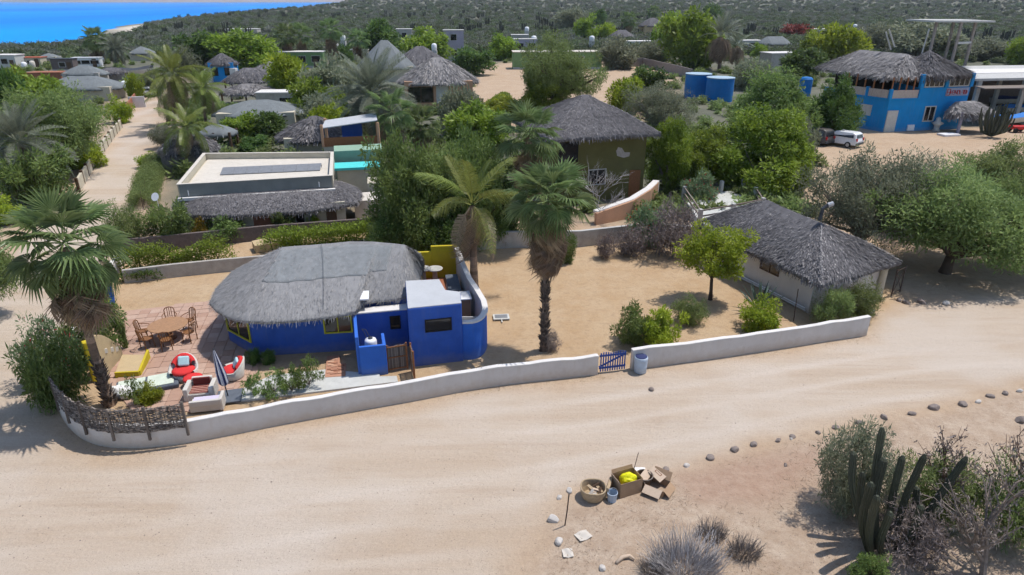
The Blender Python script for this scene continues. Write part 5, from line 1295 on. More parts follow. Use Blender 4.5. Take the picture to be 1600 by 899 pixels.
fw = [(E1[0] + 1.2, E1[1] + 1.3), (E2[0] - .8, E2[1] + .9)]
MB().line(fw, .2, -.1, 1.95).build('front_wall', M_BEIGE, FH)
for t0, t1, m_ in ((.3, .5, M_TERRA), (.62, .68, M_DARK), (.72, .78, M_GREYTRIM), (.85, .93, M_WOOD)):
    MB().line([wpt(fw[0], fw[1], t0), wpt(fw[0], fw[1], t1)], .26, 0, 1.7).build('door', m_, FH)
pa, pb = G(343, 271, 3.1), G(500, 264, 3.1); npn = 8
for k in range(npn):
    t0, t1 = k / npn + .001, (k + 1) / npn - .001; a = Vector((*wpt(pa, pb, t0), 3.0)); b = Vector((*wpt(pa, pb, t1), 3.0)); up = Vector((-.12, 1.0, .32))
    mb = MB(); th_ = Vector((0, 0, .04)); mb.add([a, b, b + up, a + up, a - th_, b - th_, b + up - th_, a + up - th_], [(0, 1, 2, 3), (4, 7, 6, 5), (0, 4, 5, 1), (1, 5, 6, 2), (2, 6, 7, 3), (3, 7, 4, 0)])
    o = mb.build('solar_panel', M_SOLARG, FH); 
    MB().bar(b + Vector((0, 0, -.05)) + up * .9, b + up * .9 - Vector((0, 0, .3)), .04).build('panel_leg', M_STEEL, FH)
for px, py in ((295, 306), (499, 292)):
    p = GV(px, py, 2.75); MB().tube([p, p + Vector((0, 0, .35))], .03, 6).build('roof_spotlight', M_PVC, FH)
# its annexes on the right
e = empty('sage_annexe', (-12.3, 55, 0)); tag(e, 'small annexe with sage green wall and turquoise roof edge right of the solar panels', 'building')
MB().prism([(-15.2, 56.6), (-11.2, 57.6), (-11.8, 60), (-15.8, 59)], -.1, 3.2).build('wall', M_SAGE, e); MB().prism([(-15, 53.6), (-10.9, 54.5), (-11.4, 56.6), (-15.2, 55.8)], 2.2, 2.4).build('turquoise_roof', M_TURQ, e)
MB().prism([(-14.4, 53.9), (-11.1, 54.7), (-11.5, 56.3), (-14.8, 55.5)], -.1, 2.2).build('lower_wall', M_BEIGE, e)
e = empty('patio_pergola', (-13, 60, 0)); tag(e, 'roof terrace shelter with a sloping tin roof and timber posts', 'shelter')
q = [(-17.0, 60.0), (-12.2, 61.2), (-13.0, 64.8), (-17.6, 63.6)]; MB().prism(q, -.1, 2.9).build('storey_below', M_BEIGE, e)
mb = MB(); mb.prism([(ctr_[0], ctr_[1]) for ctr_ in q], [4.5, 5.0, 5.1, 4.6], [4.58, 5.08, 5.18, 4.68]); mb.build('tin_roof', M_ROOFGREY, e)
for p in q: MB().obox(p, 0, .22, .22, 2.9, 4.85).build('post', M_PINK, e)
MB().line([q[0], q[1]], .12, 2.9, 3.7).build('rail_panel', M_WOODRED, e); MB().line([wpt(q[3], q[2], .3), wpt(q[3], q[2], .7)], .12, 2.9, 4.3).build('blue_door', M_BLUE, e)
e = empty('white_wash_house', (-9.2, 49.5, 0)); tag(e, 'low cream outbuilding with stepped walls beside the thatched eave', 'outbuilding')
MB().prism([(-11.6, 47.2), (-8.9, 47.9), (-9.4, 50.2), (-12, 49.5)], -.1, 1.5).build('wall', M_CREAM, e); MB().prism([(-11.2, 50.4), (-9.2, 50.9), (-9.5, 53), (-11.6, 52.4)], -.1, 2.0).build('wall', M_BEIGE, e); MB().bar((-8.9, 50.6, 0), (-8.9, 50.6, 2.8), .3).build('pillar', M_CREAM, e)
e = tag(MB().prism([(-8.6, 47.6), (-6.6, 48.6), (-7.2, 50.8), (-8.9, 50.2)], 1.05, 1.08).build('white_awning', M_CLOTH), 'white sheet awning between the cream outbuilding and the dark trees', 'awning')
tag(MB().tube([(-24.9, 45.2, 0), (-24.9, 45.2, 2.4)], .03, 6).tube([(-24.9, 45.0, 2.45), (-24.88, 45.1, 2.4)], [.3, .12], 14).build('satellite_dish', M_PVC), 'white dish on a pole at the corner of the flat-roofed house', 'dish')

# ------------------------------------------------------------------ generic huts and houses of the village
FOOT = [(6, 56.5, 7), (-18, 49, 9), (-13, 57, 5), (50, 90, 11), (73, 100, 16), (66, 112, 6), (-14.5, 62.5, 5), (35, 117, 6), (31, 117, 6), (16.6, 36, 7)]
def hut(name, px, pyb, wpx, pye, pya, label, depth=1.0, rot=0.2, wall=None, m=None, ridge=.3, strands=900, win=0, wm=None, posts=False, cat='house', base_t=.5, slen=.6, group=None, corner=1):
    x, y = G(px, pyb); s = PXM(px, pyb); w = wpx / s; d = w * depth; y += d * .35
    ze = AT(px, pye, y - d * .5).z; zr = AT(px, pya, y).z; gz = ground_z(x, y); ze = max(ze, gz + 1.9); zr = max(zr, ze + .9)
    e = empty(name, (x, y, gz)); tag(e, label, cat, group); FOOT.append((x, y, max(w, d) * .58))
    W = rect((x, y), rot, w * .84, d * .84)
    if wall and not posts: MB().prism(W, gz - .3, ze + .25).build('wall', wall, e)
    else:
        for p in W + [wpt(W[0], W[1], .5)]: MB().bar((*p, gz - .2), (*p, ze + .2), .22).build('post', M_WOOD, e)
    ca, sa = math.cos(rot), math.sin(rot); L = w * ridge / 2
    thatch(e, 'thatch_roof' if m in (None, M_THATCH, M_THATCHD) else 'roof', rect((x, y), rot, w, d), [(x - ca * L, y - sa * L), (x + ca * L + .01, y + sa * L)], ze, zr, m or M_THATCHD, step=max(.35, w / 30), rings=7, bulge=.12, strands=strands, slen=slen, drop=.4, seed=int(px + pyb), corner=corner, lift=.09, base_t=base_t, wid=.1, amp=.06, fringe=.5 if m in (None, M_THATCH, M_THATCHD) else .05)
    for k in range(win):
        t = (k + .5) / win; window(e, wpt(W[0], W[1], t - .12), wpt(W[0], W[1], t + .12), gz + (ze - gz) * .35, gz + (ze - gz) * .8, wm or M_DARK, .1, .06)
    return e, W, ze, gz
def block(name, px, pyb, wpx, pyt, label, wall, depth=.8, rot=.1, roofm=None, win=2, storeys=1, parapet=.25, cat='house', group=None):
    x, y = G(px, pyb); s = PXM(px, pyb); w = wpx / s; d = w * depth; y += d * .4; gz = ground_z(x, y)
    zt = max(AT(px, pyt, y - d * .5).z, gz + 2.0)
    e = empty(name, (x, y, gz)); tag(e, label, cat, group); FOOT.append((x, y, max(w, d) * .6)); W = rect((x, y), rot, w, d)
    MB().prism(W, gz - .3, zt).build('wall', wall, e)
    MB().prism(rect((x, y), rot, w + .25, d + .25), zt, zt + parapet * .6).build('roof_slab', roofm or M_CREAM, e)
    if win:
        dp = wpt(W[0], W[1], .5 if win % 2 == 0 else .82); MB().obox(dp, rot, .95, .14, gz, gz + 2.0).build('door', M_WOOD, e)
    MB().line([wpt(W[0], W[1], .0), wpt(W[0], W[1], 1.0)], .08, gz - .3, gz + .45).build('plinth', M_CONC, e)
    for st in range(storeys):
        z0 = gz + (zt - gz) * st / storeys; hh = (zt - gz) / storeys
        for k in range(win):
            t = (k + .5) / win; ww = min(.16, 1.1 / w); window(e, wpt(W[0], W[1], t - ww), wpt(W[0], W[1], t + ww), z0 + hh * .35, z0 + hh * .78, M_CONC, .09, .07)
    return e
def tinaco(px, pyb, pyt, label, m=None, hpx=None, wm=.55):
    """plastic water tank on a roof or stand"""
    x, y = G(px, pyb); e = empty('water_tank', (x, y, ground_z(x, y))); tag(e, label, 'water tank', 'village water tanks'); z1 = HG(px, pyb, pyt) - ground_z(x, y); h = 1.5
    z1 = max(z1, 1.8)
    MB().lathe([(wm * .9, z1 - h), (wm, z1 - h + .1), (wm, z1 - .35), (wm * .7, z1 - .08), (wm * .3, z1)], n=16).build('tank_body', m or M_PVC, e, local=True, smooth=True)
    MB().box(-wm, wm, -wm, wm, -.1, z1 - h).build('tank_stand', M_CONC, e, local=True)
e, W, ze, gz = hut('salmon_house', 683, 172, 124, 131, 90, 'salmon house with a light shaggy thatch roof and white shutter', .75, .12, M_PINK, M_THATCH, .12, 4200, base_t=.62, slen=.55)
window(e, wpt(W[0], W[1], .05), wpt(W[0], W[1], .42), gz + (ze - gz) * .3, gz + (ze - gz) * .88, M_WOOD, .12, .06, 1); MB().line([wpt(W[0], W[1], .46), wpt(W[0], W[1], .64)], .2, gz + (ze - gz) * .25, gz + (ze - gz) * .92).build('white_shutter', M_CONCW, e)
sx, sy = W[1]; mb = MB()
for k in range(6): MB().box(sx + .3, sx + 1.6, sy - 2.2 + k * .35, sy - 1.85 + k * .35, gz, gz + .25 + .3 * k).build('stair_step', M_YELLOWTAN, e)
hut('net_roof_house', 600, 128, 88, 108, 63, 'house with a tall grey-green netted roof left of the salmon house', .9, .35, M_BEIGE, M_GREYROOF, .12, 0, corner=1)
hut('grey_roof_house', 655, 124, 100, 106, 72, 'house with a dark grey hipped roof directly behind the salmon house', .8, .2, M_BEIGE, M_THATCHD, .1, 1200)
hut('palapa', 290, 268, 84, 246, 210, 'small round-edged palapa beside the lane with a coconut palm over it', .9, .2, M_BLOCK, M_THATCHD, .35, 2200, slen=.45, corner=2)
hut('palapa', 487, 246, 116, 231, 181, 'pointed palapa with a pale hip line behind the solar panels', .9, .3, M_BEIGE, M_THATCHD, .05, 3000, slen=.45)
hut('palapa', 398, 203, 138, 190, 156, 'wide netted palapa roof half hidden by shrubs behind the small palapa', .8, .15, M_BEIGE, M_GREYROOF, .2, 0)
hut('palapa', 384, 166, 84, 156, 131, 'open palapa on posts in the middle of the palapa row', .8, .15, None, M_THATCH, .2, 1600, posts=True)
hut('palapa', 386, 145, 80, 134, 106, 'dark open palapa just below the little blue hut', .8, .2, None, M_THATCHD, .2, 1300, posts=True)
hut('palapa', 422, 128, 66, 118, 96, 'grey palapa with a slanting ridge at the right of the palapa row', .8, .3, M_BEIGE, M_THATCH, .1, 900)
e, W, ze, gz = hut('blue_hut', 347, 128, 44, 101, 83, 'small blue hut with a square palapa top and white corner walls', .9, .15, M_SKYBLUE, M_THATCHD, .05, 700, win=2)
for p in (W[0], W[1]): MB().bar((*p, gz), (*p, gz + 2.6), 1.2).build('corner_wall', M_CAP, e)
hut('shade_pergola', 338, 238, 56, 222, 203, 'dark shade-cloth pergola with timber rails behind the small palapa', .8, .1, None, M_GREYROOF, .1, 0, posts=True, cat='pergola')
block('flat_house', 450, 172, 92, 146, 'long low house with a white flat roof beside the open palapa', M_BLOCKL, .4, .05, M_CAP, 1)
block('dark_flat_house', 441, 150, 40, 121, 'dark green flat-roofed block behind the white flat roof', M_GREYTRIM, .5, .05, M_SAGE, 0)
hut('net_roof_house', 122, 158, 120, 140, 119, 'wide low grey roof with a blue tarpaulin corner left of the lane', .6, .1, M_BEIGE, M_GREYROOF, .35, 0)
e = tag(MB().obox((0, 0), .3, 1.6, 1.2, 0, .12).build('blue_tarpaulin', M_TARPB, None, local=True), 'bright blue tarpaulin on the corner of the low grey roof', 'tarpaulin'); p = AT(184, 138, 136); e.location = p; e.rotation_euler = (R(20), 0, 0)
hut('net_roof_house', 130, 136, 64, 117, 102, 'grey roof lantern rising behind the wide low roof', .6, .1, M_BLOCKL, M_GREYROOF, .2, 0)
hut('grey_roof_house', 172, 130, 44, 118, 106, 'dark sloping roof between the grey roof lantern and the white boat', .7, .4, M_BLOCK, M_THATCHD, .3, 400)
hut('palapa', 75, 104, 30, 94, 83, 'pale pointed roof behind the white water tanks', .9, .2, M_BEIGE, M_GREYROOF, .02, 0)
hut('palapa', 219, 96, 36, 84, 73, 'pale pointed roof behind the boat mast at the lane end', .9, .2, M_BEIGE, M_GREYROOF, .1, 0)
block('tile_roof_house', 50, 106, 30, 91, 'small house with a red roof left of the village', M_BEIGE, .7, .1, M_TILEROOF, 1)
block('red_wall_house', 72, 131, 48, 116, 'long rust red wall house at the left', M_TERRA, .5, .15, M_TERRA, 0)
block('white_house', 12, 108, 34, 87, 'pale house with a domed roof at the left edge', M_CONCW, .7, 0, M_CAP, 1)
block('carport', 100, 112, 32, 93, 'dark flat-roofed shed with a black opening', M_DARKBLOCK, .5, .1, M_CHAR, 1, cat='shed')
block('white_trailer', 136, 106, 40, 91, 'long white trailer home parked behind the grey roofs', M_CARW, .3, .1, M_PVC, 3, cat='trailer')
block('white_house', 378, 60, 48, 46, 'low grey-white house on the scrub slope above the green trees', M_BLOCKL, .5, .1, M_CONC, 2)
block('green_house', 472, 106, 66, 82, 'green house with a white roof behind the fan palms', M_GREENW, .4, .1, M_CAP, 3)
block('white_house', 560, 96, 30, 79, 'white flat roof next to the row of fan palms', M_CREAM, .6, .1, M_CAP, 1)
hut('timber_shed', 482, 104, 42, 90, 82, 'brown timber shed with a sagging roof by the green house', .6, -.2, M_CREAM, M_THATCHD, .5, 200, cat='shed')
block('lilac_tower', 709, 96, 31, 48, 'lilac-grey two-storey house with white corner trim', M_LILACW, .7, .1, M_CONC, 1, storeys=2)
block('grey_house', 812, 72, 26, 55, 'small grey house with a white flat roof above the trees', M_BLOCKL, .6, .1, M_CAP, 1)
block('grey_house', 820, 86, 36, 62, 'grey-blue low house beside a white water tank', M_LILACW, .6, .15, M_CONC, 2)
block('long_house', 870, 108, 138, 82, 'long low olive house with a pale roof edge behind the grey-green tree', M_GREENW, .25, .05, M_CREAM, 2)
hut('palapa', 922, 58, 34, 49, 38, 'pointed grey roof among the far trees', .9, .2, M_BEIGE, M_THATCHD, .02, 300)
hut('palapa', 972, 68, 40, 59, 47, 'dark pitched roof left of the far yellow wall', .8, .2, M_BEIGE, M_THATCHD, .3, 300)
hut('palapa', 1019, 60, 40, 41, 28, 'far palapa with a yellow balcony wall', .8, .2, M_YELLOWTAN, M_THATCHD, .2, 300)
block('white_shed', 1000, 76, 38, 66, 'cluttered white sheds in front of the far palapa', M_CONCW, .6, .2, M_CAP, 2, cat='shed')
block('grey_house', 1218, 112, 46, 84, 'grey-white block house with a dark window left of the blue restaurant', M_BLOCKL, .7, .25, M_CAP, 1)
hut('grey_roof_house', 1212, 80, 50, 70, 57, 'far house with a faded grey sloping roof', .7, .1, M_BLOCKL, M_GREYROOF, .5, 0)
block('white_house', 1172, 78, 34, 64, 'far white house between the date palms and the grey roof', M_CONCW, .6, .1, M_CAP, 1)
block('white_house', 1300, 58, 66, 46, 'far white house behind the yellow-green tree', M_CONCW, .3, .1, M_CAP, 2)
block('far_house', 632, 70, 24, 46, 'small far house with a white roof on the slope', M_BLOCKL, .6, .1, M_CAP, 1)
for px, pyb, pyt, l_, m_ in ((40, 110, 97, 'white round water tank at the far left of the village', M_PVC), (53, 110, 95, 'cream water tank beside the white round one', M_CREAM), (8, 92, 81, 'white dome tank at the left edge', M_PVC), (680, 112, 68, 'tall white water tank behind the salmon house ridge', M_PVC), (528, 96, 68, 'white tank above the green house', M_PVC), (538, 84, 55, 'white round tank on the tower by the fan palms', M_PVC), (834, 84, 56, 'white water tank with blue base beside the grey-blue house', M_PVC), (924, 82, 56, 'twin white tank between the far trees', M_PVC), (823, 70, 42, 'white tank on the far grey house', M_PVC), (1332, 62, 38, 'white tank with a thin mast behind the restaurant', M_PVC), (1250, 62, 43, 'small white tank above the red bougainvillea', M_PVC)):
    tinaco(px, pyb, pyt, l_, m_, wm=.8 if pyb < 90 else .6)
# walled compound and lane walls
p = resample([G(945, 106), G(1004, 104), G(1060, 118), G(1080, 124)], 4)
wall_thing('block_wall', p, .25, 2.0, M_BLOCK, 'grey block wall round the bare sandy lot')
p = resample([G(124, 300), G(150, 255), G(178, 215), G(190, 200)], 2.8)
e = empty('lane_wall', (*p[len(p) // 2], 0)); tag(e, 'low pale panelled wall with dark posts along the left of the lane', 'wall')
for i in range(len(p) - 1): MB().line([wpt(p[i], p[i + 1], .06), wpt(p[i], p[i + 1], .94)], .18, -.1, 1.05).build('panel', M_BEIGE, e)
for q in p: MB().obox(q, .3, .22, .22, -.1, 1.2).build('post', M_WOOD, e)
p = resample([G(192, 192), G(214, 160), G(222, 148)], 3)
wall_thing('lane_wall', p, .2, 1.5, M_TERRA, 'brown panel wall farther up the lane with one white end')
e = tag(MB().obox(G(216, 168), .3, 2.2, .3, 0, 1.6).build('white_gate_wall', M_CAP), 'short bright white gate wall beside the lane', 'wall')
# blue storage tanks
for px, pyb, r_, h_, l_ in ((1088, 152, 2.1, 3.6, 'left of two big blue cylindrical water tanks'), (1122, 158, 2.15, 3.9, 'right and nearer of two big blue cylindrical water tanks')):
    x, y = G(px, pyb); e = empty('storage_tank', (x, y, 0)); tag(e, l_, 'water tank', 'big blue tanks'); z1 = HG(px, pyb, pyb - 36)
    MB().lathe([(r_, -.2), (r_, z1 * .5), (r_ * 1.01, z1 * .5), (r_ * 1.01, z1 * .52), (r_, z1 * .52), (r_, z1)], n=40).build('tank_wall', M_TANK, e, local=True, smooth=False); MB().lathe([(r_ + .08, z1), (r_ + .08, z1 + .12), (r_ * .6, z1 + .2), (.2, z1 + .25)], n=40).build('tank_top', M_TANKTOP, e, local=True)
    MB().tube([(r_ + .1, 0, 0), (r_ + .1, 0, z1)], .06, 6).build('pipe', M_TANKTOP, e, local=True)

# ------------------------------------------------------------------ the blue restaurant
RH = empty('blue_restaurant', (50, 88, 0)); tag(RH, 'bright blue two-storey restaurant with shaggy palapa roofs and a red-lettered board', 'restaurant')
rl, rc, rm, rr = (43.3, 89.0), (46.1, 83.5), (50.0, 84.2), (57.2, 85.9)
MB().prism([rl, rc, rm, (52, 97), (44, 97)], -.2, 3.9).build('wall', M_SKYBLUE, RH)
MB().prism([rm, rr, (56, 96), (50.5, 96)], -.2, 5.2).build('wall', M_SKYBLUE, RH)
MB().line([(rl[0], rl[1]), rc, rm], .3, 3.9, 4.05).build('ledge', M_SKYBLUE, RH)
for a, b in ((wpt(rl, rc, .02), wpt(rl, rc, .46)), (wpt(rl, rc, .52), wpt(rl, rc, .95)), (wpt(rc, rm, .06), wpt(rc, rm, .94))): MB().line([a, b], .16, 4.05, 5.0).build('balcony_panel', M_PATCH, RH)
for p in (rl, wpt(rl, rc, .49), rc, rm): MB().obox(p, .1, .34, .34, 3.9, 5.15).build('pier', M_SKYBLUE, RH)
MB().prism([(44.3, 89.4), (46.4, 85.0), (49.8, 85.6), (51.5, 96.5), (44.4, 96.5)], 3.95, 3.99).build('balcony_floor', M_DARK, RH)
MB().prism([(45.4, 92), (50.3, 91), (51.3, 96.4), (45, 96.4)], 3.99, 6.4).build('back_room', M_DARK, RH)
for k in range(9):
    q = wpt(rl, rc, k / 5) if k < 6 else wpt(rc, rm, (k - 5) / 4); MB().bar((*q, 4.0), (*q, 6.5), .13).build('timber_post', M_WOODRED, RH)
# upper windows of the right part
for t0, t1 in ((.06, .44), (.54, .95)): window(RH, wpt(rm, rr, t0), wpt(rm, rr, t1), 5.25, 6.75, M_CONCW, .12, .08, 3)
MB().prism([(50.1, 84.5), (57, 86.1), (56, 96), (50.5, 96)], 5.2, 6.7).build('upper_room', M_DARK, RH)
for t in (0.0, .49, .985): MB().obox(wpt(rm, rr, t), .2, .45, .4, 5.2, 6.8).build('pier', M_SKYBLUE, RH)
thatch(RH, 'thatch_roof', [(45.0, 83.6), (54, 85.4), (52.6, 99), (42.5, 97.6)], [(49.5, 87.6), (47.2, 95.4)], 6.45, 8.9, M_THATCH, step=.4, rings=10, bulge=.05, strands=6500, slen=.6, drop=.4, seed=51, corner=0, lift=.09, base_t=.55, wid=.08, fringe=1.0)
thatch(RH, 'thatch_roof', [(48.8, 82.7), (58.6, 85.4), (57.6, 95), (49.2, 93)], [(51.9, 87.4), (52.6, 88.6)], 6.75, 9.3, M_THATCHD, step=.4, rings=10, bulge=-.1, strands=4500, slen=.6, drop=.6, seed=52, corner=1, lift=.08, base_t=.42, wid=.08, fringe=1.4)
thatch(RH, 'porch_thatch', [(53.6, 84.6), (58.6, 85.6), (59.4, 82.6), (54.2, 81.6)], [(54.8, 84.3), (57.4, 84.8)], 2.5, 3.6, M_THATCH, step=.3, rings=7, bulge=.05, strands=1500, slen=.6, drop=.7, seed=53, corner=1, lift=.09, base_t=.6, wid=.09, fringe=1.6)
for p in ((54.6, 82.2), (58.7, 83.0)): MB().bar((*p, -.1), (*p, 2.6), .28).build('porch_post', M_LILACW, RH)
window(RH, wpt(rm, rr, .18), wpt(rm, rr, .40), 1.1, 3.0, M_CONCW, .12, .08, 1)
MB().line([wpt(rc, rm, .02), wpt(rc, rm, .38)], .3, 0, 2.6).build('door', M_CONCW, RH)
window(RH, wpt(rl, rc, .42), wpt(rl, rc, .66), 1.7, 3.0, M_CONCW, .1, .08, 0, M_CONCW)
MB().obox(wpt(rm, rr, -.03), .15, .9, .4, .1, .8).build('air_conditioner', M_PVC, RH)
dv = Vector((rr[0] - rm[0], rr[1] - rm[1], 0)).normalized(); nv_ = Vector((dv.y, -dv.x, 0))
a = Vector((*wpt(rm, rr, .52), 4.15)) + nv_ * .1; L = 3.3
sg = MB().add([a, a + dv * L, a + dv * L + Vector((0, 0, .95)), a + Vector((0, 0, .95)), a - nv_ * .08, a + dv * L - nv_ * .08, a + dv * L - nv_ * .08 + Vector((0, 0, .95)), a - nv_ * .08 + Vector((0, 0, .95))], [(0, 1, 2, 3), (4, 7, 6, 5), (0, 4, 5, 1), (1, 5, 6, 2), (2, 6, 7, 3), (3, 7, 4, 0)]).build('sign_board', M_SIGN, RH)
rs = random.Random(3); u = .12; k = 0        # the red letters cannot be read in the photograph: strokes of that size and colour
mb = MB()
while u < L - .3:
    w = (.4 if k == 0 else .24); h = (.72 if k == 0 else .45); b0 = a + dv * u + nv_ * .02 + Vector((0, 0, .2 if k else .1))
    for s0, s1 in (((0, 0), (0, 1)), ((0, 1), (1, 1)), ((0, .5), (1, .45)), ((1, 1), (1, .45)), ((0, 0), (1, 0)), ((1, .45), (1, 0))):
        if rs.random() < .72: mb.bar(b0 + dv * w * s0[0] + Vector((0, 0, h * s0[1])), b0 + dv * w * s1[0] + Vector((0, 0, h * s1[1])), .05, .06)
    u += w + .1; k += 1
mb.build('lettering', M_RUST, sg)
for a, b in (((1398, 74), (1389, 46)), ((1392, 78), (1384, 50)), ((1440, 85), (1452, 45))):
    MB().tube([AT(*a, 92), AT(*b, 92)], .1, 6).build('roof_mast', M_CONC, RH)
e = empty('concrete_tower', (66, 112, 0)); tag(e, 'open concrete water tower frame behind the restaurant', 'tower')
c4 = [AT(1452, 85, 110), AT(1490, 85, 109), AT(1512, 85, 111), AT(1478, 85, 116)]
for p in c4: MB().bar((p.x, p.y, -.2), (p.x, p.y, 12.0), .34).build('column', M_BLOCK, e)
MB().prism([(c4[0].x - 1, c4[0].y - 1), (c4[2].x + 1, c4[1].y - 1), (c4[2].x + 1, c4[3].y + 1), (c4[0].x - 1, c4[3].y + 1)], 12.0, 12.25).build('top_slab', M_CONC, e); MB().bar((c4[1].x, c4[1].y, 9), (c4[2].x, c4[2].y, 9), .3).build('tie_beam', M_CONC, e)
e = empty('boat_shed', (72, 98, 0)); tag(e, 'open shed with a flat white-topped roof on concrete columns at the right edge', 'shed')
MB().prism([(61, 91), (88, 95), (88, 112), (60, 108)], 5.3, 5.6).build('roof', M_CONC, e); MB().prism([(61.5, 97), (87, 101), (87, 106), (61.5, 103)], 5.6, 5.66).build('white_sheet_roof', M_CAP, e)
MB().prism([(60, 107.5), (88, 111.5), (88, 112.5), (60, 108.5)], -.2, 5.3).build('back_wall', M_DARKBLOCK, e)
for p in ((62, 91.6), (69, 92.8), (76, 94), (83, 95), (64, 101), (72, 102)): MB().bar((*p, -.2), (*p, 5.3), .5).build('column', M_CONC, e)
MB().prism([(60.5, 88), (88, 92), (88, 94.9), (61, 90.9)], [4.6] * 4, [4.7] * 4).build('lean_to_roof', M_BARKG, e)
def boat(px, py, rz, m_, label, sc_=1.0):
    x, y = G(px, py); e = empty('boat', (x, y, .5), rz); e.scale = (sc_,) * 3; tag(e, label, 'boat', 'boats at the shed')
    mb = MB(); N = 10; P = []
    for i in range(N + 1):
        t = i / N; w = .95 * (1 - max(0, (t - .55) / .45) ** 2); xx = -3 + 6 * t; k_ = .35 * t * t
        P += [(xx, -w, .8 + k_), (xx, -w * .75, .2 + k_ * .5), (xx, 0, 0 + k_), (xx, w * .75, .2 + k_ * .5), (xx, w, .8 + k_)]
    mb.add(P, [(i * 5 + j, (i + 1) * 5 + j, (i + 1) * 5 + j + 1, i * 5 + j + 1) for i in range(N) for j in range(4)]); mb.build('hull', M_CONCW, e, local=True, smooth=True)
    mb = MB(); Q = []
    for i in range(N + 1):
        t = i / N; w = .97 * (1 - max(0, (t - .55) / .45) ** 2); xx = -3 + 6 * t; k_ = .35 * t * t; Q += [(xx, -w, .82 + k_), (xx, 0, 1.15 + k_ + .1 * math.sin(t * 9)), (xx, w, .82 + k_)]
    mb.add(Q, [(i * 3 + j, (i + 1) * 3 + j, (i + 1) * 3 + j + 1, i * 3 + j + 1) for i in range(N) for j in range(2)]); mb.build('canvas_cover', m_, e, local=True)
    for xx in (-1.6, 1.2): MB().box(xx - .15, xx + .15, -.8, .8, -.5, .1).build('cradle', M_RUSTIRON, e, local=True)
boat(1575, 200, R(12), M_TARPB, 'boat under a bright blue cover nearest the cactus'); boat(1590, 182, R(8), M_TARPB, 'boat under a blue cover in the second row'); boat(1580, 168, R(-5), M_TARPN, 'boat under a navy canopy beneath the shed')
x, y = G(1590, 207); e = empty('red_handcart', (x, y, 0)); tag(e, 'red metal cart at the right edge in front of the boats', 'cart'); MB().box(-1, 1, -.5, .5, .4, .8).build('cart_bed', M_REDCAR, e, local=True, bevel=.05)
for sx in (-.7, .7):
    for sy in (-.55, .55): o = MB().tube([(sx, sy - .06, .3), (sx, sy + .06, .3)], .3, 14).build('wheel', M_TYRE, e, local=True)
x, y = G(1482, 212); e = tag(MB().obox((x, y), .2, 2.2, 1.3, .02, .22).build('white_board', M_PVC), 'white flat board lying on the sand before the restaurant', 'board')
x, y = G(1462, 205); e = empty('figurine_pot', (x, y, 0)); tag(e, 'pale garden ornament at the restaurant corner', 'ornament'); MB().lathe([(.5, 0), (.3, .3), (.35, .7), (.7, 1.0), (.3, 1.2), (.25, 1.6), (.05, 1.7)], n=12).build('ornament_body', M_CONCW, e, local=True, smooth=True)
x, y = G(1256, 133); e = empty('storage_tank', (*G(1256, 150), 0)); tag(e, 'small blue tank among the dark trees left of the restaurant', 'water tank'); z1 = HG(1256, 150, 121); MB().lathe([(1.0, 0), (1.05, z1 - .3), (.8, z1), (.2, z1 + .1)], n=20).build('tank_body', M_TANK, e, local=True)

# cars
def car(px, py, rz, m_, label, van=False):
    x, y = G(px, py); e = empty('parked_van' if van else 'parked_car', (x, y, 0), rz); tag(e, label, 'van' if van else 'car', 'cars parked by the restaurant yard')
    H_ = 1.85 if van else 1.66
    prof = [(-2.2, .35), (-2.25, .75), (-2.15, 1.05), (-2.0, H_ - .12), (-1.7, H_), (.25 if not van else .4, H_), (1.05 if not van else 1.1, 1.12), (2.0, 1.0), (2.25, .75), (2.25, .35)]
    mb = MB(); N = len(prof); W_ = .88
    top = [(p[0], W_ * (1 if p[1] < 1.15 else .84), p[1]) for p in prof]
    V = [(a, -b, c) for a, b, c in top] + [(a, b, c) for a, b, c in top]
    mb.add(V, [tuple(range(N))[::-1], tuple(range(N, 2 * N))] + [(i, (i + 1) % N, N + (i + 1) % N, N + i) for i in range(N)]); mb.build('body', m_, e, local=True, bevel=.06, fixn=True)
    xr = 1.0
    for s in (-1, 1):
        for x0, x1 in ((-1.85, -.95), (-.85, 0.0), (.08, xr - .35)):
            mb = MB(); mb.add([(x0, s * .885, 1.14), (x1 + .22, s * .885, 1.14), (x1, s * .765, H_ - .2), (x0 + .05, s * .765, H_ - .2)], [(0, 1, 2, 3)]); mb.build('side_window', M_GLASS, e, local=True)
        for xx in (-1.35, 1.35):
            w = MB().tube([(xx, s * .7, .34), (xx, s * .93, .34)], .34, 20).build('wheel', M_TYRE, e, local=True); MB().tube([(xx, s * .9, .34), (xx, s * .945, .34)], .2, 14).build('rim', M_STEEL, w, local=True)
        MB().box(-2.27, -2.12, s * .72 - .12, s * .72 + .12, .8, 1.1).build('tail_lamp', M_LAMPRED, e, local=True); MB().box(2.15, 2.275, s * .65 - .18, s * .65 + .18, .7, .88).build('headlight', M_PVC, e, local=True)
    mb = MB(); mb.add([(xr + .12, -.72, 1.14), (xr + .12, .72, 1.14), (xr - .5, .64, H_ - .06), (xr - .5, -.64, H_ - .06)], [(0, 1, 2, 3)]); mb.build('windscreen', M_GLASS, e, local=True)
    mb = MB(); mb.add([(-2.17, -.68, 1.12), (-2.17, .68, 1.12), (-2.06, .62, H_ - .2), (-2.06, -.62, H_ - .2)], [(0, 1, 2, 3)]); mb.build('rear_window', M_GLASS, e, local=True)
    for xx in (-2.3, 2.18): MB().box(xx, xx + .12, -.85, .85, .38, .6).build('bumper', M_CHAR, e, local=True, bevel=.02)
car(1311, 227, R(128), M_CARW, 'white estate car parked nearest the restaurant yard')
car(1268, 224, R(122), M_CARB, 'dusty brown van parked left of the white car', True)
car(232, 150, R(110), M_CARW, 'white car parked at the far end of the lane')
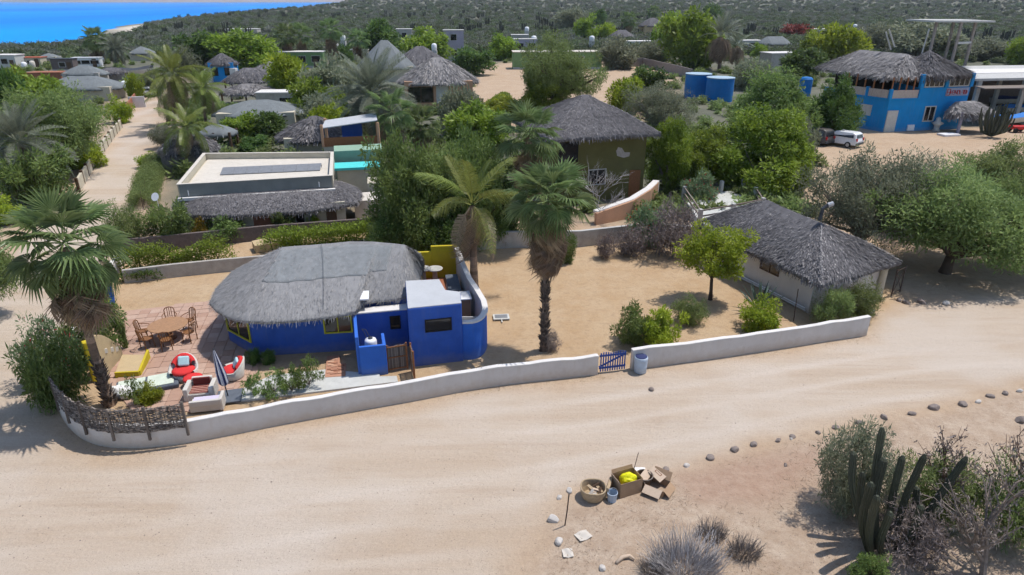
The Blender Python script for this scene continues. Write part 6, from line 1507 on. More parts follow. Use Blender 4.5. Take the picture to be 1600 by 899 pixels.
car(205, 140, R(100), M_CARW, 'white pickup half hidden behind the small tree by the lane')
boat(212, 122, R(10), M_CHAR, 'white motor boat with a dark hull parked by the lane end', 1.3)
boat(146, 104, R(5), M_PVC, 'white boat beside the trailer home', 1.0)

# ------------------------------------------------------------------ palms
b1 = GV(172, 632); t1 = AT(102, 388, 22.7)
palm('fan_palm', b1, t1, 'fan', 'leaning fan palm with a shaggy dark base inside the curved wall corner', size=1.2, r0=.16, r1=.13, nlive=36, ndead=44, boots=.3, seed=3, bend=.3, elmin=-62, flare=1.35, skirt=1.7)
palm_px('fan_palm', 850, 547, 857, 318, 'fan', 'fan palm with a brown skirt standing in the sandy yard before the gate', size=1.08, r0=.15, r1=.12, nlive=34, ndead=58, boots=.5, seed=4, bend=.1, elmin=-40, flare=1.25, skirt=2.2)
palm_px('coconut_palm', 741, 464, 738, 322, 'coco', 'coconut palm with drooping yellow-green fronds beside the courtyard wall', size=1.05, r0=.22, r1=.14, nlive=11, ndead=6, seed=5, bend=.1, elmin=8, flare=1.7)
palm_px('fan_palm', 829, 382, 826, 215, 'fan', 'fan palm with a thick hanging skirt behind the yard, left of the olive house', size=1.25, r0=.2, r1=.15, nlive=28, ndead=84, seed=6, bend=.1, elmin=-35, skirt=2.0)
FP = 'palms along the village gardens'
palm_px('fan_palm', 613, 262, 612, 178, 'fan', 'fan palm hung with dead grey leaves right of the date palm', size=1.35, nlive=18, ndead=60, joined=True, seed=7, skirt=2.6, group=FP)
palm_px('fan_palm', 655, 252, 657, 196, 'fan', 'short bright fan palm under the salmon house', size=1.2, nlive=26, ndead=10, joined=True, seed=8, group=FP)
palm_px('date_palm', 582, 245, 581, 150, 'date', 'large grey-green date palm in front of the salmon house', size=1.9, r0=.3, r1=.26, nlive=70, ndead=22, joined=True, seed=9, elmin=-50, group=FP)
palm_px('date_palm', 28, 310, 30, 226, 'date', 'greyish date palm with arching fronds at the left edge', size=1.5, r0=.3, r1=.26, nlive=52, ndead=16, joined=True, seed=10, elmin=-40, group=FP)
palm_px('coconut_palm', 296, 268, 292, 200, 'coco', 'young yellow-green coconut palm over the small palapa', size=1.0, nlive=18, ndead=3, joined=True, seed=11, group=FP)
palm_px('coconut_palm', 272, 205, 270, 118, 'coco', 'tall coconut palm in the clump right of the lane', size=1.35, nlive=24, ndead=8, joined=True, seed=12, group=FP)
palm_px('coconut_palm', 322, 200, 318, 140, 'coco', 'smaller coconut palm just right of the tall lane palm', size=1.15, nlive=20, ndead=6, joined=True, seed=13, group=FP)
palm_px('coconut_palm', 262, 195, 262, 148, 'coco', 'low shaggy coconut palm at the foot of the lane clump', size=1.1, nlive=20, ndead=10, joined=True, seed=23, group=FP)
palm_px('fan_palm', 155, 103, 149, 64, 'fan', 'tall fan palm with a brown beard left of the boat', size=2.0, r0=.3, nlive=30, ndead=30, joined=True, seed=14, skirt=1.5, group=FP)
palm_px('date_palm', 181, 106, 180, 76, 'date', 'rounded dark date palm beside the bearded fan palm', size=1.5, r0=.3, nlive=50, ndead=10, joined=True, seed=15, group=FP)
for i, (px, pb, pt, w) in enumerate(((446, 104, 58, 'leftmost'), (469, 102, 56, 'second'), (516, 102, 50, 'third and darkest'), (559, 96, 64, 'rightmost'))):
    palm_px('fan_palm', px, pb, px, pt, 'fan', f'{w} of the four bearded fan palms near the green house', size=1.9, r0=.28, nlive=22, ndead=34, joined=True, seed=30 + i, skirt=2.2, group='bearded fan palms')
palm_px('date_palm', 1124, 112, 1126, 58, 'date', 'half-dead date palm with a grey beard beyond the blue tanks', size=2.2, r0=.4, r1=.35, nlive=22, ndead=60, joined=True, seed=40, elmin=20, group=FP)
palm_px('date_palm', 1151, 110, 1152, 72, 'date', 'smaller dry date palm right of the half-dead one', size=1.6, r0=.35, nlive=16, ndead=40, joined=True, seed=41, elmin=10, group=FP)
palm_px('fan_palm', 1021, 45, 1021, 20, 'fan', 'far fan palm rising over the yellow balcony palapa', size=2.4, nlive=26, ndead=10, joined=True, seed=42, group=FP)
palm_px('fan_palm', 983, 60, 983, 32, 'fan', 'far dark fan palm beside the dark pitched roof', size=2.2, nlive=26, ndead=14, joined=True, seed=43, group=FP)

# ------------------------------------------------------------------ trees and bushes
TR = 'trees'
def T(pk, px, pyb, w, pt, label, name=None, cat=None):
    nm = name or ('shrub' if 'bush' in pk else 'tree'); return plant(pk, nm, px, pyb, w, pt, label, cat or ('bush' if 'bush' in pk else 'tree'), 'garden shrubs' if 'bush' in pk else 'village trees')
# the lot
T('bush', 100, 630, 90, 530, 'dense dark oleander bush at the curved wall corner', 'oleander')
T('flower_bush', 84, 596, 80, 505, 'blue-green oleander with red flowers spilling over the street wall', 'oleander')
T('bush', 148, 560, 92, 470, 'leafy green bush between the fan palm trunk and the yellow wall')
T('lime_bush', 150, 512, 62, 450, 'yellow-green bush behind the blue board', 'shrub')
T('fine_bush', 165, 480, 46, 418, 'grey-green bush around the blue board')
T('bush', 196, 545, 16, 490, 'thin white-flowered shrub beside the yellow niche wall')
T('lime_bush', 236, 626, 42, 598, 'bright fern-like green plant on the patio edge', 'garden_plant')
T('sparse_bush', 212, 634, 30, 590, 'young leafy papaya plant beside the white cloth', 'garden_plant')
for i, (px, pb, w, pt, l_) in enumerate(((398, 622, 36, 585, 'thin leafy shrub just right of the parasol base'), (428, 618, 44, 580, 'loose leafy shrub on the pale concrete, left of centre'), (456, 614, 40, 574, 'loose leafy shrub in the middle of the pale concrete'), (484, 606, 44, 562, 'leafiest shrub beside the brick step'), (398, 568, 26, 545, 'dark spiky plant against the blue front wall'), (422, 568, 24, 548, 'second dark spiky plant against the blue front wall'))):
    T('dark_bush' if 'spiky' in l_ else 'sparse_bush', px, pb, w, pt, l_, 'garden_plant')
T('bush', 985, 535, 62, 478, 'olive green bush left half of the clump behind the white wall')
T('lime_bush', 1030, 540, 72, 482, 'brighter green bush right half of the clump behind the white wall')
T('fine_bush', 1075, 505, 60, 462, 'wispy bush at the right end of the clump in the yard')
T('lime', 1110, 468, 104, 352, 'small lime green tree on a thin dark trunk before the bungalow')
T('lime_bush', 1189, 516, 68, 466, 'bright green bush below the spiky agave')
T('fine_bush', 1300, 505, 66, 448, 'grey-green wispy bush at the bungalow corner')
T('fine_bush', 1340, 492, 70, 438, 'yellow-green wispy bush at the end of the white wall')
T('bush', 884, 410, 34, 365, 'small sapling behind the skirted fan palm')
T('dry_bush', 945, 402, 40, 362, 'thin leafless shrub against the grey yard wall')
T('dry_bush', 985, 398, 60, 352, 'sparse brown shrub at the foot of the grey yard wall')
T('flower_bush', 1010, 385, 60, 320, 'bougainvillea with pink flowers at the corner of the yard')
T('dry_bush', 1052, 400, 92, 308, 'dry purple-brown bougainvillea beside the terrace')
T('dry_bush', 862, 548, 30, 515, 'twiggy dry shrub at the foot of the yard palm')
T('flower_bush', 1090, 322, 60, 272, 'red-flowered shrub behind the terrace')
# right-hand trees
plant('mesquite', 'mesquite_tree', 1476, 426, 270, 264, 'big spreading mesquite with a dark trunk right of the bungalow', 'tree', TR)
plant('grey_mesquite', 'mesquite_tree', 1340, 398, 205, 224, 'grey-green mesquite rising behind the bungalow roof', 'tree', TR)
plant('mesquite', 'mesquite_tree', 1560, 335, 190, 215, 'dark mesquite at the right edge of the restaurant yard', 'tree', TR)
plant('mesquite', 'mesquite_tree', 1590, 420, 150, 276, 'green mesquite cut by the right edge of the picture', 'tree', TR)
plant('grey_mesquite', 'mesquite_tree', 1415, 360, 150, 236, 'thin pale mesquite between the bungalow and the restaurant yard', 'tree', TR)
T('neem', 1192, 298, 180, 172, 'big bright green neem tree above the terrace')
T('neem', 1100, 292, 110, 198, 'bright green tree left of the big neem')
T('neem', 1236, 300, 70, 218, 'bright green tree at the edge of the restaurant yard')
T('neem', 1040, 300, 84, 186, 'bright green tree against the right side of the olive house')
T('green', 1200, 215, 130, 112, 'dark green tree behind the neem, left of the parked cars')
T('dense', 1292, 218, 84, 118, 'dark glossy tree between the cars and the blue restaurant')
T('far_grey', 1250, 250, 50, 190, 'small grey tree beside the brown van')
T('grey_mesquite', 1030, 210, 120, 128, 'silver-grey bushy tree behind the olive house roof')
T('far_lime', 978, 178, 58, 122, 'yellow-green tree left of the silver-grey one')
T('far_dark', 1014, 146, 58, 103, 'dark round shrub tree on the bare lot')
T('mesquite', 868, 178, 128, 52, 'large feathery green tree in front of the long olive house')
T('neem', 846, 182, 92, 122, 'rounded bright tree in front of the feathery one')
T('far_grey', 1170, 140, 66, 95, 'grey-green shrub tree right of the blue tanks')
T('far_dark', 1250, 122, 76, 78, 'dark shrubby tree beside the grey block house')
T('far_green', 1185, 92, 26, 68, 'small green tree left of the grey block house')
T('far_green', 1078, 106, 96, 18, 'tall bright green tree beyond the blue tanks')
T('far_green', 1046, 88, 60, 22, 'tree left of the tall bright green one')
T('far_dark', 1112, 46, 34, 10, 'dark far tree above the tall bright one')
T('far_lime', 1305, 102, 84, 40, 'yellow-green tree left of the restaurant roof')
T('far_green', 1270, 96, 50, 52, 'green tree under the red bougainvillea')
T('red_bush', 1240, 62, 52, 42, 'red bougainvillea mass on the far garden wall')
T('far_green', 1594, 108, 56, 50, 'green tree at the right edge behind the shed')
T('far_grey', 1545, 96, 70, 62, 'greyish scrub tree behind the boat shed')
# behind the yard
T('green', 650, 395, 130, 208, 'large dark green tree behind the courtyard')
T('green', 628, 402, 110, 305, 'rounded green tree beside the thatched eave')
T('green', 735, 385, 120, 205, 'dark tree behind the coconut palm')
T('dense', 780, 375, 90, 255, 'shaded dark tree between the coconut palm and the yard palms')
T('dark_bush', 700, 402, 80, 345, 'dark bush behind the yellow courtyard wall')
T('far_green', 740, 235, 100, 165, 'light green shrub tree below the salmon house stairs')
T('far_grey', 720, 215, 70, 140, 'grey shrub against the salmon house corner')
T('lime_bush', 785, 178, 70, 150, 'bright hedge bush right of the salmon house')
T('far_grey', 520, 165, 90, 92, 'grey feathery tree left of the date palm')
T('far_lime', 452, 158, 70, 86, 'yellow-green tree beside the palapa row')
T('far_green', 498, 190, 90, 122, 'bright green tree above the pointed palapa')
T('far_grey', 505, 205, 60, 150, 'grey-green shrub right of the flat white roof')
T('far_lime', 515, 222, 60, 165, 'lime green shrub behind the tin-roofed shelter')
T('far_dark', 425, 220, 70, 176, 'dark shrub in front of the netted palapa')
T('far_green', 385, 222, 66, 178, 'green shrub row left of the pointed palapa')
T('far_dark', 400, 240, 46, 212, 'clipped green shrub behind the flat roof parapet')
# lane side
plant('lime_bush', 'lane_shrub', 234, 262, 36, 238, 'bright green bush at the head of the clipped hedge', 'bush', 'garden shrubs')
T('fine_bush', 205, 388, 76, 318, 'grey-green bush at the foot of the lane')
T('bush', 272, 382, 76, 320, 'pale green shrub at the left corner of the thatched eave')
T('orange_bush', 318, 376, 28, 342, 'orange-flowered shrub below the thatched eave')
T('bush', 352, 376, 66, 338, 'green shrub below the thatched eave')
T('bush', 446, 368, 42, 330, 'leafy shrub in front of the terracotta door')
T('lime_bush', 493, 362, 20, 336, 'small bright papaya plant by the dark wall')
T('grey_bush', 262, 232, 50, 196, 'olive shrub left of the small palapa')
T('mesquite', 92, 278, 178, 138, 'broad grey-green mesquite left of the lane')
T('mesquite', -25, 500, 150, 335, 'feathery tree leaning in at the left edge beyond the street', None)
T('mesquite', -120, 600, 170, 420, 'tree outside the left edge that shades the street')
T('lime_bush', 132, 262, 70, 212, 'yellow-green bushes against the lane wall')
T('bush', 70, 318, 110, 235, 'fern green bush below the date palm')
T('lime_bush', 8, 350, 60, 308, 'yellow-green bush at the left edge')
T('far_green', 60, 190, 100, 112, 'green tree at the left below the red wall')
T('far_dark', 15, 195, 70, 100, 'dark tree at the left edge below the domed house')
T('far_lime', 40, 150, 22, 103, 'slim columnar tree in front of the red wall')
T('far_lime', 214, 160, 26, 116, 'slim green tree beside the parked pickup')
T('lime_bush', 190, 192, 40, 150, 'bush with orange tips above the brown lane wall')
T('far_green', 388, 112, 110, 50, 'rounded bright green tree above the blue hut')
T('far_dark', 318, 108, 88, 50, 'dark green tree left of the rounded bright one')
T('far_grey', 288, 118, 50, 75, 'pale tree behind the lane palms')
T('far_dark', 596, 92, 76, 34, 'large dark tree above the netted roof')
T('far_green', 664, 100, 76, 45, 'green tree between the netted roof and the lilac tower')
T('far_dark', 742, 118, 64, 74, 'dark dense tree right of the lilac tower')
T('far_green', 788, 94, 52, 56, 'rounded green tree left of the grey-blue house')
T('far_green', 915, 66, 44, 24, 'light tree among the far palapas')
T('far_grey', 895, 52, 60, 18, 'grey tree on the far slope')
T('far_dark', 937, 46, 22, 20, 'dark cypress-like far tree')
T('far_lime', 948, 66, 30, 38, 'yellow-green far tree beside the pointed roof')
T('far_grey', 965, 108, 70, 60, 'blue-green shrub tree behind the block wall')
T('far_grey', 1020, 100, 60, 66, 'brownish scrub behind the block wall corner')
T('far_dark', 540, 100, 26, 70, 'small dark tree between the fan palms')
T('far_grey', 1440, 92, 110, 38, 'olive scrub tree behind the restaurant')
T('far_grey', 1370, 84, 90, 40, 'scrub tree left of the roof masts')
T('far_grey', 240, 150, 40, 112, 'dry shrub at the far end of the lane')

# hedges and creepers: long clipped masses, one thing each
def hedge(name, pts, wid, h, leaf, label, seed=1, dens=420, L=.16, W=.07):
    rs = np.random.RandomState(seed); P = np.array(resample(pts, .3)); n = int(len(P) * .3 * dens * 2.6)
    k = rs.randint(0, len(P), n); top = .75 + .35 * fbm(P[:, 0], P[:, 1], 1.6, seed, 3)
    a = rs.uniform(0, 2 * math.pi, n); r = rs.uniform(.35, 1, n) ** .5
    c = np.stack([P[k, 0] + np.cos(a) * r * wid * .5 + rs.normal(size=n) * .15, P[k, 1] + np.cos(a + 1.2) * r * wid * .35 + rs.normal(size=n) * .1, np.abs(np.sin(a)) * r * h * top[k]], 1)
    d = unit(rs.normal(size=(n, 3)) + [0, 0, .4]); nr = unit(rs.normal(size=(n, 3)) + [0, -.4, .8])
    V, F = leaf_quads(c, d, nr, L * rs.uniform(.6, 1.3, n), W * rs.uniform(.7, 1.3, n))
    e = empty(name, (*P[len(P) // 2], 0)); tag(e, label, 'hedge'); t = np.clip(.2 + .55 * rs.uniform(size=len(P))[k] * .6 + rs.normal(size=n) * .18 + .15, 0, 1)
    link('foliage', np_mesh('foliage', V - np.array([*P[len(P) // 2], 0]), F, t), leaf, e)
    mb = MB(); rr = random.Random(seed)
    for q in P[::3]: mb.tube([(q[0] - e.location.x, q[1] - e.location.y, 0), (q[0] - e.location.x + rr.uniform(-.2, .2), q[1] - e.location.y, h * .7)], .03, 5)
    mb.build('stems', M_BARK, e, local=True)['kind'] = 'stuff'
    return e
hedge('creeper_hedge', [G(196, 425), G(270, 420), G(352, 414)], 1.3, 2.0, L_NEEM, 'bright green creeper spilling over the pale patio wall', 3, 520)
hedge('creeper_hedge', [G(426, 392), G(520, 380), G(600, 374)], 1.5, 1.7, L_NEEM, 'lime green creeper bank between the dark wall and the thatched roof', 4, 520)
hedge('clipped_hedge', [G(224, 326), G(232, 296), G(246, 262)], 1.9, 2.0, L_MESQ, 'tall clipped hedge along the right of the lane', 5, 900, .13, .05)
hedge('creeper_hedge', [G(200, 440), G(240, 436)], .8, .9, L_DARK, 'dark shrubs at the left end of the patio wall', 6, 400)
hedge('garden_hedge', [G(750, 180), G(775, 168), G(790, 158)], 2.0, 1.8, L_NEEM, 'bright green hedge along the salmon house path', 7, 300, .25, .12)

# agave
x, y = G(1185, 486); e = empty('agave', (x, y, 0)); tag(e, 'blue-green spiky agave beside the bungalow wall', 'agave'); rs = random.Random(4)
for k in range(22):
    az = k * 2.4; el = R(35 + 48 * (k / 22)); L = 1.6 + rs.uniform(-.1, .15); mb = MB(); w = .085
    d = Vector((math.cos(az) * math.cos(el), math.sin(az) * math.cos(el), math.sin(el))); s = Vector((-math.sin(az), math.cos(az), 0)); up = s.cross(d) * -1
    P = [d * .05 - s * w * .6, d * .05 + s * w * .6, d * L * .5 - s * w + up * .03, d * L * .5 + s * w + up * .03, d * L, d * .05 - up * .03, d * L * .5 - up * .04]
    mb.add(P, [(0, 5, 6, 2), (5, 1, 3, 6), (2, 6, 4), (6, 3, 4), (0, 2, 3, 1), (2, 4, 3)], rs.random()); mb.build('agave_leaf', L_AGAVE, e, local=True)

# ------------------------------------------------------------------ cactus clump and dry tree in the front right
def cactus_arm(parent, pts, r, t=.5):
    mb = MB(); P = []; rad = []
    P0 = [Vector(p) for p in pts]; P1 = chaikin([tuple(p) for p in P0], 2); P1 = resample(P1, .12)
    for i, p in enumerate(P1):
        u = i / (len(P1) - 1); P.append(p); rad.append(r * (.75 + .3 * min(1, u * 3)) * (1 if u < .93 else max(.25, math.sqrt(max(0, 1 - ((u - .93) / .075) ** 2)))))
    mb.tube(P, rad, 22, t, star=.2); mb.build('cactus_arm', M_CACTUS, parent)
cb = GV(1392, 862); e = empty('cardon_cactus', (cb.x, cb.y, 0)); tag(e, 'tall many-armed cardon cactus in the front right scrub', 'cactus')
rs = random.Random(8)
for k, (bx, by, mx, my, tx_, ty_, Yo) in enumerate(((1372, 850, 1364, 755, 1379, 668, .5), (1362, 848, 1328, 765, 1334, 706, .7), (1360, 850, 1340, 800, 1348, 738, -.1), (1366, 858, 1366, 770, 1382, 716, .3), (1358, 862, 1344, 815, 1362, 754, -.4), (1362, 868, 1356, 830, 1371, 775, -.7), (1388, 856, 1390, 790, 1411, 712, .4), (1398, 860, 1408, 790, 1446, 710, .1), (1410, 862, 1450, 800, 1511, 714, .2), (1412, 868, 1452, 850, 1500, 824, -.3), (1420, 862, 1440, 820, 1470, 795, .3), (1384, 850, 1396, 770, 1404, 735, .8), (1404, 856, 1430, 812, 1432, 760, .5), (1380, 866, 1372, 850, 1392, 800, -.5), (1400, 868, 1424, 840, 1440, 790, -.2))):
    Y0 = G(bx, by)[1]; B = AT(bx, by, Y0); B.z = -.05
    cactus_arm(e, [B, AT(mx, my, Y0 + Yo * .6), AT(tx_, ty_, Y0 + Yo)], .1 + rs.uniform(-.01, .015), rs.random())
T('grey_bush', 1326, 800, 128, 676, 'dense grey-green shrub behind the cactus arms')
T('fine_bush', 1462, 806, 130, 715, 'light green shrub at the right of the cactus')
T('bush', 1352, 914, 60, 872, 'low green plant at the foot of the cactus')
T('fine_bush', 1575, 850, 130, 740, 'green undergrowth at the lower right edge')
T('dry_bush', 1430, 878, 120, 800, 'tangle of dry twigs under the cactus')

def twiggy(name, base, m, seed, h, levels, spread, label, cat, leaves=None, r0=.07, nb=4, lean=(0, 0), nleaf=3, leafL=.12, thin=.62, lw=.3, up=.25):
    """branching dry wood; optional sparse hanging leaves"""
    rs = random.Random(seed); e = empty(name, base); tag(e, label, cat); mb = MB(); LV = []
    def grow(p, d, L, r, lv):
        q = p; pts = [p]; rad = [r]
        for k in range(3):
            d = (d + Vector((rs.uniform(-.2, .2), rs.uniform(-.2, .2), rs.uniform(-.12, .16)))).normalized(); q = q + d * L / 3; pts.append(q); rad.append(r * (1 - .14 * (k + 1)))
        mb.tube(pts, rad, 6 if lv > 1 else 4, rs.random(), cap=False)
        if lv <= 1 and leaves:
            for _ in range(nleaf): LV.append(pts[rs.randint(1, 3)])
        if lv > 0:
            for _ in range(nb if lv > 1 else nb - 1):
                nd = (d + Vector((rs.gauss(0, spread), rs.gauss(0, spread), rs.gauss(.1, spread * .6)))).normalized(); nd.z = max(nd.z, -.15)
                grow(pts[rs.randint(1, 3)], nd, L * rs.uniform(.6, .85), r * thin, lv - 1)
    grow(Vector((0, 0, -.05)), Vector((lean[0], lean[1], 1)).normalized(), h * .42, r0, levels)
    mb.build('branches', m, e, local=True)
    if leaves and LV:
        r2 = np.random.RandomState(seed); c = np.array([tuple(v) for v in LV]) + r2.normal(size=(len(LV), 3)) * .04; n = len(c)
        V, F = leaf_quads(c, unit(r2.normal(size=(n, 3)) * .5 + [0, 0, -.8]), unit(r2.normal(size=(n, 3))), leafL * r2.uniform(.6, 1.3, n), leafL * lw * r2.uniform(.7, 1.3, n))
        link('hanging_leaves', np_mesh('hanging_leaves', V, F, r2.uniform(.1, .9, n)), leaves, e)
    return e
b = GV(1535, 905)
twiggy('dry_tree', (b.x, b.y, 0), M_BARKG, 12, 3.9, 4, .55, 'leafless forked tree at the lower right corner', 'tree', L_DRYBR, .1, 4, (.12, .35), 3, .13)
b = GV(1450, 812); twiggy('dry_tree', (b.x, b.y, 0), M_TWIGP, 15, 3.4, 3, .32, 'slim dry tree with hanging brown leaves above the cactus', 'tree', L_DRYBR, .04, 5, (0, .1), 5, .15)
b = GV(1585, 850); twiggy('dry_tree', (b.x, b.y, 0), M_TWIGP, 17, 3.4, 3, .4, 'dry tree with hanging brown leaves at the right edge', 'tree', L_DRYBR, .05, 5, (-.1, .1), 5, .15)
for k, (px, py, s, l_) in enumerate(((1070, 893, 1.5, 'large silvery dry bush at the bottom edge'), (1162, 868, .75, 'small dry bush right of the silvery one'), (1020, 895, .6, 'low dry bush left of the silvery one'), (1110, 840, .7, 'low dry tuft behind the silvery bush'))):
    b = GV(px, py); e = empty('dry_brush', (b.x, b.y, ground_z(b.x, b.y))); tag(e, l_, 'bush', 'dry brush on the verge'); rs = random.Random(60 + k); mb = MB()
    for _ in range(int(520 * s ** 1.4)):
        a = rs.uniform(0, 6.283); rr = .35 * s * math.sqrt(rs.random()); p = Vector((math.cos(a) * rr * 1.6, math.sin(a) * rr * 1.2, 0)); d = Vector((math.cos(a) * rs.uniform(.1, .9), math.sin(a) * rs.uniform(.1, .9), 1)).normalized(); L = s * rs.uniform(.25, .72); q = p + d * L * .5 + Vector((rs.uniform(-.05, .05), rs.uniform(-.05, .05), 0)); t_ = q + (d + Vector((rs.uniform(-.5, .5), rs.uniform(-.5, .5), -.1))).normalized() * L * .5
        mb.tube([p, q, t_], [.008, .006, .003], 3, rs.random(), cap=False)
    mb.build('twigs', M_TWIGS if k == 0 else M_TWIG, e, local=True)['kind'] = 'stuff'
b = GV(934, 346); twiggy('bare_shrub', (b.x, b.y, 0), M_TWIGS, 33, 4.6, 4, .5, 'pale leafless shrub in front of the olive wall', 'bush', None, .05, 4, (0, 0))
# the cactus before the restaurant
x, y = G(1548, 215); e = empty('organ_cactus', (x, y, 0)); tag(e, 'dark many-stemmed cactus in front of the restaurant porch', 'cactus'); rs = random.Random(2)
for k in range(26):
    a = rs.uniform(0, 6.28); r = rs.uniform(.2, 2.0); h = rs.uniform(2.2, 4.2); mb = MB(); mb.tube([(0, 0, .2), (math.cos(a) * r * .7, math.sin(a) * r * .5, .7), (math.cos(a) * r, math.sin(a) * r * .7, h * .6), (math.cos(a) * r * 1.05, math.sin(a) * r * .75, h)], [.14, .14, .13, .06], 10, rs.random(), star=.15); mb.build('stem', M_CACTUS, e, local=True)

# ------------------------------------------------------------------ rocks along the road
def rock(px, py, wpx, m_, label, seed, flat=.62):
    x, y = G(px, py); r = wpx / 2 / PXM(px, py); bm = bmesh.new(); bmesh.ops.create_icosphere(bm, subdivisions=3, radius=1); rs = random.Random(seed); o = Vector((rs.uniform(-9, 9), rs.uniform(-9, 9), 0))
    sx, sy = rs.uniform(.85, 1.1), rs.uniform(.6, .95)
    pl_ = [(Vector((rs.gauss(0, 1), rs.gauss(0, 1), rs.gauss(0, 1))).normalized(), rs.uniform(.6, .9)) for _ in range(9)]
    for v in bm.verts:
        for nrm_, dd in pl_:
            k = v.co.dot(nrm_) - dd
            if k > 0: v.co -= nrm_ * k * .9
        v.co *= 1 + .07 * float(fbm(np.array(v.co.x * 2 + o.x), np.array(v.co.y * 2 + v.co.z * 2.3 + o.y), 1.8, 3, 3))
        v.co = Vector((v.co.x * sx * r, v.co.y * sy * r, (v.co.z * flat + flat * .55) * r))
    me = bpy.data.meshes.new('stone'); bm.to_mesh(me); bm.free(); ob = link('stone', me, m_); ob.location = (x, y, ground_z(x, y) - .02); ob.rotation_euler = (0, 0, rs.uniform(0, 6)); tag(ob, label, 'stone', 'stones edging the dirt road')
ORD = ['first', 'second', 'third', 'fourth', 'fifth', 'sixth', 'seventh', 'eighth', 'ninth', 'tenth', 'eleventh', 'twelfth', 'thirteenth', 'fourteenth', 'fifteenth', 'sixteenth', 'seventeenth']
row = [(1073, 728, 11, 1), (1110, 716, 15, 0), (1148, 704, 16, 0), (1178, 696, 14, 0), (1216, 690, 12, 0), (1238, 684, 10, 0), (1278, 678, 11, 0), (1305, 670, 12, 0), (1343, 663, 13, 0), (1381, 655, 15, 0), (1424, 650, 13, 0), (1458, 640, 18, 0), (1504, 634, 16, 0), (1528, 630, 12, 1), (1547, 621, 13, 0), (1570, 617, 13, 0), (1592, 613, 12, 1)]
for i, (px, py, w, p_) in enumerate(row): rock(px, py, w, M_ROCKW if p_ else M_ROCK, f'{ORD[i]} stone of the row edging the road, counted from the cardboard boxes', 100 + i)
for i, (px, py, w, m_, l_) in enumerate(((864, 814, 22, M_ROCKW, 'pale stone left of the thin iron stake'), (874, 850, 20, M_ROCKW, 'pale round stone below the iron stake'), (890, 768, 14, M_ROCKW, 'flat cream stone just behind the iron stake'), (874, 778, 12, M_ROCKW, 'bluish small stone above the pale stones'), (941, 892, 16, M_ROCKW, 'pale stone at the bottom edge left of the dry bushes'), (1040, 735, 14, M_ROCK, 'grey stone behind the open cardboard box'), (911, 760, 10, M_ROCK, 'dark stone behind the round basket'), (1227, 729, 9, M_ROCK, 'small brown stone on the reddish verge'), (1018, 609, 11, M_ROCK, 'brown clod lying on the road below the barrel'), (1596, 660, 22, M_ROCK, 'grey stone at the right edge of the verge'), (1416, 474, 13, M_ROCK, 'left stone at the mesquite shade near the wire gate'), (1405, 470, 11, M_ROCK, 'dark stone nearest the wire gate'), (1440, 474, 16, M_ROCK, 'dark stone in the mesquite shade'), (1360, 487, 18, M_ROCKW, 'white stone at the end of the white wall'), (1478, 476, 14, M_ROCKW, 'pale stone right of the mesquite trunk'), (1236, 688, 7, M_ROCKW, 'pebble beside the road edge row'))): rock(px, py, w, m_, l_, 200 + i)

# ------------------------------------------------------------------ rubbish by the roadside
x, y = G(926, 778); e = empty('round_basket', (x, y, 0.01)); tag(e, 'round worn basket full of scraps at the left of the rubbish', 'basket')
mb = MB(); N = 28
prof = [(.3, 0), (.37, .1), (.41, .25), (.42, .42), (.39, .43), (.37, .25), (.32, .08), (.1, .06)]
mb.lathe(prof, n=N, cap=True); mb.build('basket_wall', M_BASKET, e, local=True)
MB().tube([(.41 * math.cos(a), .41 * math.sin(a), .44 + .02 * math.sin(3 * a)) for a in np.linspace(0, 6.283, 30)], .025, 6, cap=False).build('rim', M_BASKET, e, local=True)
rs = random.Random(3)
for k in range(12):
    a = rs.uniform(0, 6.28); r = rs.uniform(0, .25); o = MB().box(-.14, .14, -.05, .05, -.02, .02).build('scrap', (M_CARDP, M_BASKET, M_PAPER, M_WOOD)[k % 4], e, local=True); o.location = (math.cos(a) * r, math.sin(a) * r, .26 + .01 * k); o.rotation_euler = (rs.uniform(-.6, .6), rs.uniform(-.6, .6), rs.uniform(0, 6))
def carton(px, py, rz, L, W, h, label, flaps, m_=M_CARD, tilt=0):
    x, y = G(px, py); e = empty('cardboard_box', (x, y, .01), rz); e.rotation_euler = (tilt, 0, rz); tag(e, label, 'box', 'cardboard boxes by the road'); t = .012
    MB().box(-L/2, L/2, -W/2, W/2, 0, t).build('bottom', m_, e, local=True)
    for nm, (x0, x1, y0, y1) in (('side', (-L/2, L/2, -W/2 - t, -W/2)), ('side', (-L/2, L/2, W/2, W/2 + t)), ('end', (-L/2 - t, -L/2, -W/2, W/2)), ('end', (L/2, L/2 + t, -W/2, W/2))): MB().box(x0, x1, y0, y1, 0, h).build(nm, m_, e, local=True)
    for k, (px_, py_, rx, ry, fx, fy) in enumerate(flaps):
        o = MB().box(-fx/2, fx/2, 0, fy, -t/2, t/2).build('flap', M_CARDP if k % 2 else m_, e, local=True); o.location = (px_, py_, h); o.rotation_euler = (rx, 0, ry)
    return e
e = carton(978, 766, R(22), .82, .6, .58, 'tall cardboard box holding a yellow bag', [(0, .31, R(70), 0, .8, .12), (-.42, 0, R(60), R(90), .58, .12)])
x, y = G(978, 766); e = empty('yellow_bag', (x + .05, y + .05, .3)); tag(e, 'bright yellow plastic bag in the tall cardboard box', 'bag')
bm = bmesh.new(); bmesh.ops.create_icosphere(bm, subdivisions=3, radius=1)
for v in bm.verts: v.co *= 1 + .2 * float(fbm(np.array(v.co.x * 3), np.array(v.co.y * 3 + v.co.z * 2), 2, 5, 3)); v.co = Vector((v.co.x * .3, v.co.y * .22, v.co.z * .26 + .1))
me = bpy.data.meshes.new('bag_skin'); bm.to_mesh(me); bm.free(); link('bag_skin', me, M_YBAG, e)
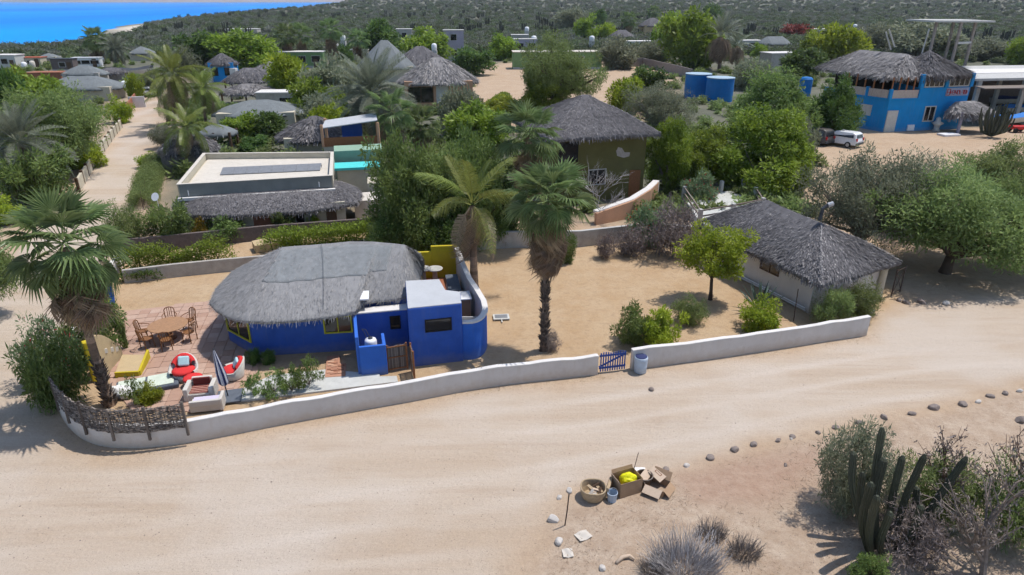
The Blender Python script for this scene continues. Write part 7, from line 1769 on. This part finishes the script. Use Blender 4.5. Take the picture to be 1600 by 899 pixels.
x, y = G(1001, 758); e = empty('wire_basket', (x + .1, y, .01), R(35)); tag(e, 'small dark basket between the two cardboard boxes', 'basket')
MB().lathe([(.2, 0), (.28, .4), (.26, .41), (.2, .1), (.05, .06)], n=18).build('basket_wall', M_WOOD, e, local=True); MB().tube([(.28 * math.cos(a), .28 * math.sin(a), .41) for a in np.linspace(0, 6.283, 20)], .02, 6, cap=False).build('rim', M_BARKG, e, local=True)
e = carton(1026, 766, R(-35), .66, .6, .3, 'open collapsed cardboard box at the right end of the rubbish', [(0, .3, R(50), 0, .62, .3), (0, -.3, R(-150), 0, .6, .3), (.33, 0, R(-40), R(-90), .56, .28), (-.33, 0, R(35), R(90), .56, .28)], M_CARD, 0)
x, y = G(1027, 755); o = MB().box(-.27, .27, -.22, .22, -.008, .008).build('cardboard_sheet', M_CARDP, None, local=True); o.location = (x, y, .42); o.rotation_euler = (R(18), R(14), R(-50)); tag(o, 'pale printed cardboard sheet on the open box', 'cardboard')
MB().box(-.13, .13, -.05, .05, .009, .0105).build('printed_mark', M_PRINT, o, local=True); MB().box(-.1, .1, -.028, .028, .0106, .0115).build('mark_inside', M_CARDP, o, local=True)
x, y = G(956, 783); e = empty('paint_bucket', (x, y, .0)); tag(e, 'small grey-blue plastic bucket in front of the tall cardboard box', 'bucket')
MB().lathe([(.14, 0), (.165, .32), (.175, .33), (.175, .36), (.155, .36), (.13, .05), (.03, .04)], n=20).build('bucket_body', M_BIN, e, local=True); MB().tube([(.17 * math.cos(a), 0, .34 + .2 * math.sin(a)) for a in np.linspace(0, math.pi, 12)], .008, 5, cap=False).build('handle', M_STEEL, e, local=True)
x, y = G(947, 775); o = MB().box(-.05, .05, -.3, .3, 0, .5).build('wooden_crate_side', M_BASKET, None, local=True, bevel=.01); o.location = (x, y + .1, 0); o.rotation_euler = (0, R(12), R(-18)); tag(o, 'slanting old board between the round basket and the tall box', 'board')
x, y = G(999, 742); o = MB().box(-.22, .22, -.15, .15, 0, .12).build('white_plastic_sack', M_CLOTH, None, local=True, bevel=.05); o.location = (x, y, .1); tag(o, 'white plastic sack behind the small dark basket', 'sack')
x, y = G(986, 745); o = MB().tube([(0, 0, .3), (.12, .05, 1.0)], .012, 5).build('thin_stick', M_RUSTIRON, None, local=True); o.location = (x, y - .3, .2); tag(o, 'thin stick poking out of the tall cardboard box', 'stick')
x, y = G(882, 823); o = MB().tube([(0, 0, -.1), (.06, 0, .6), (.1, .02, 1.25)], .02, 6).build('iron_stake', M_RUSTIRON, None, local=True); o.location = (x, y, 0); tag(o, 'thin rusty iron stake upright among the pale stones', 'stake')
for px, py, w, h, rz, l_ in ((911, 841, .34, .28, .5, 'white paper sheet on the verge'), (887, 867, .24, .26, .1, 'crumpled brown paper near the bottom stones')):
    x, y = G(px, py); bm = bmesh.new(); bmesh.ops.create_grid(bm, x_segments=8, y_segments=8, size=.5)
    for v in bm.verts: v.co = Vector((v.co.x * w * 1.3, v.co.y * h * 1.3, .04 + .02 * math.sin(v.co.x * 7 + v.co.y * 3)))
    me = bpy.data.meshes.new('paper_sheet'); bm.to_mesh(me); bm.free(); o = link('paper_sheet', me, M_PAPER); o.location = (x, y, ground_z(x, y)); o.rotation_euler = (0, 0, rz); sm = o.modifiers.new('t', 'SOLIDIFY'); sm.thickness = .004; tag(o, l_, 'paper')
x, y = G(978, 880); o = MB().tube([(-.3, -.1, .04), (-.1, .08, .08), (.12, .12, .1), (.25, .02, .06)], [.05, .06, .05, .03], 8).build('driftwood', M_CARDP, None, local=True, smooth=True); o.location = (x, y, ground_z(x, y)); tag(o, 'curved bleached driftwood near the bottom edge', 'driftwood')

# pebbles, twigs and dry grass on the verge: uncountable
rs = np.random.RandomState(77); n = 4600
PX = rs.uniform(-100, 1700, n); PY = 560 + 420 * rs.uniform(size=n) ** .8; PTS = np.array([G(a, b) for a, b in zip(PX, PY)])
keep = (sdf(YARD, PTS[:, 0], PTS[:, 1]) < -.3); PTS = PTS[keep]; n = len(PTS)
oc = np.array([(1, 0, 0), (0, 1, 0), (-1, 0, 0), (0, -1, 0), (0, 0, 1), (0, 0, -1)], float); of = np.array([(0, 1, 4), (1, 2, 4), (2, 3, 4), (3, 0, 4), (1, 0, 5), (2, 1, 5), (3, 2, 5), (0, 3, 5)])
sc_ = rs.uniform(.006, .017, n) * np.where(rs.uniform(size=n) < .06, 1.9, 1); V = oc[None] * sc_[:, None, None] * rs.uniform(.6, 1.3, (n, 6, 1)); Zp = np.array([ground_z(*p) for p in PTS])
V = V + np.concatenate([PTS, Zp[:, None]], 1)[:, None, :]; Fp = (of[None] + (np.arange(n) * 6)[:, None, None]).reshape(-1, 3)
o = link('pebbles', np_mesh('pebbles', V.reshape(-1, 3), Fp), M_ROCK); kind(o, 'stuff'); o['label'] = 'small pebbles scattered over the dirt road'; o['category'] = 'pebbles'
n = 9000; PX = rs.uniform(840, 1750, n); PY = rs.uniform(690, 960, n); PTS = np.array([G(a, b) for a, b in zip(PX, PY)]); s = sdf(SCRUBFRONT, PTS[:, 0], PTS[:, 1]); f = fbm(PTS[:, 0], PTS[:, 1], 1.1, 88, 3)
PTS = PTS[(s > .1) & (f > -.05)]; n = len(PTS); Zp = np.array([ground_z(*p) for p in PTS]); c = np.concatenate([PTS, Zp[:, None]], 1)
V, Fg = leaf_quads(c, unit(rs.normal(size=(n, 3)) * [1, 1, .4] + [0, 0, .55]), unit(rs.normal(size=(n, 3))), rs.uniform(.05, .22, n), rs.uniform(.006, .016, n))
o = link('dry_litter', np_mesh('dry_litter', V, Fg, rs.uniform(0, 1, n)), L_GRASS); kind(o, 'stuff'); o['label'] = 'dry grass and twig litter on the verge'; o['category'] = 'litter'

n = 5200; wl_ = np.array(pl + pr); k = rs.randint(0, len(wl_), n); off = rs.normal(size=(n, 2)) * [.35, .16] + [0.03, -.3]; f = fbm(wl_[k, 0], wl_[k, 1], 1.3, 61, 3); kk = (f + rs.uniform(-.5, .5, n) > .15); PTS = (wl_[k] + off)[kk]; n = len(PTS); c = np.concatenate([PTS, np.array([ground_z(*p) for p in PTS])[:, None]], 1)
V, Fg = leaf_quads(c, unit(rs.normal(size=(n, 3)) * [1, 1, .4] + [0, 0, .7]), unit(rs.normal(size=(n, 3))), rs.uniform(.03, .13, n), rs.uniform(.006, .014, n))
o = link('wall_foot_weeds', np_mesh('wall_foot_weeds', V, Fg, rs.uniform(0, .8, n)), L_GRASS); kind(o, 'stuff'); o['label'] = 'dry weeds and litter along the foot of the white wall'; o['category'] = 'weeds'
# ------------------------------------------------------------------ desert scrub over the plain
def src_bush(name, leaf, seed, ncl, per, L, W, h1):
    V, F, t, C = crown_mesh(name, seed, ncl, per, L, W, .02, h1, clump=.3, shell=.35, lo=-.3); me = np_mesh(name, V, F, t); me.materials.append(leaf); return bpy.data.objects.new(name, me)
def src_cactus():
    mb = MB(); rs = random.Random(5)
    for k in range(7): a = k * .9; r = .28; mb.tube([(0, 0, .1), (math.cos(a) * r * .8, math.sin(a) * r * .8, .45), (math.cos(a) * r, math.sin(a) * r, .8 + .35 * rs.random())], [.07, .075, .05], 6, .5)
    me = bpy.data.meshes.new('far_cactus'); me.from_pydata(mb.v, [], mb.f); me.materials.append(M_CACTUS); return bpy.data.objects.new('far_cactus', me)
rs = np.random.RandomState(5)
def field(n, r0, r1, p=1.0):
    r = np.exp(rs.uniform(math.log(r0), math.log(r1), n)); a = rs.uniform(-.95, .95, n); return np.sin(a) * r, np.cos(a) * r, r
def land_z(X, Y):
    j = np.clip(np.searchsorted(gy, Y) - 1, 0, ny - 2); i = np.clip(np.searchsorted(gx, X) - 1, 0, nx - 2); a = (X - gx[i]) / (gx[i + 1] - gx[i]); b = (Y - gy[j]) / (gy[j + 1] - gy[j])
    return Zt[j, i] * (1 - a) * (1 - b) + Zt[j, i + 1] * a * (1 - b) + Zt[j + 1, i] * (1 - a) * b + Zt[j + 1, i + 1] * a * b
for nm, leaf, sd, n, (r0, r1), (s0, s1), lab in (('desert_scrub', L_SCRUB, 71, 27000, (225, 3800), (1.0, 2.3), 'grey desert scrub covering the plain and far slopes'), ('green_scrub', L_SCRUBG, 72, 16000, (215, 2600), (1.0, 2.6), 'greener scrub trees mixed into the far plain'), ('village_scrub', L_MESQ, 73, 4600, (47, 320), (.5, 1.35), 'low bushes between the village gardens')):
    X, Y, r = field(n, r0, r1); sd_ = sdf(SEA, X, Y); ok = (sd_ < -20) & (sdf(ROAD, X, Y) < -1.5) & (sdf(RESTYARD, X, Y) < -1) & (sdf(LOT, X, Y) < -1) & (Y > 44) & (sdf(YARD, X, Y) < -3)
    if nm != 'village_scrub': ok &= (fbm(X, Y, .02, sd, 3) + rs.uniform(-.6, .6, n) > -.55)
    for fx, fy, fr in FOOT: ok &= (X - fx) ** 2 + (Y - fy) ** 2 > (fr * (1 if nm == 'village_scrub' else 1.5)) ** 2
    if nm == 'village_scrub': ok &= ~((Y < 60) & (X < -20)) & (fbm(X, Y, .09, 12, 2) + rs.uniform(-.5, .5, n) > -.45)
    X, Y, r = X[ok], Y[ok], r[ok]; scl = rs.uniform(s0, s1, len(X)) * (1 + np.clip((r - 500) / 2200, 0, 1.2))
    scatter(nm, np.stack([X, Y, land_z(X, Y) - .05], 1), scl, src_bush(nm + '_source', leaf, sd, 22, 26, .34, .15, .95), lab, 'scrub')
X, Y, r = field(1300, 290, 2200); ok = (sdf(SEA, X, Y) < -25) & (fbm(X, Y, .012, 90, 2) > .0) & (sdf(LOT, X, Y) < -1); X, Y = X[ok], Y[ok]
scatter('far_cacti', np.stack([X, Y, land_z(X, Y) - .05], 1), rs.uniform(2.2, 4.6, len(X)), src_cactus(), 'tall cacti dotted over the far scrub', 'cacti')

# ------------------------------------------------------------------ haze over the plain
me = bpy.data.meshes.new('haze'); hb = MB().box(-15500, 15500, -400, 15500, -6, 330); me.from_pydata(hb.v, [], hb.f)
hm = bpy.data.materials.new('haze_air'); hm.use_nodes = True; hn = hm.node_tree.nodes; hn.clear()
ho = hn.new('ShaderNodeOutputMaterial'); hv = hn.new('ShaderNodeVolumePrincipled'); hv.inputs['Color'].default_value = (0.8, 0.88, 1.0, 1); hv.inputs['Density'].default_value = 0.0001; hv.inputs['Anisotropy'].default_value = 0.2
hm.node_tree.links.new(hv.outputs[0], ho.inputs['Volume']); kind(link('haze', me, hm), 'stuff')
